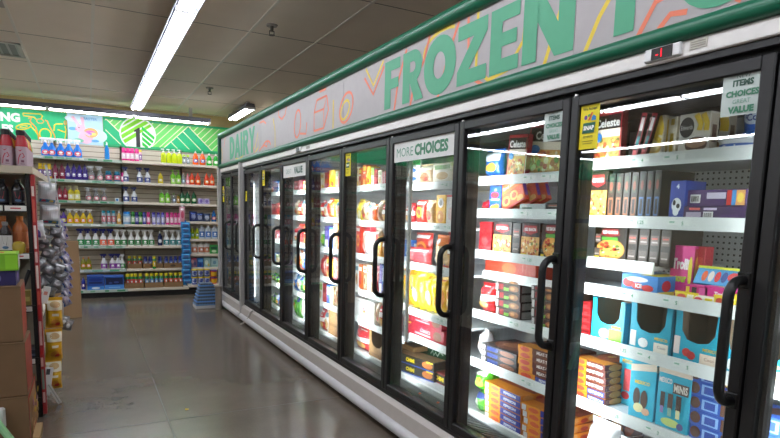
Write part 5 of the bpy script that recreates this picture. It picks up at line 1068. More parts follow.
STY = {
 'celeste': ST('#241a1a', [('r', 0, .0, 1, .66, '#e9dcc8'), ('Z', .05, .02, .95, .50), ('r', 0, .93, 1, 1, '#b01c2c'), ('r', 0, 0, .04, 1, '#b01c2c'), ('r', .96, 0, 1, 1, '#b01c2c'), ('t', .5, .78, .17, WHIT, 'Celeste', .86, .03), ('e', .2, .5, .14, .09, '#2f7ac0')], [('r', 0, 0, 1, 1, '#a02030')]),
 'celspine': ST('#231d1d', [('r', 0, 0, 1, 1, '#b8283a'), ('r', .15, .06, .85, .94, '#2a2022'), ('r', .2, .62, .8, .9, '#eeeeee'), ('r', .2, .25, .8, .5, '#3a8a8c'), ('r', .2, .08, .8, .2, '#c0303c')], [('r', .03, .03, .97, .97, '#2a1f1f'), ('r', .1, .6, .9, .9, '#b8283a')]),
 'pie': ST('#ded8cc', [('e', .34, .72, .30, .20, '#2a2624'), ('t', .34, .72, .10, WHIT, 'Edwards', .46, .0), ('e', .62, .30, .34, .20, '#d8b04a'), ('e', .62, .33, .30, .15, '#f0dc98'), ('l', [(.6, .95), (.75, .7), (.7, .5), (.9, .4)], .02, '#e0bc2a'), ('l', [(.8, .98), (.92, .7), (.86, .55)], .02, '#e0bc2a')], [('r', .05, .05, .95, .95, '#e6dcc0'), ('r', .25, .1, .75, .9, '#d9b23a'), ('e', .5, .12, .3, .08, '#2a2624')]),
 'pieside': ST('#e4dcc8', [('r', .3, .05, .7, .95, '#d8b438'), ('e', .5, .1, .34, .07, '#2a2624'), ('r', .2, .6, .8, .8, '#efe6d0')], [('r', .1, .1, .9, .9, '#ddd0b0')]),
 'pie2': ST('#d9d4ca', [('e', .26, .68, .24, .24, '#2a2624'), ('t', .26, .68, .11, WHIT, 'Edwards', .38, .0), ('e', .60, .26, .36, .18, '#5a3424'), ('e', .60, .30, .32, .12, '#b08868'), ('l', [(.55, .96), (.72, .74), (.68, .58)], .02, '#e0bc2a'), ('l', [(.78, .96), (.92, .72), (.9, .56)], .02, '#e0bc2a')], [('r', .05, .05, .95, .95, '#c9bda8'), ('r', .25, .3, .75, .7, '#6a4a38')]),
 'rbaron': ST('#2a1f1c', [('Z', .0, .0, 1, .60), ('p', [(.1, .74), (.5, .66), (.9, .74), (.82, .92), (.18, .92)], '#a8242c'), ('t', .5, .81, .09, WHIT, 'RED BARON', .62, .03), ('r', .06, .04, .36, .12, '#e8d02a')], [('r', .06, .04, .94, .96, '#2f2624'), ('r', .15, .55, .85, .75, '#7a6a60')]),
 'rbaron2': ST('#26201d', [('z', .52, .36, .44, .30), ('p', [(.2, .78), (.5, .72), (.8, .78), (.74, .96), (.26, .96)], '#8a2028'), ('t', .5, .86, .10, WHIT, 'RED BARON', .46, .03), ('r', .25, .62, .75, .72, '#4f9a34'), ('r', .03, .06, .2, .15, '#e8d02a')], [('r', .06, .06, .94, .94, '#2c2624')]),
 'spineO': ST('#1f1b1a', [('r', .2, .10, .8, .48, '#a8623a'), ('r', .3, .14, .7, .44, '#2a2422'), ('r', .25, .58, .75, .92, '#3a4a38'), ('e', .5, .72, .2, .1, '#8a4a3a')], [('r', .05, .05, .95, .95, '#241f1e')]),
 'spineB': ST('#1c1c20', [('r', .2, .10, .8, .48, '#3f6a9c'), ('r', .3, .14, .7, .44, '#23262e'), ('r', .25, .58, .75, .92, '#2f3a34'), ('e', .5, .72, .2, .1, '#7a3a34')], [('r', .05, .05, .95, .95, '#202024')]),
 'spineK': ST('#282321', [('r', .12, .56, .88, .82, '#6e5f58'), ('r', .2, .62, .8, .66, '#b8aca4'), ('r', .2, .72, .8, .76, '#c9564a'), ('r', .12, .1, .88, .4, '#5a4f4a'), ('r', .2, .2, .8, .24, '#a89c94')], [('r', .1, .1, .9, .9, '#322c2a')]),
 'cow': ST('#1f3f9c', [('t', .5, .86, .12, '#dfe8f4', '4', .3, .03), ('e', .5, .40, .32, .18, '#eef2f4'), ('e', .35, .46, .10, .07, '#1a1a1e'), ('e', .62, .38, .12, .06, '#1a1a1e'), ('e', .5, .24, .2, .1, '#eef2f4'), ('r', .1, .04, .9, .1, '#6a8ad0')], [('r', .1, .1, .9, .9, '#24469c'), ('e', .5, .5, .3, .15, '#c8384a')]),
 'purple': ST('#3c2358', [('r', .05, .15, .3, .62, '#b8acc4'), ('r', .1, .75, .28, .9, '#e05a5a'), ('r', .34, .75, .55, .9, '#d8c8e8')]+BARC(.34, .12, .5, .66)+[('r', .6, .2, .9, .5, '#52346e')], [('r', .05, .05, .95, .95, '#4a2c68')], [('r', .05, .05, .95, .95, '#472b64')]),
 'purple2': ST('#4a2a6c', BARC(.06, .2, .24, .72)+[('r', .36, .45, .68, .82, '#cfc6dc'), ('r', .70, .06, .78, .94, '#c8302c'), ('r', .78, .06, .85, .94, '#3a8ac8'), ('r', .85, .06, .99, .94, '#d89a5a'), ('e', .92, .5, .05, .3, '#e8c850')], [('r', .05, .05, .95, .95, '#d8823a')], [('r', .03, .05, .97, .95, '#5a3a7c'), ('r', .7, .05, .97, .95, '#c86a3a')]),
 'icepop': ST('#3a8ad0', [('e', .2, .55, .16, .24, '#d83a3c'), ('e', .45, .4, .16, .18, '#e05a5a'), ('e', .74, .34, .16, .18, '#d02a30'), ('e', .45, .75, .3, .14, '#e8eef4'), ('r', 0, 0, 1, .14, '#e8d84a'), ('t', .5, .42, .22, '#f4f4f4', 'ICE', .4, .04)], [('r', 0, 0, 1, .2, '#e8d84a'), ('e', .3, .5, .16, .3, '#c8303c'), ('e', .75, .5, .14, .26, '#4a7ac8')], [('r', .0, .0, .5, 1, '#5aa0d8'), ('r', .5, 0, 1, 1, '#e0d04a'), ('e', .4, .5, .2, .3, '#6a8ad0')]),
 'trolli': ST('#d8328c', [('t', .45, .64, .22, '#f6eef2', 'Trolli', .74, .05), ('t', .5, .34, .12, '#b8e02a', 'sour', .5, .03), ('r', 0, 0, 1, .08, '#8a2a6a'), ('e', .88, .5, .08, .3, '#e8d83a')], [('r', .05, .05, .95, .95, '#a82a3a'), ('e', .5, .5, .3, .3, '#d8a03a')], [('r', .05, .1, .95, .9, '#e04a9c'), ('r', .3, .3, .7, .6, '#b8d83a')]),
 'trolli2': ST('#c82a7c', [('r', .1, .1, .25, .9, '#e8c83a'), ('r', .35, .1, .55, .9, '#3a2a2c'), ('r', .65, .1, .9, .9, '#e05aa0')], [], [('r', .1, .1, .9, .9, '#d8408c')]),
 'redplain': ST('#b8283c', [('r', .2, .2, .8, .8, '#d04a4a')]),
 'bluepop': ST('#4fa8e0', [('e', .2, .45, .06, .3, '#e86a3a'), ('e', .34, .45, .06, .3, '#e8e0d0'), ('e', .48, .45, .06, .3, '#d83a3a'), ('e', .62, .45, .06, .3, '#3a5a9c'), ('e', .8, .5, .12, .25, '#d0484a'), ('r', 0, .86, 1, 1, '#d8e04a')], [('r', .05, .05, .95, .95, '#5ab4e8')], [('r', .0, .0, 1, .3, '#d8d84a')]),
 'redbox': band('#b81c24', '#d8484a', '#8a1418'), 'tqlime': ST('#1fa8c4', [('e', .42, .2, .16, .12, '#c8e08a'), ('r', .56, .06, .94, .34, '#8ac83a'), ('r', .64, .36, .9, .42, '#e8c02a')]), 
 'tqcoco': ST('#1fa8c4', [('r', .04, .10, .18, .42, '#e8e4dc'), ('e', .36, .2, .12, .10, '#f0f0ee'), ('r', .62, .04, .95, .26, '#f2e8d8'), ('t', .8, .18, .06, '#3a3a5c', 'Coco', .26, .0), ('t', .78, .34, .06, '#e8c02a', 'MEXICO', .3, .03)]),
 'tqberry': ST('#1fa8c4', [('r', .02, .16, .15, .50, '#e8dcd8'), ('e', .3, .22, .09, .08, '#c83a34'), ('e', .4, .18, .09, .08, '#b82a2c'), ('r', .58, .04, .94, .26, '#f2dcc8'), ('t', .77, .17, .06, '#7a3a3c', 'Coco', .26, .0), ('t', .78, .34, .06, '#e8c02a', 'MEXICO', .3, .03)]),
 'pep': ST('#6e2c22', [('r', 0, 0, .42, 1, '#e8921e'), ('e', .2, .5, .14, .36, '#d8503a'), ('r', .44, .12, .96, .88, '#24409c'), ('t', .70, .5, .46, '#e8ecf4', 'PEPPERONI', .46, .02)], [('e', .25, .5, .16, .5, '#c9823c'), ('r', .5, .1, .9, .9, '#3a3f6c')], [('r', 0, 0, 1, .3, '#e8921e'), ('e', .5, .6, .4, .34, '#b8562c')]),
 'meat': ST('#5a211a', [('r', 0, 0, .36, 1, '#e8921e'), ('e', .18, .5, .12, .36, '#d8503a'), ('t', .66, .5, .5, '#f0e4dc', 'MEAT-TRIO', .54, .03)], [('e', .25, .5, .16, .5, '#c9823c'), ('e', .6, .5, .14, .4, '#a84a2c')], [('r', 0, 0, 1, .3, '#d88a2a'), ('e', .5, .6, .42, .36, '#9c4a2c'), ('e', .4, .6, .1, .1, '#d8a85a')]),
 'pep2': ST('#c9761c', [('r', .02, .1, .12, .9, '#c9c9c9'), ('r', .14, 0, .44, 1, '#e8921e'), ('e', .30, .5, .12, .34, '#d8603a'), ('r', .46, .06, 1, .94, '#28348c'), ('t', .72, .5, .44, '#dfe4f0', 'PEPPERONI', .46, .02)], [('e', .2, .5, .14, .5, '#c98a4c'), ('e', .5, .4, .1, .3, '#a8382c'), ('e', .75, .5, .14, .4, '#d8a860')], [('r', 0, 0, 1, .34, '#e08a1c'), ('r', 0, .34, 1, 1, '#a8482c'), ('e', .4, .7, .12, .14, '#8a2c24'), ('e', .7, .55, .12, .12, '#c07a4a')]),
 'tqstraw': ST('#22aecb', [('r', .35, .3, .72, .75, '#d8484c'), ('e', .5, .2, .24, .08, '#b8242c'), ('t', .5, .9, .08, '#e8c02a', 'MEXICO', .6, .03)], [('r', .1, .1, .9, .9, '#1c9cb8')]),
 'tq12': ST('#22aecb', [('p', [(0, .78), (1, .86), (1, .98), (0, .90)], '#ead8c4'), ('e', .3, .36, .14, .16, '#3a2a24'), ('e', .6, .34, .14, .16, '#4a3428'), ('e', .4, .18, .2, .08, '#e0d8a0'), ('e', .7, .14, .16, .06, '#d8a88a'), ('t', .5, .62, .06, '#e8c02a', 'MEXICO', .6, .03)], [('r', .0, .84, 1, .94, '#ead8c4'), ('t', .3, .89, .09, '#2a3a5c', '12', .3, .03), ('r', .2, .56, .9, .72, '#3a3a5a'), ('e', .5, .5, .2, .08, '#d8604a')]+BARC(.25, .10, .75, .26)),
 'tqmini': ST('#22aecb', [('r', .0, .92, 1, 1, '#ead8c4'), ('t', .24, .80, .09, WHIT, 'MEXICO', .40, .03), ('r', .48, .62, .96, .80, '#5a4a44'), ('t', .72, .71, .13, '#e8e0d4', 'MINIS', .42, .03), ('r', .12, .34, .26, .60, '#3a2a24'), ('r', .14, .24, .24, .36, '#8a7ab0'), ('r', .36, .34, .52, .60, '#4a342a'), ('r', .38, .22, .50, .36, '#7ab0a0'), ('r', .62, .34, .78, .60, '#3f2c24'), ('r', .64, .22, .76, .36, '#d8d8a0'), ('e', .5, .12, .3, .07, '#c8d87a'), ('e', .8, .1, .1, .06, '#5a5a8c')], [('r', 0, .92, 1, 1, '#ead8c4')]+BARC(.3, .12, .7, .3)),
 'iceblue': ST('#2a56b0', [('e', .14, .5, .12, .4, '#5a3a2c'), ('t', .5, .5, .44, '#dfe8f6', '0', .1, .06), ('r', .30, .15, .66, .85, '#8ab4e8'), ('r', .36, .25, .60, .75, '#2a4aa0'), ('r', .72, .1, .88, .9, '#6a4634'), ('e', .9, .5, .06, .3, '#e0c060')], [('r', .1, .1, .9, .9, '#3a68c0'), ('e', .5, .5, .2, .3, '#5a3a2c')], [('r', .05, .05, .95, .95, '#3a6ac4'), ('e', .4, .5, .2, .3, '#5a3a2c')]),
 'whitebag': ST('#dcdcde', [('e', .4, .4, .12, .10, '#d86a6a'), ('e', .6, .55, .10, .06, '#e0b0a0')]), 'redfood': food('#b8342a', '#e0a85a', '#a84a2c'), 'orangefood': food('#c86a24', '#e0b06a', '#8a4a2a'),
 'yellowp': ST('#e8d02a', [('e', .4, .5, .2, .3, '#d8503a'), ('r', .65, .2, .9, .8, '#f4f0d8')]), 'whitep': ST('#e8e4d4', [('e', .3, .5, .2, .3, '#d83a4a'), ('r', .6, .2, .9, .8, '#e8d02a')]),
 'bluebag': ST('#2f6ac0', [('r', .1, .6, .9, .9, '#e8eef4'), ('e', .5, .4, .3, .15, '#e8a83a'), ('p', [(.1, .1), (.9, .35), (.9, .45), (.1, .2)], '#d8e4f0')]),
 'nugget': ST('#1f56b8', [('e', .45, .64, .34, .12, '#d8343c'), ('t', .5, .84, .10, '#dfe8f4', '30', .3, .03), ('r', .15, .44, .85, .5, '#dfe8f4'), ('e', .35, .18, .22, .09, '#e8a83a'), ('e', .65, .22, .22, .09, '#d8902a'), ('e', .5, .1, .22, .07, '#e8b04a')], [('r', .05, .05, .95, .95, '#8a6a4a')]),
 'brownside': ST('#8a6848', [('r', .2, .3, .8, .7, '#a07a54')]),
 'bagel': ST('#e0561c', [('r', 0, .60, 1, .9, '#e87a2a'), ('t', .48, .76, .16, '#f4ecd8', 'Bagel Bites', .8, .03), ('e', .24, .3, .17, .18, '#e8b05a'), ('e', .24, .3, .1, .1, '#c83a24'), ('e', .6, .36, .17, .18, '#e8b05a'), ('e', .6, .36, .1, .1, '#d04a2c'), ('e', .82, .14, .14, .12, '#e8b05a'), ('r', 0, 0, 1, .06, '#b82a2c')], [('r', .0, .0, 1, 1, '#d8482a'), ('r', .1, .15, .9, .6, '#6a3a9c'), ('r', .1, .8, .9, .95, '#e8d02a')], [('r', .1, .1, .9, .9, '#e8b82a')]),
 'redbag': ST('#c01c2c', [('p', [(.1, .75), (.9, .55), (.9, .62), (.1, .82)], WHIT), ('e', .5, .3, .3, .12, '#d86a4a')]), 'greybox': ST('#b8bcba', [('r', .1, .4, .5, .6, '#4a6a5a')]),
 'redflat': ST('#b8402a', [('e', .5, .5, .14, .36, '#c9683c'), ('r', .1, .1, .9, .14, '#d8a88a')], [('r', .05, .05, .95, .95, '#a83a26')], [('r', .03, .03, .97, .97, '#b03c28')]),
 'rbflat': ST('#38302c', [('r', .02, .08, .12, .92, '#c4c0bc'), ('r', .16, .2, .34, .85, '#8a2a30'), ('r', .36, .15, .56, .5, '#6aa83a'), ('e', .76, .5, .2, .36, '#8a5c3c'), ('e', .72, .5, .08, .2, '#b8824c')], [('r', .05, .1, .4, .9, '#b8b2ac'), ('r', .5, .2, .9, .8, '#5a4438')], [('r', .02, .02, .98, .98, '#6a4634'), ('e', .5, .5, .36, .3, '#94623c')]),
 'redwhite': ST('#c8242c', [('r', .0, .42, 1, .62, WHIT), ('e', .5, .28, .32, .12, '#e8b86a'), ('p', [(.2, .7), (.8, .7), (.7, .9), (.3, .9)], WHIT), ('e', .5, .8, .16, .06, '#c8242c')]),
 'darkpiz': ST('#3a3436', [('r', .02, .1, .14, .9, '#d0ccc8'), ('r', .2, .2, .5, .8, '#2a3f7c'), ('e', .75, .5, .2, .4, '#8a5a44')], [('e', .4, .5, .3, .4, '#8a5c44')], [('e', .5, .5, .44, .4, '#7c4a38'), ('e', .42, .5, .2, .2, '#a06a4c')]),
 'greenbag': ST('#4fb82a', [('e', .5, .45, .34, .2, '#a8dc4a'), ('e', .6, .55, .1, .07, '#e8602c'), ('r', .1, .74, .9, .9, '#e8eedc'), ('r', .2, .1, .8, .2, '#2a7a24')]), 'greenbag2': ST('#5aa83a', [('e', .4, .5, .22, .2, '#c8dcc0'), ('e', .65, .3, .2, .14, '#2f7a2a'), ('r', .1, .7, .9, .88, '#3a4a8c'), ('e', .3, .2, .1, .08, '#d8e8c8')]),
 'dotbag': ST('#e4e0da', [('r', .0, .8, 1, 1, '#3a9a4a')]+[('e', .25+.5*(k % 2), .12+.16*k, .16, .07, ('#f0a82a', '#4a7ac8')[k % 2]) for k in range(4)]),
 'tanbag': ST('#c9ad8a', [('e', .5, .4, .3, .2, '#8a5c3c'), ('r', .1, .7, .9, .88, '#e8dcc8'), ('e', .6, .3, .1, .08, '#b8242c')]), 'cream': ST('#ddd2b8', [('r', .1, .7, .9, .9, '#8aa86a'), ('e', .5, .4, .3, .18, '#c9a46a'), ('r', .1, .1, .9, .16, '#b8a888')], [('r', .1, .1, .9, .9, '#cfc2a4')]),
 'redorange': ST('#c83028', [('e', .5, .5, .32, .22, '#f09a2c'), ('e', .5, .5, .2, .13, '#b8382c'), ('r', .1, .82, .9, .93, WHIT)], [('r', .1, .1, .9, .9, '#d8482c')]), 'yellowbox': ST('#eeb41c', [('e', .5, .74, .3, .16, '#f0ece4'), ('e', .5, .74, .18, .09, '#8a8a84'), ('e', .5, .3, .34, .2, '#d8861c'), ('e', .4, .3, .12, .08, '#f4dc8a')], [('r', .1, .1, .9, .9, '#d89a1c')]),
 'whitepink': ST('#e6dedc', [('r', 0, .93, 1, 1, '#d85a5a'), ('e', .5, .4, .3, .2, '#e8c8c4')], [('r', .1, .1, .9, .9, '#e0d4d2')]), 'bluebox': band('#1f6ac0', '#d8e4f0', '#3a86d8'), 'redtray': ST('#d8484c', [('e', .3, .5, .2, .24, '#e8787a'), ('e', .65, .45, .22, .26, '#c83a40'), ('r', .08, .78, .92, .9, '#e8d8d8')]),
 'orangetop': ST('#d8b88a', [('r', 0, .68, 1, 1, '#e8761c'), ('e', .4, .8, .2, .08, '#d8e0ec'), ('p', [(.1, .2), (.9, .1), (.9, .3), (.1, .4)], '#3a5aa8'), ('r', 0, 0, 1, .1, '#c8302c')]),
 'orangeyel': ST('#f09a1c', [('e', .5, .4, .3, .24, '#f4c84a'), ('r', .1, .8, .9, .92, '#e8e0c8')]), 'yelbag': ST('#e8cc1c', [('p', [(.3, .3), (.42, .3), (.56, .8), (.44, .8)], '#3a5a9c'), ('e', .68, .35, .2, .2, '#f0e8b8'), ('r', .1, .84, .9, .92, '#d8a01c'), ('l', [(.1, .2), (.3, .7)], .01, '#f4ec9c')]), 'yelbag2': ST('#d8a81c', [('e', .5, .45, .32, .26, '#c87a2c'), ('p', [(.1, .75), (.9, .7), (.9, .9), (.1, .92)], '#b82a2c'), ('e', .4, .4, .12, .1, '#f0d88a')]),
 'yelbag3': ST('#f0d824', [('p', [(.2, .2), (.34, .2), (.5, .85), (.36, .85)], '#3a62b0'), ('p', [(.5, .1), (.6, .1), (.74, .7), (.64, .7)], '#f4f0c8'), ('e', .75, .3, .16, .14, '#e8a81c'), ('r', .1, .86, .9, .93, '#f4ecb0')]),
 'stouf': ST('#b81c34', [('r', .0, .8, .2, .92, '#e8b02a'), ('t', .56, .62, .34, '#f0dce0', 'classics', .4, .0), ('r', .3, .22, .7, .36, '#e0a8b0'), ('e', .86, .5, .10, .34, '#8a4a2c')], [('r', .05, .05, .95, .95, '#a81a30')], [('r', .03, .03, .97, .97, '#b01c32')]),
 'greencrate': ST('#1f5a3a', [('l', [(.5, .5), (.56, .62), (.6, .48), (.66, .6), (.72, .5), (.8, .66), (.9, .6)], .012, '#c8d8c8'), ('l', [(.6, .3), (.8, .38), (.95, .42)], .01, '#c8d8c8')], [('r', .05, .05, .95, .95, '#1c5034')], [('r', .02, .02, .98, .98, '#246844')]),
 'chimi': ST('#2a2620', [('t', .40, .52, .42, '#ecd41c', 'CHIMI', .60, .05), ('e', .84, .55, .13, .38, '#b86a2c'), ('r', 0, 0, 1, .12, '#2a4aa0'), ('r', .82, .82, .98, .98, '#e8d02a')], [('r', .05, .05, .95, .95, '#302a26')], [('r', .03, .03, .97, .97, '#8a6a4a')]), 'chimi2': ST('#7a1c20', [('r', .06, .12, .94, .88, '#2a2220'), ('t', .55, .48, .40, '#ecd41c', 'CHIMI', .56, .05), ('e', .16, .45, .10, .2, '#c8d84a')], [('r', .05, .05, .95, .95, '#8a2024')], [('r', .03, .03, .97, .97, '#6a2a24')]),
 'browncase': ST('#a07a50', [('r', .1, .4, .9, .5, '#8a6640')], [('r', .1, .1, .9, .9, '#94704a')], [('r', .08, .08, .92, .92, '#5a4430')]), 'browncrate': ST('#a07a4c', [('r', .1, .1, .9, .2, '#8a6640')]),
 'whiteyel': ST('#e8dcb0', [('r', 0, 0, 1, .3, '#e8c01c'), ('r', .1, .7, .9, .9, '#d8a83a'), ('e', .5, .5, .3, .14, '#f4ecd0')], [('r', .1, .1, .9, .9, '#f0e8d8')]), 'orangered': ST('#e8662a', [('r', .1, .75, .9, .92, '#f0d84a'), ('r', .1, .40, .9, .56, '#c8302c'), ('e', .5, .22, .3, .14, '#f0b86a'), ('r', .2, .6, .8, .68, WHIT)], [('r', .1, .1, .9, .9, '#d8582a')]), 'orangered2': ST('#e06a24', [('e', .5, .45, .34, .24, '#c8342c'), ('r', .1, .75, .9, .9, WHIT)]), 'greenwhite': ST('#dcdccf', [('r', 0, .6, 1, 1, '#8ab84a'), ('e', .5, .35, .3, .2, '#b89a6a')], [('r', .1, .1, .9, .9, '#cfd4bc')]),
 'whitefood': ST('#dedad4', [('e', .5, .4, .34, .22, '#c8a070'), ('r', .1, .72, .9, .88, '#5a8a9c'), ('e', .4, .42, .14, .1, '#8a4a34')], [('r', .1, .1, .9, .9, '#cfcac4')]), 'redcup': ST('#dcd8d4', [('r', 0, .12, .3, .8, '#c8303a'), ('r', .6, .12, .8, .8, '#c86a5a'), ('r', 0, .84, 1, 1, '#b82c38')]), 'redcup2': ST('#d8ccb8', [('r', .1, .1, .35, .8, '#b87a4a'), ('r', .6, .1, .85, .8, '#c83a3a')]), 'brownfood': food('#8a6248', '#d8b48a', '#6a3a28'), 'pinkbag': ST('#d88a98', [('e', .5, .4, .3, .22, '#f0d8d8'), ('r', .1, .75, .9, .9, '#b83a4a')]), 'purplebox': ST('#4a3a9c', [('r', .1, .1, .9, .4, '#e4e0ec'), ('e', .5, .66, .34, .14, '#8a7ad0')], [('r', .1, .1, .9, .9, '#6a5ab0')]),
 'whitelogo': ST('#e2e0dc', [('e', .5, .45, .07, .08, '#e8762c'), ('e', .56, .55, .05, .06, '#3a5aa8'), ('e', .46, .58, .04, .05, '#c83a4a'), ('r', .15, .85, .85, .9, '#b8b8b4')], [('r', .1, .1, .9, .9, '#d4d2ce')], [('r', .03, .03, .97, .97, '#dad8d4')]), 'yelstripe': ST('#f0c01c', [('l', [(.1, .2), (.9, .8)], .014, '#e87a1c'), ('l', [(.1, .5), (.7, .95)], .014, '#f4e8a0'), ('e', .6, .3, .2, .12, '#c8302c')], [('r', .1, .1, .9, .9, '#e8e0c8')]), 'peachbox': food('#e0b89a', '#c86a3a', '#e8d8b0'), 'pinkbox': food('#d86a7c', '#f0d0c8', '#a83a44'), 'bluewhite': ST('#4a86d0', [('r', .1, .5, .9, .9, '#e4e8f0'), ('e', .4, .3, .24, .14, '#8a5ab0'), ('e', .7, .24, .16, .1, '#3a5aa8')], [('r', .1, .1, .9, .9, '#dfe4ec')]), 'pinkstripe': ST('#d8384a', [('r', .15, 0, .3, 1, '#f0d8d4'), ('r', .55, 0, .7, 1, '#f0d8d4')], [('r', .1, .1, .9, .9, '#e8c8c8')]),
 'cool': ST('#e8ecf0', [('r', 0, .1, 1, .6, '#2a6ac8'), ('t', .45, .36, .34, WHIT, 'Cool', .4, .03)]), 'cool2': ST('#2f66c0', [('e', .5, .5, .3, .3, '#d8e4f4'), ('t', .5, .5, .3, '#2a4a9c', 'Cool', .4, .03)]),
}
def F(kind, style, name, label, cat, group, x, y, z, w, h, d, yaw, lean, tip):
    """one product; its front faces the glass, towards the aisle"""
    base, fr, sd, tp = STY[style]
    rot = Matrix.Rotation(math.radians(-90+yaw), 4, 'Z') @ Matrix.Rotation(math.radians(lean), 4, 'Y') @ Matrix.Rotation(math.radians(tip), 4, 'X')
    zz = z+abs(math.sin(math.radians(lean)))*w/2
    if kind == 'carton': o = carton(w, h, d, base, fr, sd, tp).build(name)
    elif kind == 'pouch': o = pouch(w, h, d, base, fr, int(y*1000) % 997).build(name, None, True)
    elif kind == 'tray': o = display_tray(w, h, d, base, fr).build(name)
    elif kind == 'tub':
        a, l = tub(w/2.24, h, base, '#e8ecf2' if style == 'cool' else '#3a74cc', fr); o = a.build(name, None, True); l.build('lid', o, True)
        x += w/2
    o.rotation_euler = rot.to_euler(); o.location = (x, y, zz)
    tag(o, label, cat, group)
F('carton', 'celeste', 'frozen_pizza_box', 'black and red pizza box facing the glass, top shelf behind first full freezer door', 'box', None, 1.950, 1.741, 1.6371, 0.148, 0.209, 0.030, 0, 0, 0)
F('carton', 'celspine', 'frozen_pizza_box', 'upright pizza box spine, top shelf behind first full freezer door', 'box', None, 1.950, 1.813, 1.6371, 0.040, 0.188, 0.200, 0, 0, 0)
F('carton', 'celspine', 'frozen_pizza_box', 'leaning pizza box spine, top shelf behind first full freezer door', 'box', None, 1.950, 1.601, 1.6371, 0.024, 0.181, 0.200, 0, 12, 0)
F('carton', 'celspine', 'frozen_pizza_box', 'more tilted pizza box spine, top shelf behind first full freezer door', 'box', None, 1.950, 1.562, 1.6371, 0.023, 0.176, 0.200, 0, 15, 0)
F('carton', 'pie', 'frozen_pie_box', 'cream yellow pie box, top shelf behind first full freezer door', 'box', None, 1.970, 1.539, 1.6371, 0.104, 0.164, 0.055, 0, 0, 0)
F('carton', 'pieside', 'frozen_pie_box', 'second cream pie box seen edge on, top shelf behind first full freezer door', 'box', None, 1.990, 1.466, 1.6371, 0.038, 0.156, 0.055, 0, 0, 0)
F('carton', 'pie2', 'frozen_pie_box', 'cream pie box with brown chocolate pie, top shelf behind first full freezer door', 'box', None, 1.970, 1.363, 1.6371, 0.121, 0.154, 0.050, 0, 0, 0)
F('carton', 'pie2', 'frozen_pie_box', 'chocolate pie box tucked behind, top shelf behind first full freezer door', 'box', None, 2.080, 1.336, 1.6371, 0.061, 0.165, 0.050, 0, 0, 0)
F('tub', 'cool', 'topping_tub', 'wide blue and white whipped topping tub, top shelf behind first full freezer door', 'tub', None, 1.975, 1.229, 1.6371, 0.145, 0.055, 0.120, 0, 0, 0)
F('tub', 'cool2', 'topping_tub', 'lower blue topping tub of the pile, top shelf behind first full freezer door', 'tub', None, 2.060, 1.192, 1.6371, 0.150, 0.085, 0.120, 0, 0, 0)
F('tub', 'cool2', 'topping_tub', 'upper blue topping tub of the pile, top shelf behind first full freezer door', 'tub', None, 2.060, 1.201, 1.7236, 0.150, 0.085, 0.120, 0, 0, 0)
F('carton', 'rbaron', 'frozen_pizza_box', 'pizza box with pepperoni picture, second shelf behind first full freezer door', 'box', None, 1.950, 1.771, 1.3969, 0.099, 0.206, 0.030, 0, 0, 0)
F('carton', 'spineO', 'frozen_pizza_box', 'first upright black pizza box beside pepperoni, second shelf behind first full freezer door', 'box', None, 1.955, 1.703, 1.3969, 0.036, 0.192, 0.200, 0, 0, 0)
F('carton', 'spineO', 'frozen_pizza_box', 'second upright black pizza box beside pepperoni, second shelf behind first full freezer door', 'box', None, 1.955, 1.664, 1.3969, 0.035, 0.192, 0.200, 0, 0, 0)
F('carton', 'spineO', 'frozen_pizza_box', 'third upright black pizza box beside pepperoni, second shelf behind first full freezer door', 'box', None, 1.955, 1.626, 1.3969, 0.034, 0.193, 0.200, 0, 0, 0)
F('carton', 'spineO', 'frozen_pizza_box', 'fourth upright black pizza box beside pepperoni, second shelf behind first full freezer door', 'box', None, 1.955, 1.588, 1.3969, 0.033, 0.193, 0.200, 0, 0, 0)
F('carton', 'spineB', 'frozen_pizza_box', 'fifth upright black pizza box beside pepperoni, second shelf behind first full freezer door', 'box', None, 1.955, 1.552, 1.3969, 0.032, 0.194, 0.200, 0, 0, 0)
F('carton', 'spineB', 'frozen_pizza_box', 'sixth upright black pizza box beside pepperoni, second shelf behind first full freezer door', 'box', None, 1.955, 1.517, 1.3969, 0.031, 0.194, 0.200, 0, 0, 0)
F('carton', 'spineB', 'frozen_pizza_box', 'seventh upright black pizza box beside pepperoni, second shelf behind first full freezer door', 'box', None, 1.955, 1.483, 1.3969, 0.030, 0.195, 0.200, 0, 0, 0)
F('carton', 'spineB', 'frozen_pizza_box', 'eighth upright black pizza box beside pepperoni, second shelf behind first full freezer door', 'box', None, 1.955, 1.813, 1.3969, 0.040, 0.195, 0.200, 0, 0, 0)
F('carton', 'cow', 'ice_cream_box', 'royal blue ice cream box with white cow, second shelf behind first full freezer door', 'box', None, 1.950, 1.392, 1.3969, 0.062, 0.151, 0.120, 0, 0, 0)
F('carton', 'purple', 'ice_cream_box', 'lower long purple box with barcode, second shelf behind first full freezer door', 'box', None, 1.950, 1.246, 1.3969, 0.232, 0.057, 0.120, 0, 0, 0)
F('carton', 'purple2', 'ice_cream_box', 'upper long purple box with snack picture, second shelf behind first full freezer door', 'box', None, 1.965, 1.253, 1.4542, 0.217, 0.058, 0.110, 0, 0, 0)
F('carton', 'rbaron2', 'frozen_pizza_box', 'black pizza box with green banner, short shelf behind first full freezer door', 'box', None, 2.020, 1.747, 1.2130, 0.174, 0.150, 0.200, 0, 0, 0)
F('carton', 'spineK', 'frozen_pizza_box', 'dark box beyond the green banner one, short shelf behind first full freezer door', 'box', None, 2.020, 1.813, 1.2130, 0.040, 0.145, 0.200, 0, 0, 0)
F('carton', 'spineK', 'frozen_pizza_box', 'first dark box after the green banner one, short shelf behind first full freezer door', 'box', None, 2.030, 1.638, 1.2130, 0.050, 0.150, 0.200, 0, 0, 0)
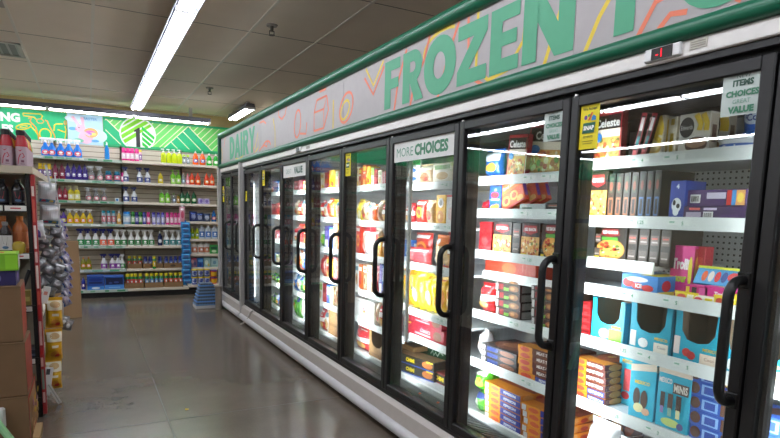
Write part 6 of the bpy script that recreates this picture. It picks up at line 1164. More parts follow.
F('carton', 'spineK', 'frozen_pizza_box', 'second dark box after the green banner one, short shelf behind first full freezer door', 'box', None, 2.030, 1.583, 1.2130, 0.048, 0.150, 0.200, 0, 0, 0)
F('carton', 'spineK', 'frozen_pizza_box', 'third dark box after the green banner one, short shelf behind first full freezer door', 'box', None, 2.030, 1.531, 1.2130, 0.046, 0.150, 0.200, 0, 0, 0)
F('carton', 'spineK', 'frozen_pizza_box', 'fourth dark box after the green banner one, short shelf behind first full freezer door', 'box', None, 2.030, 1.481, 1.2130, 0.045, 0.150, 0.200, 0, 0, 0)
F('carton', 'icepop', 'ice_pop_box', 'flat blue and red ice pop box, third shelf behind first full freezer door', 'box', None, 1.955, 1.530, 1.1033, 0.170, 0.076, 0.170, 0, 0, 0)
F('carton', 'trolli', 'candy_pop_box', 'upright pink candy pop box, third shelf behind first full freezer door', 'box', None, 2.060, 1.424, 1.1033, 0.099, 0.200, 0.030, 0, 0, 0)
F('carton', 'redplain', 'candy_pop_box', 'plain red box behind the candy boxes, third shelf behind first full freezer door', 'box', None, 2.080, 1.366, 1.1033, 0.045, 0.200, 0.050, 0, 0, 0)
F('carton', 'bluepop', 'ice_pop_box', 'light blue tilted ice pop box, third shelf behind first full freezer door', 'box', None, 2.020, 1.256, 1.1693, 0.180, 0.072, 0.090, 0, 0, -28)
F('carton', 'trolli2', 'candy_pop_box', 'pink candy box turned edge on, third shelf behind first full freezer door', 'box', None, 1.962, 1.293, 1.1033, 0.094, 0.062, 0.050, 0, 0, 0)
F('carton', 'trolli', 'candy_pop_box', 'front lying pink candy box, third shelf behind first full freezer door', 'box', None, 1.962, 1.194, 1.1033, 0.136, 0.066, 0.050, 0, 0, 0)
F('pouch', 'yellowp', 'ice_pop_pouch', 'first yellow pouch at the shelf edge, third shelf behind first full freezer door', 'pouch', None, 1.945, 1.325, 1.1033, 0.096, 0.035, 0.030, 0, 0, 0)
F('pouch', 'whitep', 'ice_pop_pouch', 'white and yellow pouch at the shelf edge, third shelf behind first full freezer door', 'pouch', None, 1.945, 1.251, 1.1033, 0.090, 0.030, 0.030, 0, 0, 0)
F('pouch', 'yellowp', 'ice_pop_pouch', 'second yellow pouch at the shelf edge, third shelf behind first full freezer door', 'pouch', None, 1.945, 1.182, 1.1033, 0.078, 0.040, 0.030, 0, 0, 0)
F('carton', 'redbox', 'snack_box', 'first red box of pile from below, fourth shelf behind first full freezer door', 'box', None, 1.970, 1.805, 0.8733, 0.057, 0.030, 0.160, 0, 0, 0)
F('carton', 'redbox', 'snack_box', 'second red box of pile from below, fourth shelf behind first full freezer door', 'box', None, 1.970, 1.807, 0.9043, 0.054, 0.030, 0.160, 0, 0, 0)
F('carton', 'redbox', 'snack_box', 'third red box of pile from below, fourth shelf behind first full freezer door', 'box', None, 1.970, 1.808, 0.9353, 0.051, 0.030, 0.160, 0, 0, 0)
F('carton', 'redbox', 'snack_box', 'fourth red box of pile from below, fourth shelf behind first full freezer door', 'box', None, 1.970, 1.809, 0.9663, 0.048, 0.030, 0.160, 0, 0, 0)
F('carton', 'redbox', 'snack_box', 'fifth red box of pile from below, fourth shelf behind first full freezer door', 'box', None, 1.970, 1.811, 0.9973, 0.045, 0.030, 0.160, 0, 0, 0)
F('tray', 'tqlime', 'display_carton', 'lime printed turquoise open display carton, fourth shelf behind first full freezer door', 'carton', None, 1.945, 1.663, 0.8733, 0.176, 0.186, 0.200, 0, 0, 0)
F('tray', 'tqcoco', 'display_carton', 'coconut printed turquoise open display carton, fourth shelf behind first full freezer door', 'carton', None, 1.945, 1.455, 0.8733, 0.191, 0.196, 0.200, 0, 0, 0)
F('tray', 'tqberry', 'display_carton', 'strawberry printed turquoise open display carton, fourth shelf behind first full freezer door', 'carton', None, 1.945, 1.256, 0.8733, 0.190, 0.196, 0.200, 0, 0, 0)
F('tray', 'tqcoco', 'display_carton', 'half hidden turquoise open display carton, fourth shelf behind first full freezer door', 'carton', None, 1.945, 1.125, 0.8733, 0.058, 0.196, 0.200, 0, 0, 0)
F('carton', 'pep', 'frozen_pizza_box', 'first flat pizza box from below, fifth shelf behind first full freezer door', 'box', None, 1.960, 1.744, 0.5890, 0.179, 0.029, 0.250, 0, 0, 0)
F('carton', 'pep', 'frozen_pizza_box', 'second flat pizza box from below, fifth shelf behind first full freezer door', 'box', None, 1.960, 1.746, 0.6190, 0.176, 0.029, 0.250, 1, 0, 0)
F('carton', 'meat', 'frozen_pizza_box', 'third flat pizza box from below, fifth shelf behind first full freezer door', 'box', None, 1.960, 1.747, 0.6490, 0.173, 0.029, 0.250, -1, 0, 0)
F('carton', 'meat', 'frozen_pizza_box', 'fourth flat pizza box from below, fifth shelf behind first full freezer door', 'box', None, 1.960, 1.748, 0.6790, 0.170, 0.029, 0.250, 2, 0, 0)
F('carton', 'meat', 'frozen_pizza_box', 'fifth flat pizza box from below, fifth shelf behind first full freezer door', 'box', None, 1.960, 1.750, 0.7090, 0.168, 0.029, 0.250, 0, 0, 0)
F('carton', 'meat', 'frozen_pizza_box', 'sixth flat pizza box from below, fifth shelf behind first full freezer door', 'box', None, 1.960, 1.751, 0.7390, 0.165, 0.029, 0.250, -2, 0, 0)
F('carton', 'tqstraw', 'ice_bar_box', 'turquoise box with strawberry drink, fifth shelf behind first full freezer door', 'box', None, 2.060, 1.636, 0.5890, 0.090, 0.217, 0.070, 0, 0, 0)
F('carton', 'tq12', 'ice_bar_box', 'turquoise box with corner forward, fifth shelf behind first full freezer door', 'box', None, 1.975, 1.489, 0.5890, 0.110, 0.244, 0.100, 6, 0, 0)
F('carton', 'tqmini', 'ice_bar_box', 'turquoise MINIS ice bar box, fifth shelf behind first full freezer door', 'box', None, 1.980, 1.354, 0.5890, 0.138, 0.237, 0.070, 0, 0, 0)
F('carton', 'iceblue', 'ice_bar_box', 'first blue ice bar box of pile from below, fifth shelf behind first full freezer door', 'box', None, 1.985, 1.195, 0.5890, 0.170, 0.055, 0.150, 0, 0, 0)
F('carton', 'iceblue', 'ice_bar_box', 'second blue ice bar box of pile from below, fifth shelf behind first full freezer door', 'box', None, 1.985, 1.200, 0.6445, 0.170, 0.055, 0.150, 0, 0, 0)
F('carton', 'iceblue', 'ice_bar_box', 'third blue ice bar box of pile from below, fifth shelf behind first full freezer door', 'box', None, 1.985, 1.206, 0.7000, 0.170, 0.055, 0.150, 0, 0, 0)
F('carton', 'iceblue', 'ice_bar_box', 'fourth blue ice bar box of pile from below, fifth shelf behind first full freezer door', 'box', None, 1.985, 1.212, 0.7555, 0.170, 0.055, 0.150, 0, 0, 0)
F('carton', 'iceblue', 'ice_bar_box', 'fifth blue ice bar box of pile from below, fifth shelf behind first full freezer door', 'box', None, 1.985, 1.217, 0.8110, 0.170, 0.028, 0.150, 0, 0, 0)
F('carton', 'meat', 'frozen_pizza_box', 'lowest orange pizza box of the low pile, bottom deck behind first full freezer door', 'box', None, 2.130, 1.798, 0.2630, 0.071, 0.085, 0.250, 0, 0, 0)
F('carton', 'meat', 'frozen_pizza_box', 'middle orange pizza box of the low pile, bottom deck behind first full freezer door', 'box', None, 2.130, 1.802, 0.3485, 0.063, 0.085, 0.250, 0, 0, 0)
F('carton', 'meat', 'frozen_pizza_box', 'top orange pizza box of the low pile, bottom deck behind first full freezer door', 'box', None, 2.130, 1.806, 0.4340, 0.055, 0.085, 0.250, 0, 0, 0)
F('pouch', 'whitebag', 'frozen_bag', 'crumpled white plastic bag, bottom deck behind first full freezer door', 'bag', None, 1.950, 1.693, 0.2630, 0.155, 0.240, 0.150, 0, 0, 0)
F('pouch', 'whitebag', 'frozen_bag', 'second white plastic bag nearer the camera, bottom deck behind first full freezer door', 'bag', None, 1.955, 1.530, 0.2630, 0.168, 0.200, 0.150, 0, 0, 0)
F('carton', 'redfood', 'frozen_meal_box', 'red box beside the white bags, bottom deck behind first full freezer door', 'box', None, 1.960, 1.318, 0.2630, 0.255, 0.120, 0.300, 0, 0, 0)
F('carton', 'pie2', 'frozen_pie_box', 'chocolate pie box, top shelf behind door cut by frame', 'box', None, 1.950, 1.047, 1.6371, 0.042, 0.200, 0.050, 0, 0, 0)
F('carton', 'pie', 'frozen_pie_box', 'cream pie box, top shelf behind door cut by frame', 'box', None, 1.950, 0.944, 1.6371, 0.153, 0.200, 0.050, 0, 0, 0)
F('carton', 'orangefood', 'frozen_meal_box', 'orange brown meal box, second shelf behind door cut by frame', 'box', None, 1.950, 1.020, 1.3969, 0.096, 0.150, 0.200, 0, 0, 0)
F('carton', 'orangefood', 'frozen_meal_box', 'orange brown meal box, third shelf behind door cut by frame', 'box', None, 1.950, 1.004, 1.1033, 0.128, 0.120, 0.200, 0, 0, 0)
F('tray', 'tqberry', 'display_carton', 'turquoise open display carton, fourth shelf behind door cut by frame', 'carton', None, 1.950, 1.006, 0.8733, 0.124, 0.190, 0.200, 0, 0, 0)
F('carton', 'iceblue', 'ice_bar_box', 'lowest blue ice bar box, fifth shelf behind door cut by frame', 'box', None, 1.950, 0.976, 0.5890, 0.184, 0.060, 0.150, 0, 0, 0)
F('carton', 'iceblue', 'ice_bar_box', 'middle blue ice bar box, fifth shelf behind door cut by frame', 'box', None, 1.950, 0.979, 0.6500, 0.177, 0.060, 0.150, 0, 0, 0)
F('carton', 'iceblue', 'ice_bar_box', 'top blue ice bar box, fifth shelf behind door cut by frame', 'box', None, 1.950, 0.983, 0.7110, 0.171, 0.060, 0.150, 0, 0, 0)
F('carton', 'redfood', 'frozen_meal_box', 'lower red meal box, bottom deck behind door cut by frame', 'box', None, 1.950, 0.958, 0.2630, 0.219, 0.090, 0.250, 0, 0, 0)
F('carton', 'redfood', 'frozen_meal_box', 'upper red meal box, bottom deck behind door cut by frame', 'box', None, 1.950, 0.963, 0.3540, 0.209, 0.090, 0.250, 0, 0, 0)
F('pouch', 'bluebag', 'frozen_bag', 'blue white snack bag, top shelf behind second freezer door', 'bag', None, 1.950, 2.522, 1.5961, 0.154, 0.166, 0.070, 0, 0, 0)
F('carton', 'celeste', 'frozen_pizza_box', 'pizza box with blue round badge, top shelf behind second freezer door', 'box', None, 1.950, 2.318, 1.5961, 0.140, 0.212, 0.030, 0, 4, 0)
F('carton', 'celeste', 'frozen_pizza_box', 'larger leaning pizza box, top shelf behind second freezer door', 'box', None, 1.990, 2.157, 1.5961, 0.258, 0.237, 0.030, 0, 6, 0)
F('carton', 'nugget', 'frozen_nugget_box', 'royal blue nugget box, second shelf behind second freezer door', 'box', None, 1.950, 2.472, 1.4215, 0.099, 0.141, 0.100, 0, 0, 0)
F('carton', 'brownside', 'frozen_nugget_box', 'plain brown box edge behind the bagel boxes, second shelf behind second freezer door', 'box', None, 2.020, 2.467, 1.4215, 0.068, 0.141, 0.140, 0, 0, 0)
F('carton', 'bagel', 'frozen_snack_box', 'first orange snack bagel box of the slanted row, second shelf behind second freezer door', 'box', None, 1.955, 2.322, 1.4215, 0.185, 0.141, 0.025, 0, -22, 0)
F('carton', 'bagel', 'frozen_snack_box', 'second orange snack bagel box of the slanted row, second shelf behind second freezer door', 'box', None, 2.000, 2.279, 1.4215, 0.185, 0.141, 0.025, 0, -22, 0)
F('carton', 'bagel', 'frozen_snack_box', 'third orange snack bagel box of the slanted row, second shelf behind second freezer door', 'box', None, 2.045, 2.257, 1.4215, 0.185, 0.141, 0.025, 0, -22, 0)
F('pouch', 'redbag', 'frozen_bag', 'red bag at the end, second shelf behind second freezer door', 'bag', None, 1.950, 2.571, 1.4215, 0.055, 0.066, 0.080, 0, 0, 0)
F('carton', 'greybox', 'price_box', 'low grey box at the shelf edge, second shelf behind second freezer door', 'box', None, 1.942, 2.172, 1.4215, 0.180, 0.043, 0.030, 0, 0, 0)
F('carton', 'spineK', 'frozen_pizza_box', 'low dark box at the shelf edge, second shelf behind second freezer door', 'box', None, 1.945, 2.023, 1.4215, 0.111, 0.047, 0.050, 0, 0, 0)
F('carton', 'redbox', 'frozen_meal_box', 'red meal box at the far end, third shelf behind second freezer door', 'box', None, 1.950, 2.545, 1.1957, 0.108, 0.170, 0.100, 0, 0, 0)
F('carton', 'rbaron', 'frozen_pizza_box', 'first pepperoni pizza box, third shelf behind second freezer door', 'box', None, 1.950, 2.398, 1.1957, 0.150, 0.175, 0.030, 0, 0, 0)
F('carton', 'spineK', 'frozen_pizza_box', 'black pizza box edge between, third shelf behind second freezer door', 'box', None, 1.950, 2.284, 1.1957, 0.062, 0.172, 0.160, 0, 0, 0)
F('carton', 'rbaron', 'frozen_pizza_box', 'second speckled pizza box, third shelf behind second freezer door', 'box', None, 1.950, 2.179, 1.1957, 0.132, 0.175, 0.030, 0, 0, 0)
F('carton', 'rbaron2', 'frozen_pizza_box', 'third pizza box by the door frame, third shelf behind second freezer door', 'box', None, 1.950, 2.036, 1.1957, 0.127, 0.174, 0.030, 0, 0, 0)
F('carton', 'redflat', 'frozen_meal_box', 'wide orange red meal box lying flat, short shelf behind second freezer door', 'box', None, 2.000, 2.389, 1.0760, 0.420, 0.086, 0.250, 0, 0, 0)
F('carton', 'rbflat', 'frozen_pizza_box', 'lowest flat pizza box of the inner pile, fourth shelf behind second freezer door', 'box', None, 1.990, 2.370, 0.8569, 0.200, 0.045, 0.240, 0, 0, 0)
F('carton', 'rbflat', 'frozen_pizza_box', 'second flat pizza box of the inner pile, fourth shelf behind second freezer door', 'box', None, 1.990, 2.374, 0.9024, 0.200, 0.045, 0.240, 2, 0, 0)
F('carton', 'rbflat', 'frozen_pizza_box', 'third flat pizza box of the inner pile, fourth shelf behind second freezer door', 'box', None, 1.990, 2.377, 0.9479, 0.200, 0.045, 0.240, -1, 0, 0)
F('carton', 'rbflat', 'frozen_pizza_box', 'fourth flat pizza box of the inner pile, fourth shelf behind second freezer door', 'box', None, 1.990, 2.381, 0.9934, 0.200, 0.045, 0.240, 1, 0, 0)
F('carton', 'rbflat', 'frozen_pizza_box', 'top flat pizza box of the inner pile, fourth shelf behind second freezer door', 'box', None, 1.990, 2.385, 1.0389, 0.200, 0.020, 0.240, 0, 0, 0)
F('carton', 'rbflat', 'frozen_pizza_box', 'lowest flat pizza box of the frame-side pile, fourth shelf behind second freezer door', 'box', None, 1.960, 2.057, 0.8569, 0.180, 0.045, 0.240, 0, 0, 0)
F('carton', 'rbflat', 'frozen_pizza_box', 'second flat pizza box of the frame-side pile, fourth shelf behind second freezer door', 'box', None, 1.960, 2.061, 0.9024, 0.180, 0.045, 0.240, 2, 0, 0)
F('carton', 'rbflat', 'frozen_pizza_box', 'third flat pizza box of the frame-side pile, fourth shelf behind second freezer door', 'box', None, 1.960, 2.065, 0.9479, 0.180, 0.045, 0.240, -1, 0, 0)
F('carton', 'rbflat', 'frozen_pizza_box', 'fourth flat pizza box of the frame-side pile, fourth shelf behind second freezer door', 'box', None, 1.960, 2.069, 0.9934, 0.180, 0.045, 0.240, 1, 0, 0)
F('carton', 'rbflat', 'frozen_pizza_box', 'top flat pizza box of the frame-side pile, fourth shelf behind second freezer door', 'box', None, 1.960, 2.073, 1.0389, 0.180, 0.020, 0.240, 0, 0, 0)
F('pouch', 'redwhite', 'frozen_bag', 'crumpled red and white bag, fourth shelf behind second freezer door', 'bag', None, 1.950, 2.541, 0.8569, 0.117, 0.166, 0.100, 0, 0, 0)
F('carton', 'darkpiz', 'frozen_pizza_box', 'lowest dark flat pizza box, fifth shelf behind second freezer door', 'box', None, 1.960, 2.392, 0.5766, 0.311, 0.034, 0.250, 0, 0, 0)
F('carton', 'darkpiz', 'frozen_pizza_box', 'middle dark flat pizza box, fifth shelf behind second freezer door', 'box', None, 1.960, 2.395, 0.6111, 0.310, 0.034, 0.250, 0, 0, 0)
F('carton', 'darkpiz', 'frozen_pizza_box', 'top dark flat pizza box, fifth shelf behind second freezer door', 'box', None, 1.960, 2.397, 0.6456, 0.310, 0.034, 0.250, 0, 0, 0)
F('carton', 'pep', 'frozen_pizza_box', 'lowest orange ended flat pizza box, fifth shelf behind second freezer door', 'box', None, 1.955, 2.069, 0.5766, 0.293, 0.033, 0.250, 0, 0, 0)
F('carton', 'meat', 'frozen_pizza_box', 'second orange ended flat pizza box, fifth shelf behind second freezer door', 'box', None, 1.955, 2.072, 0.6101, 0.292, 0.033, 0.250, -1, 0, 0)
F('carton', 'meat', 'frozen_pizza_box', 'third orange ended flat pizza box, fifth shelf behind second freezer door', 'box', None, 1.955, 2.074, 0.6436, 0.292, 0.033, 0.250, 2, 0, 0)
F('carton', 'meat', 'frozen_pizza_box', 'fourth orange ended flat pizza box, fifth shelf behind second freezer door', 'box', None, 1.955, 2.077, 0.6771, 0.292, 0.033, 0.250, 0, 0, 0)
F('carton', 'meat', 'frozen_pizza_box', 'top orange ended flat pizza box, fifth shelf behind second freezer door', 'box', None, 1.955, 2.080, 0.7106, 0.292, 0.033, 0.250, 1, 0, 0)
F('pouch', 'whitebag', 'frozen_bag', 'white plastic bag at the far end, fifth shelf behind second freezer door', 'bag', None, 1.970, 2.579, 0.5766, 0.040, 0.174, 0.100, 0, 0, 0)
F('pouch', 'greenbag', 'frozen_bag', 'upper bright green vegetable bag, bottom deck behind second freezer door', 'bag', None, 1.950, 2.545, 0.3855, 0.108, 0.140, 0.130, 0, 0, 0)
F('pouch', 'greenbag2', 'frozen_bag', 'lower bright green vegetable bag, bottom deck behind second freezer door', 'bag', None, 1.950, 2.540, 0.2630, 0.117, 0.133, 0.130, 0, 0, 0)
F('carton', 'pep2', 'frozen_pizza_box', 'lowest orange and blue flat pizza box of far pile, bottom deck behind second freezer door', 'box', None, 1.960, 2.332, 0.2630, 0.307, 0.034, 0.260, 0, 0, 0)
F('carton', 'pep2', 'frozen_pizza_box', 'second orange and blue flat pizza box of far pile, bottom deck behind second freezer door', 'box', None, 1.960, 2.335, 0.2975, 0.306, 0.034, 0.260, 0, 0, 0)
F('carton', 'pep2', 'frozen_pizza_box', 'third orange and blue flat pizza box of far pile, bottom deck behind second freezer door', 'box', None, 1.960, 2.338, 0.3320, 0.306, 0.034, 0.260, 0, 0, 0)
F('carton', 'pep2', 'frozen_pizza_box', 'fourth orange and blue flat pizza box of far pile, bottom deck behind second freezer door', 'box', None, 1.960, 2.341, 0.3665, 0.306, 0.034, 0.260, 0, 0, 0)
F('carton', 'pep2', 'frozen_pizza_box', 'fifth orange and blue flat pizza box of far pile, bottom deck behind second freezer door', 'box', None, 1.960, 2.344, 0.4010, 0.306, 0.034, 0.260, 0, 0, 0)
F('carton', 'pep2', 'frozen_pizza_box', 'top orange and blue flat pizza box of far pile, bottom deck behind second freezer door', 'box', None, 1.960, 2.346, 0.4355, 0.306, 0.034, 0.260, 0, 0, 0)
F('carton', 'pep2', 'frozen_pizza_box', 'lowest orange and blue flat pizza box of near pile, bottom deck behind second freezer door', 'box', None, 1.960, 2.015, 0.2630, 0.296, 0.036, 0.260, 0, 0, 0)
F('carton', 'pep2', 'frozen_pizza_box', 'second orange and blue flat pizza box of near pile, bottom deck behind second freezer door', 'box', None, 1.960, 2.019, 0.2995, 0.296, 0.036, 0.260, 3, 0, 0)
F('carton', 'pep2', 'frozen_pizza_box', 'third orange and blue flat pizza box of near pile, bottom deck behind second freezer door', 'box', None, 1.960, 2.022, 0.3360, 0.296, 0.036, 0.260, -2, 0, 0)
F('carton', 'pep2', 'frozen_pizza_box', 'fourth orange and blue flat pizza box of near pile, bottom deck behind second freezer door', 'box', None, 1.960, 2.025, 0.3725, 0.296, 0.036, 0.260, 1, 0, 0)
F('carton', 'pep2', 'frozen_pizza_box', 'top orange and blue flat pizza box of near pile, bottom deck behind second freezer door', 'box', None, 1.960, 2.028, 0.4090, 0.296, 0.036, 0.260, 4, 0, 0)
F('pouch', 'dotbag', 'frozen_bag', 'white yellow dotted bag, top shelf behind MORE CHOICES door', 'bag', None, 1.950, 3.394, 1.5858, 0.136, 0.176, 0.070, 0, 0, 0)
F('pouch', 'tanbag', 'frozen_bag', 'tan dessert bag, top shelf behind MORE CHOICES door', 'bag', None, 1.950, 3.219, 1.5858, 0.188, 0.139, 0.070, 0, 0, 0)
F('carton', 'cream', 'frozen_dessert_box', 'cream dessert box, top shelf behind MORE CHOICES door', 'box', None, 1.950, 3.006, 1.5858, 0.215, 0.132, 0.100, 0, 0, 0)
F('pouch', 'redwhite', 'frozen_bag', 'red and white pouch, second shelf behind MORE CHOICES door', 'bag', None, 1.950, 3.420, 1.3291, 0.111, 0.145, 0.060, 0, 0, 0)
F('pouch', 'redorange', 'frozen_bag', 'orange red stand-up pouch, second shelf behind MORE CHOICES door', 'bag', None, 1.950, 3.272, 1.3291, 0.130, 0.164, 0.060, 0, 0, 0)
F('pouch', 'tanbag', 'frozen_bag', 'pale cone-shaped pouch, second shelf behind MORE CHOICES door', 'bag', None, 1.950, 3.154, 1.3291, 0.092, 0.163, 0.060, 0, 0, 0)
F('carton', 'yellowbox', 'frozen_snack_box', 'yellow box with white disc, second shelf behind MORE CHOICES door', 'box', None, 1.950, 3.009, 1.3291, 0.103, 0.193, 0.090, 0, 0, 0)
F('carton', 'whitepink', 'frozen_snack_box', 'white pink edged box, second shelf behind MORE CHOICES door', 'box', None, 1.950, 2.897, 1.3291, 0.098, 0.191, 0.090, 0, 0, 0)
F('carton', 'bluebox', 'frozen_snack_box', 'blue box at the far end, third shelf behind MORE CHOICES door', 'box', None, 2.020, 3.526, 1.0602, 0.116, 0.154, 0.090, 0, 0, 0)
F('pouch', 'redtray', 'frozen_fruit_bag', 'pink red fruit bag, third shelf behind MORE CHOICES door', 'bag', None, 1.950, 3.306, 1.0602, 0.308, 0.112, 0.080, 0, 0, 0)
F('pouch', 'redorange', 'frozen_bag', 'red bag with orange disc standing behind, third shelf behind MORE CHOICES door', 'bag', None, 2.050, 3.397, 1.0602, 0.217, 0.210, 0.060, 0, 0, 0)
F('pouch', 'orangetop', 'frozen_bag', 'orange topped tan bag, third shelf behind MORE CHOICES door', 'bag', None, 1.950, 3.014, 1.0602, 0.128, 0.213, 0.070, 0, 0, 0)
F('pouch', 'redwhite', 'frozen_bag', 'red white bag by the door frame, third shelf behind MORE CHOICES door', 'bag', None, 1.980, 2.940, 1.0602, 0.134, 0.235, 0.070, 0, 0, 0)
F('pouch', 'orangeyel', 'frozen_bag', 'first yellow bag from far end, fourth shelf behind MORE CHOICES door', 'bag', None, 1.950, 3.407, 0.7501, 0.128, 0.269, 0.075, 0, -9, 0)
F('pouch', 'yelbag', 'frozen_bag', 'second yellow bag from far end, fourth shelf behind MORE CHOICES door', 'bag', None, 1.956, 3.319, 0.7501, 0.123, 0.264, 0.075, 0, -9, 0)
F('pouch', 'yelbag3', 'frozen_bag', 'third yellow bag from far end, fourth shelf behind MORE CHOICES door', 'bag', None, 1.962, 3.236, 0.7501, 0.118, 0.259, 0.075, 0, -9, 0)
F('pouch', 'yelbag', 'frozen_bag', 'fourth yellow bag from far end, fourth shelf behind MORE CHOICES door', 'bag', None, 1.968, 3.156, 0.7501, 0.114, 0.254, 0.075, 0, -9, 0)
F('pouch', 'yelbag3', 'frozen_bag', 'fifth yellow bag from far end, fourth shelf behind MORE CHOICES door', 'bag', None, 1.974, 3.078, 0.7501, 0.109, 0.249, 0.075, 0, -9, 0)
F('pouch', 'yelbag2', 'frozen_bag', 'sixth yellow bag from far end, fourth shelf behind MORE CHOICES door', 'bag', None, 1.980, 2.998, 0.7501, 0.117, 0.245, 0.075, 0, -9, 0)
F('pouch', 'yelbag2', 'frozen_bag', 'seventh yellow bag from far end, fourth shelf behind MORE CHOICES door', 'bag', None, 1.986, 2.910, 0.7501, 0.123, 0.242, 0.075, 0, -9, 0)
F('carton', 'stouf', 'frozen_meal_box', 'lower crimson meal box, short shelf behind MORE CHOICES door', 'box', None, 1.990, 3.239, 0.5560, 0.520, 0.095, 0.220, 0, 0, 0)
F('carton', 'stouf', 'frozen_meal_box', 'upper crimson meal box, short shelf behind MORE CHOICES door', 'box', None, 1.990, 3.245, 0.6515, 0.470, 0.065, 0.220, 0, 0, 0)
F('carton', 'greencrate', 'frozen_meal_case', 'dark green case standing at the back, bottom deck behind MORE CHOICES door', 'case', None, 2.200, 3.457, 0.2630, 0.414, 0.235, 0.120, 0, 0, 0)
F('carton', 'chimi', 'frozen_snack_box', 'lower black box with yellow lettering, bottom deck behind MORE CHOICES door', 'box', None, 2.000, 3.357, 0.2630, 0.420, 0.066, 0.130, 10, 0, 0)
F('carton', 'chimi', 'frozen_snack_box', 'upper black box with yellow lettering, bottom deck behind MORE CHOICES door', 'box', None, 2.000, 3.361, 0.3295, 0.420, 0.066, 0.130, 10, 0, 0)
F('carton', 'chimi2', 'frozen_snack_box', 'red edged black box with yellow lettering, bottom deck behind MORE CHOICES door', 'box', None, 2.060, 3.134, 0.2630, 0.360, 0.075, 0.120, 0, 0, 0)
F('carton', 'browncase', 'cardboard_case', 'open brown case on top of the black boxes, bottom deck behind MORE CHOICES door', 'case', None, 2.060, 3.550, 0.3970, 0.160, 0.035, 0.120, 0, 0, 0)
F('carton', 'whiteyel', 'frozen_snack_box', 'white and yellow box, top shelf behind door past MORE CHOICES', 'box', None, 1.950, 4.277, 1.5981, 0.055, 0.169, 0.090, 0, 0, 0)
F('carton', 'orangered', 'frozen_snack_box', 'orange box beside white and yellow box, top shelf behind door past MORE CHOICES', 'box', None, 1.950, 4.215, 1.5981, 0.054, 0.154, 0.090, 0, 0, 0)
F('carton', 'orangered', 'frozen_snack_box', 'orange red box, top shelf behind door past MORE CHOICES', 'box', None, 1.950, 4.137, 1.5981, 0.066, 0.177, 0.090, 0, 0, 0)
F('carton', 'yelstripe', 'frozen_snack_box', 'yellow striped box beside orange red box, top shelf behind door past MORE CHOICES', 'box', None, 1.950, 4.064, 1.5981, 0.064, 0.161, 0.090, 0, 0, 0)
F('carton', 'greenwhite', 'frozen_snack_box', 'white box with green top, top shelf behind door past MORE CHOICES', 'box', None, 1.950, 3.990, 1.5981, 0.049, 0.145, 0.090, 0, 0, 0)
F('carton', 'redbox', 'frozen_snack_box', 'plain red box beside white box with green top, top shelf behind door past MORE CHOICES', 'box', None, 1.950, 3.934, 1.5981, 0.048, 0.130, 0.090, 0, 0, 0)
F('carton', 'cream', 'frozen_dessert_box', 'cream striped box, top shelf behind door past MORE CHOICES', 'box', None, 1.950, 3.862, 1.5981, 0.063, 0.123, 0.090, 0, 0, 0)
F('carton', 'pinkstripe', 'frozen_dessert_box', 'pink striped box beside cream striped box, top shelf behind door past MORE CHOICES', 'box', None, 1.950, 3.793, 1.5981, 0.061, 0.108, 0.090, 0, 0, 0)
F('pouch', 'yelbag', 'frozen_bag', 'yellow bag, second shelf behind door past MORE CHOICES', 'bag', None, 1.950, 4.241, 1.3230, 0.084, 0.187, 0.080, 0, 0, 0)
F('pouch', 'tanbag', 'frozen_bag', 'tan bag beside yellow bag, second shelf behind door past MORE CHOICES', 'bag', None, 1.950, 4.151, 1.3230, 0.081, 0.174, 0.080, 0, 0, 0)
F('pouch', 'whitefood', 'frozen_bag', 'white bag with food picture, second shelf behind door past MORE CHOICES', 'bag', None, 1.950, 4.053, 1.3230, 0.078, 0.154, 0.080, 0, 0, 0)
F('pouch', 'orangered2', 'frozen_bag', 'orange bag beside white bag with food picture, second shelf behind door past MORE CHOICES', 'bag', None, 1.950, 3.969, 1.3230, 0.076, 0.142, 0.080, 0, 0, 0)
F('pouch', 'tanbag', 'frozen_bag', 'tan bag, second shelf behind door past MORE CHOICES', 'bag', None, 1.950, 3.873, 1.3230, 0.081, 0.175, 0.080, 0, 0, 0)
F('pouch', 'redwhite', 'frozen_bag', 'red white bag beside tan bag, second shelf behind door past MORE CHOICES', 'bag', None, 1.950, 3.787, 1.3230, 0.078, 0.164, 0.080, 0, 0, 0)
F('carton', 'redorange', 'frozen_snack_box', 'thin orange box, third shelf behind door past MORE CHOICES', 'box', None, 1.950, 4.232, 1.0571, 0.079, 0.232, 0.090, 0, 0, 0)
F('pouch', 'redcup', 'ice_pop_bag', 'first red striped ice pop bag, third shelf behind door past MORE CHOICES', 'bag', None, 1.950, 4.127, 1.0571, 0.094, 0.232, 0.080, 0, 0, 0)
F('pouch', 'redcup', 'ice_pop_bag', 'second red striped ice pop bag, third shelf behind door past MORE CHOICES', 'bag', None, 1.950, 4.025, 1.0571, 0.091, 0.232, 0.080, 0, 0, 0)
F('pouch', 'redcup2', 'ice_pop_bag', 'tan striped ice pop bag, third shelf behind door past MORE CHOICES', 'bag', None, 1.950, 3.927, 1.0571, 0.087, 0.228, 0.080, 0, 0, 0)
F('carton', 'yellowbox', 'frozen_snack_box', 'thin yellow box, third shelf behind door past MORE CHOICES', 'box', None, 1.950, 3.845, 1.0571, 0.059, 0.163, 0.090, 0, 0, 0)
F('pouch', 'redwhite', 'frozen_bag', 'red white bag, third shelf behind door past MORE CHOICES', 'bag', None, 1.950, 3.770, 1.0571, 0.074, 0.226, 0.080, 0, 0, 0)
F('carton', 'whitefood', 'frozen_meal_box', 'white box with grey print, fourth shelf behind door past MORE CHOICES', 'box', None, 1.950, 4.246, 0.7676, 0.066, 0.219, 0.090, 0, 0, 0)
F('carton', 'orangered2', 'frozen_meal_box', 'orange box beside white box with grey print, fourth shelf behind door past MORE CHOICES', 'box', None, 1.950, 4.174, 0.7676, 0.064, 0.213, 0.090, 0, 0, 0)
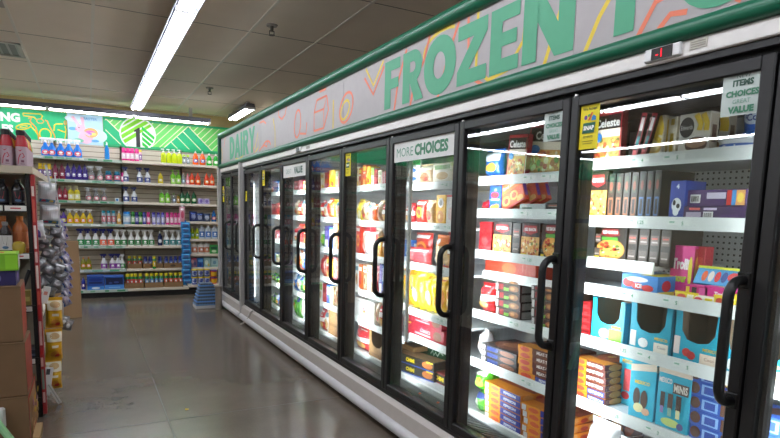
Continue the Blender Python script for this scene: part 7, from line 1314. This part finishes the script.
F('carton', 'brownfood', 'frozen_meal_box', 'brown meal box, fourth shelf behind door past MORE CHOICES', 'box', None, 1.950, 4.087, 0.7676, 0.071, 0.225, 0.090, 0, 0, 0)
F('carton', 'cream', 'frozen_meal_box', 'cream box beside brown meal box, fourth shelf behind door past MORE CHOICES', 'box', None, 1.950, 4.009, 0.7676, 0.069, 0.220, 0.090, 0, 0, 0)
F('pouch', 'pinkbag', 'frozen_bag', 'pink bag, fourth shelf behind door past MORE CHOICES', 'bag', None, 1.950, 3.932, 0.7676, 0.050, 0.223, 0.080, 0, 0, 0)
F('pouch', 'redcup2', 'frozen_bag', 'tan striped bag beside pink bag, fourth shelf behind door past MORE CHOICES', 'bag', None, 1.950, 3.876, 0.7676, 0.048, 0.217, 0.080, 0, 0, 0)
F('carton', 'purplebox', 'frozen_snack_box', 'purple box, fourth shelf behind door past MORE CHOICES', 'box', None, 1.950, 3.811, 0.7676, 0.047, 0.250, 0.090, 0, 0, 0)
F('carton', 'bluewhite', 'frozen_snack_box', 'blue box beside purple box, fourth shelf behind door past MORE CHOICES', 'box', None, 1.950, 3.757, 0.7676, 0.046, 0.244, 0.090, 0, 0, 0)
F('carton', 'whitelogo', 'frozen_meal_box', 'large white box with small logo, fifth shelf behind door past MORE CHOICES', 'box', None, 1.950, 4.089, 0.5243, 0.360, 0.176, 0.090, 0, 0, 0)
F('pouch', 'tanbag', 'frozen_bag', 'tan pouch, fifth shelf behind door past MORE CHOICES', 'bag', None, 1.950, 3.863, 0.5243, 0.057, 0.201, 0.080, 0, 0, 0)
F('pouch', 'redwhite', 'frozen_bag', 'red white bag beside tan pouch, fifth shelf behind door past MORE CHOICES', 'bag', None, 1.950, 3.799, 0.5243, 0.056, 0.199, 0.080, 0, 0, 0)
F('pouch', 'redwhite', 'frozen_bag', 'red white striped bag pack, bottom deck behind door past MORE CHOICES', 'bag', None, 1.950, 4.152, 0.2630, 0.294, 0.194, 0.100, 0, 0, 0)
F('pouch', 'redbag', 'frozen_bag', 'small bright red bag behind, bottom deck behind door past MORE CHOICES', 'bag', None, 2.060, 4.334, 0.2630, 0.122, 0.195, 0.050, 0, 0, 0)
F('tray', 'browncrate', 'cardboard_case', 'brown open cardboard case, bottom deck behind door past MORE CHOICES', 'case', None, 1.950, 3.855, 0.2630, 0.262, 0.212, 0.200, 0, 0, 0)
F('carton', 'whiteyel', 'frozen_snack_box', 'cream yellow box, top shelf behind door before GREAT VALUE', 'box', None, 1.950, 5.063, 1.5961, 0.104, 0.162, 0.090, 0, 0, 0)
F('carton', 'redbox', 'frozen_snack_box', 'red box, top shelf behind door before GREAT VALUE', 'box', None, 1.950, 4.955, 1.5961, 0.087, 0.166, 0.090, 0, 0, 0)
F('carton', 'yelstripe', 'frozen_snack_box', 'yellow striped box, top shelf behind door before GREAT VALUE', 'box', None, 1.950, 4.816, 1.5961, 0.143, 0.176, 0.090, 0, 0, 0)
F('carton', 'cream', 'frozen_dessert_box', 'cream box, top shelf behind door before GREAT VALUE', 'box', None, 1.950, 4.703, 1.5961, 0.058, 0.162, 0.090, 0, 0, 0)
F('carton', 'pinkstripe', 'frozen_dessert_box', 'pink striped box beside cream box, top shelf behind door before GREAT VALUE', 'box', None, 1.950, 4.637, 1.5961, 0.057, 0.145, 0.090, 0, 0, 0)
F('pouch', 'redwhite', 'frozen_bag', 'red and white bag, second shelf behind door before GREAT VALUE', 'bag', None, 1.950, 5.072, 1.3343, 0.073, 0.174, 0.080, 0, 0, 0)
F('pouch', 'whitefood', 'frozen_bag', 'white bag beside red and white bag, second shelf behind door before GREAT VALUE', 'bag', None, 1.950, 4.989, 1.3343, 0.071, 0.160, 0.080, 0, 0, 0)
F('pouch', 'orangered2', 'frozen_bag', 'orange bag, second shelf behind door before GREAT VALUE', 'bag', None, 1.950, 4.897, 1.3343, 0.088, 0.191, 0.080, 0, 0, 0)
F('pouch', 'yelbag', 'frozen_bag', 'yellow bag beside orange bag, second shelf behind door before GREAT VALUE', 'bag', None, 1.950, 4.801, 1.3343, 0.085, 0.176, 0.080, 0, 0, 0)
F('pouch', 'whitefood', 'frozen_bag', 'white bag, second shelf behind door before GREAT VALUE', 'bag', None, 1.950, 4.712, 1.3343, 0.071, 0.171, 0.080, 0, 0, 0)
F('pouch', 'orangered2', 'frozen_bag', 'orange bag beside white bag, second shelf behind door before GREAT VALUE', 'bag', None, 1.950, 4.633, 1.3343, 0.069, 0.157, 0.080, 0, 0, 0)
F('pouch', 'greenbag', 'frozen_bag', 'small green bag, third shelf behind door before GREAT VALUE', 'bag', None, 1.950, 5.049, 1.0571, 0.105, 0.180, 0.080, 0, 0, 0)
F('carton', 'purplebox', 'frozen_snack_box', 'purple and white box, third shelf behind door before GREAT VALUE', 'box', None, 1.950, 4.933, 1.0571, 0.102, 0.212, 0.090, 0, 0, 0)
F('carton', 'bluewhite', 'frozen_snack_box', 'blue box beside purple and white box, third shelf behind door before GREAT VALUE', 'box', None, 1.950, 4.823, 1.0571, 0.098, 0.202, 0.090, 0, 0, 0)
F('carton', 'peachbox', 'frozen_snack_box', 'peach box, third shelf behind door before GREAT VALUE', 'box', None, 1.950, 4.720, 1.0571, 0.083, 0.243, 0.090, 0, 0, 0)
F('carton', 'orangered', 'frozen_snack_box', 'orange box beside peach box, third shelf behind door before GREAT VALUE', 'box', None, 1.950, 4.629, 1.0571, 0.081, 0.243, 0.090, 0, 0, 0)
F('pouch', 'redbag', 'frozen_bag', 'red bag, fourth shelf behind door before GREAT VALUE', 'bag', None, 1.950, 5.057, 0.7850, 0.074, 0.205, 0.080, 0, 0, 0)
F('pouch', 'redcup', 'frozen_bag', 'red striped bag beside red bag, fourth shelf behind door before GREAT VALUE', 'bag', None, 1.950, 4.973, 0.7850, 0.072, 0.198, 0.080, 0, 0, 0)
F('carton', 'orangered', 'frozen_snack_box', 'orange box, fourth shelf behind door before GREAT VALUE', 'box', None, 1.950, 4.887, 0.7850, 0.076, 0.191, 0.090, 0, 0, 0)
F('carton', 'yelstripe', 'frozen_snack_box', 'yellow striped box beside orange box, fourth shelf behind door before GREAT VALUE', 'box', None, 1.950, 4.802, 0.7850, 0.074, 0.184, 0.090, 0, 0, 0)
F('carton', 'pinkbox', 'frozen_snack_box', 'pink box, fourth shelf behind door before GREAT VALUE', 'box', None, 1.950, 4.711, 0.7850, 0.084, 0.205, 0.090, 0, 0, 0)
F('carton', 'peachbox', 'frozen_snack_box', 'peach box beside pink box, fourth shelf behind door before GREAT VALUE', 'box', None, 1.950, 4.619, 0.7850, 0.081, 0.199, 0.090, 0, 0, 0)
F('carton', 'greenwhite', 'frozen_snack_box', 'green and white box, fifth shelf behind door before GREAT VALUE', 'box', None, 1.950, 5.070, 0.5417, 0.088, 0.188, 0.090, 0, 0, 0)
F('carton', 'redbox', 'frozen_snack_box', 'plain red box beside green and white box, fifth shelf behind door before GREAT VALUE', 'box', None, 1.950, 4.973, 0.5417, 0.085, 0.185, 0.090, 0, 0, 0)
F('carton', 'bluewhite', 'frozen_snack_box', 'blue and white box, fifth shelf behind door before GREAT VALUE', 'box', None, 1.950, 4.879, 0.5417, 0.077, 0.183, 0.090, 0, 0, 0)
F('carton', 'cream', 'frozen_snack_box', 'cream box beside blue and white box, fifth shelf behind door before GREAT VALUE', 'box', None, 1.950, 4.794, 0.5417, 0.074, 0.179, 0.090, 0, 0, 0)
F('pouch', 'tanbag', 'frozen_bag', 'tan bag, fifth shelf behind door before GREAT VALUE', 'bag', None, 1.950, 4.708, 0.5417, 0.072, 0.209, 0.080, 0, 0, 0)
F('pouch', 'redwhite', 'frozen_bag', 'red white bag beside tan bag, fifth shelf behind door before GREAT VALUE', 'bag', None, 1.950, 4.628, 0.5417, 0.070, 0.209, 0.080, 0, 0, 0)
F('pouch', 'redwhite', 'frozen_bag', 'red white bag pack, bottom deck behind door before GREAT VALUE', 'bag', None, 1.950, 5.050, 0.2630, 0.115, 0.207, 0.080, 0, 0, 0)
F('pouch', 'whitefood', 'frozen_bag', 'white bag beside red white bag pack, bottom deck behind door before GREAT VALUE', 'bag', None, 1.950, 4.926, 0.2630, 0.111, 0.213, 0.080, 0, 0, 0)
F('carton', 'browncase', 'cardboard_case', 'brown cardboard case, bottom deck behind door before GREAT VALUE', 'case', None, 1.950, 4.732, 0.2630, 0.253, 0.231, 0.090, 0, 0, 0)
F('carton', 'redbox', 'frozen_snack_box', 'red box, top shelf behind GREAT VALUE door', 'box', None, 1.950, 5.820, 1.5961, 0.131, 0.117, 0.090, 0, 0, 0)
F('carton', 'pinkstripe', 'frozen_snack_box', 'pink striped box, top shelf behind GREAT VALUE door', 'box', None, 1.950, 5.676, 1.5961, 0.125, 0.121, 0.090, 0, 0, 0)
F('carton', 'whiteyel', 'frozen_snack_box', 'yellow white box, top shelf behind GREAT VALUE door', 'box', None, 1.950, 5.563, 1.5961, 0.070, 0.107, 0.090, 0, 0, 0)
F('carton', 'orangered', 'frozen_snack_box', 'orange box beside yellow white box, top shelf behind GREAT VALUE door', 'box', None, 1.950, 5.482, 1.5961, 0.068, 0.089, 0.090, 0, 0, 0)
F('pouch', 'tanbag', 'frozen_bag', 'tan bag, second shelf behind GREAT VALUE door', 'bag', None, 1.950, 5.836, 1.3343, 0.093, 0.181, 0.080, 0, 0, 0)
F('pouch', 'redwhite', 'frozen_bag', 'red white bag beside tan bag, second shelf behind GREAT VALUE door', 'bag', None, 1.950, 5.732, 1.3343, 0.090, 0.164, 0.080, 0, 0, 0)
F('pouch', 'whitefood', 'frozen_bag', 'white food bag, second shelf behind GREAT VALUE door', 'bag', None, 1.950, 5.616, 1.3343, 0.110, 0.189, 0.080, 0, 0, 0)
F('pouch', 'orangered2', 'frozen_bag', 'orange bag beside white food bag, second shelf behind GREAT VALUE door', 'bag', None, 1.950, 5.496, 1.3343, 0.106, 0.173, 0.080, 0, 0, 0)
F('pouch', 'redwhite', 'frozen_bag', 'red white bag, third shelf behind GREAT VALUE door', 'bag', None, 1.950, 5.841, 1.0571, 0.077, 0.183, 0.080, 0, 0, 0)
F('pouch', 'whitefood', 'frozen_bag', 'white bag beside red white bag, third shelf behind GREAT VALUE door', 'bag', None, 1.950, 5.753, 1.0571, 0.075, 0.170, 0.080, 0, 0, 0)
F('carton', 'redbox', 'frozen_snack_box', 'red box, third shelf behind GREAT VALUE door', 'box', None, 1.950, 5.636, 1.0571, 0.126, 0.210, 0.090, 0, 0, 0)
F('carton', 'orangered', 'frozen_snack_box', 'orange box, third shelf behind GREAT VALUE door', 'box', None, 1.950, 5.498, 1.0571, 0.121, 0.194, 0.090, 0, 0, 0)
F('pouch', 'whitefood', 'frozen_bag', 'white bag, fourth shelf behind GREAT VALUE door', 'bag', None, 1.950, 5.830, 0.7850, 0.094, 0.211, 0.080, 0, 0, 0)
F('pouch', 'orangered2', 'frozen_bag', 'orange bag beside white bag, fourth shelf behind GREAT VALUE door', 'bag', None, 1.950, 5.725, 0.7850, 0.091, 0.202, 0.080, 0, 0, 0)
F('pouch', 'bluebag', 'frozen_bag', 'blue bag, fourth shelf behind GREAT VALUE door', 'bag', None, 1.950, 5.615, 0.7850, 0.096, 0.215, 0.080, 0, 0, 0)
F('pouch', 'whitefood', 'frozen_bag', 'white bag beside blue bag, fourth shelf behind GREAT VALUE door', 'bag', None, 1.950, 5.508, 0.7850, 0.093, 0.207, 0.080, 0, 0, 0)
F('pouch', 'bluebag', 'frozen_bag', 'blue white bag, fifth shelf behind GREAT VALUE door', 'bag', None, 1.950, 5.861, 0.5417, 0.095, 0.203, 0.080, 0, 0, 0)
F('pouch', 'whitefood', 'frozen_bag', 'white bag beside blue white bag, fifth shelf behind GREAT VALUE door', 'bag', None, 1.950, 5.754, 0.5417, 0.092, 0.198, 0.080, 0, 0, 0)
F('pouch', 'greenbag2', 'frozen_bag', 'green bag, fifth shelf behind GREAT VALUE door', 'bag', None, 1.950, 5.643, 0.5417, 0.097, 0.194, 0.080, 0, 0, 0)
F('pouch', 'bluebag', 'frozen_bag', 'blue bag beside green bag, fifth shelf behind GREAT VALUE door', 'bag', None, 1.950, 5.535, 0.5417, 0.094, 0.190, 0.080, 0, 0, 0)
F('pouch', 'greenbag', 'frozen_bag', 'bright green bag, bottom deck behind GREAT VALUE door', 'bag', None, 1.950, 5.858, 0.2630, 0.096, 0.245, 0.080, 0, 0, 0)
F('pouch', 'greenbag2', 'frozen_bag', 'dark green bag beside bright green bag, bottom deck behind GREAT VALUE door', 'bag', None, 1.950, 5.750, 0.2630, 0.093, 0.245, 0.080, 0, 0, 0)
F('pouch', 'whitebag', 'frozen_bag', 'white plastic bag, bottom deck behind GREAT VALUE door', 'bag', None, 1.950, 5.570, 0.2630, 0.235, 0.245, 0.080, 0, 0, 0)
F('carton', 'redorange', 'frozen_snack_box', 'orange box, top shelf behind door past GREAT VALUE', 'box', None, 1.950, 6.696, 1.5961, 0.061, 0.080, 0.090, 0, 0, 0)
F('carton', 'bluewhite', 'frozen_snack_box', 'white and blue box, top shelf behind door past GREAT VALUE', 'box', None, 1.950, 6.555, 1.5961, 0.181, 0.144, 0.090, 0, 0, 0)
F('carton', 'whitelogo', 'frozen_snack_box', 'white box, top shelf behind door past GREAT VALUE', 'box', None, 1.950, 6.378, 1.5961, 0.134, 0.126, 0.090, 0, 0, 0)
F('carton', 'pinkstripe', 'frozen_snack_box', 'red and white box, second shelf behind door past GREAT VALUE', 'box', None, 1.950, 6.701, 1.3343, 0.051, 0.141, 0.090, 0, 0, 0)
F('carton', 'redbox', 'frozen_snack_box', 'plain red box beside red and white box, second shelf behind door past GREAT VALUE', 'box', None, 1.950, 6.601, 1.3343, 0.114, 0.123, 0.090, 0, 0, 0)
F('carton', 'redbox', 'frozen_snack_box', 'red box, second shelf behind door past GREAT VALUE', 'box', None, 1.950, 6.474, 1.3343, 0.101, 0.151, 0.090, 0, 0, 0)
F('carton', 'whiteyel', 'frozen_snack_box', 'cream yellow box beside red box, second shelf behind door past GREAT VALUE', 'box', None, 1.950, 6.359, 1.3343, 0.098, 0.134, 0.090, 0, 0, 0)
F('carton', 'cream', 'frozen_snack_box', 'cream box, third shelf behind door past GREAT VALUE', 'box', None, 1.950, 6.702, 1.0571, 0.050, 0.119, 0.090, 0, 0, 0)
F('carton', 'pinkstripe', 'frozen_snack_box', 'pink striped box beside cream box, third shelf behind door past GREAT VALUE', 'box', None, 1.950, 6.602, 1.0571, 0.115, 0.106, 0.090, 0, 0, 0)
F('pouch', 'pinkbag', 'frozen_bag', 'pink bag, third shelf behind door past GREAT VALUE', 'bag', None, 1.950, 6.474, 1.0571, 0.101, 0.117, 0.080, 0, 0, 0)
F('pouch', 'redcup2', 'frozen_bag', 'tan striped bag beside pink bag, third shelf behind door past GREAT VALUE', 'bag', None, 1.950, 6.359, 1.0571, 0.098, 0.104, 0.080, 0, 0, 0)
F('carton', 'bluewhite', 'frozen_meal_box', 'blue and violet box, fourth shelf behind door past GREAT VALUE', 'box', None, 1.950, 6.650, 0.7850, 0.152, 0.105, 0.090, 0, 0, 0)
F('carton', 'cream', 'frozen_meal_box', 'cream box beside blue and violet box, fourth shelf behind door past GREAT VALUE', 'box', None, 1.950, 6.452, 0.7850, 0.210, 0.104, 0.090, 0, 0, 0)
F('pouch', 'greenbag', 'frozen_bag', 'leafy green bag, fifth shelf behind door past GREAT VALUE', 'bag', None, 1.950, 6.706, 0.5417, 0.040, 0.108, 0.080, 0, 0, 0)
F('pouch', 'greenbag2', 'frozen_bag', 'dark green bag beside leafy green bag, fifth shelf behind door past GREAT VALUE', 'bag', None, 1.950, 6.646, 0.5417, 0.117, 0.104, 0.080, 0, 0, 0)
F('pouch', 'greenbag2', 'frozen_bag', 'dark green bag, fifth shelf behind door past GREAT VALUE', 'bag', None, 1.950, 6.515, 0.5417, 0.103, 0.088, 0.080, 0, 0, 0)
F('pouch', 'bluebag', 'frozen_bag', 'blue bag beside dark green bag, fifth shelf behind door past GREAT VALUE', 'bag', None, 1.950, 6.397, 0.5417, 0.100, 0.083, 0.080, 0, 0, 0)
F('pouch', 'greenbag', 'frozen_bag', 'green bag, bottom deck behind door past GREAT VALUE', 'bag', None, 1.950, 6.706, 0.2630, 0.040, 0.138, 0.080, 0, 0, 0)
F('pouch', 'greenbag2', 'frozen_bag', 'dark green bag beside green bag, bottom deck behind door past GREAT VALUE', 'bag', None, 1.950, 6.647, 0.2630, 0.118, 0.139, 0.080, 0, 0, 0)
F('pouch', 'bluebag', 'frozen_bag', 'teal blue bag, bottom deck behind door past GREAT VALUE', 'bag', None, 1.950, 6.515, 0.2630, 0.104, 0.151, 0.080, 0, 0, 0)
F('pouch', 'whitefood', 'frozen_bag', 'white bag beside teal blue bag, bottom deck behind door past GREAT VALUE', 'bag', None, 1.950, 6.397, 0.2630, 0.101, 0.149, 0.080, 0, 0, 0)
F('carton', 'cream', 'frozen_snack_box', 'cream box, top shelf behind last freezer door', 'box', None, 1.950, 6.980, 1.5961, 0.040, 0.098, 0.090, 0, 0, 0)
F('pouch', 'whitefood', 'frozen_bag', 'white bag, third shelf behind last freezer door', 'bag', None, 1.950, 6.980, 1.0571, 0.040, 0.080, 0.080, 0, 0, 0)
F('pouch', 'orangered2', 'frozen_bag', 'orange bag beside white bag, third shelf behind last freezer door', 'bag', None, 1.950, 6.980, 1.0571, 0.040, 0.066, 0.080, 0, 0, 0)
F('pouch', 'greenbag2', 'frozen_bag', 'dark green bag, fifth shelf behind last freezer door', 'bag', None, 1.950, 6.980, 0.5417, 0.040, 0.020, 0.080, 0, 0, 0)
F('pouch', 'bluebag', 'frozen_bag', 'blue bag beside dark green bag, fifth shelf behind last freezer door', 'bag', None, 1.950, 6.980, 0.5417, 0.040, 0.020, 0.080, 0, 0, 0)
F('pouch', 'greenbag', 'frozen_bag', 'green bag, bottom deck behind last freezer door', 'bag', None, 1.950, 6.980, 0.2630, 0.040, 0.042, 0.080, 0, 0, 0)
F('pouch', 'greenbag2', 'frozen_bag', 'dark green bag beside green bag, bottom deck behind last freezer door', 'bag', None, 1.950, 6.980, 0.2630, 0.040, 0.044, 0.080, 0, 0, 0)
# a few dairy goods in the far cooler
for s, z in enumerate((1.62, 1.36, 1.09, .82, .56)):
    for c in range(4):
        y = (7.38, 7.62, 7.94, 8.20)[c]; q = (s*4+c) % 4
        ord_ = ('top', 'second', 'third', 'fourth', 'fifth')[s]; wh = ('nearest', 'second', 'third', 'farthest')[c]
        key = ('dairy', q)
        put(key, lambda: bottle('jug', ('#d8dcde', '#7a9a3a', '#c8b83a', '#3a6aa8')[q], ('#3a6ab0', '#e8e8e0', '#c84a3a', '#e8e8e8')[q], ('#c83a3a', '#e8e8e8', '#3a8a4a', '#e0e4e8')[q], .12, .20), 'dairy_jug', '%s %s jug on the %s shelf of the dairy cooler' % (wh, ('white', 'green', 'yellow', 'blue')[q], ord_), 'jug', 'jugs in the dairy cooler', (2.02, y, z+.001), (0, 0, -PI/2))
EXPO = 1.32
# ------------------------------------------------------------------ world and view
w = bpy.data.worlds.new('world'); SC.world = w; w.use_nodes = True
w.node_tree.nodes['Background'].inputs[0].default_value = (.02, .02, .022, 1)
vs = SC.view_settings
vs.view_transform = 'Standard'; vs.look = 'None'; vs.gamma = 1; vs.use_curve_mapping = False; vs.exposure = EXPO
SC.cycles.max_bounces = 10; SC.cycles.transparent_max_bounces = 24; SC.cycles.diffuse_bounces = 5; SC.cycles.glossy_bounces = 4
SC.cycles.use_denoising = True; SC.cycles.sample_clamp_indirect = 6
SC.cycles.caustics_reflective = False; SC.cycles.caustics_refractive = False
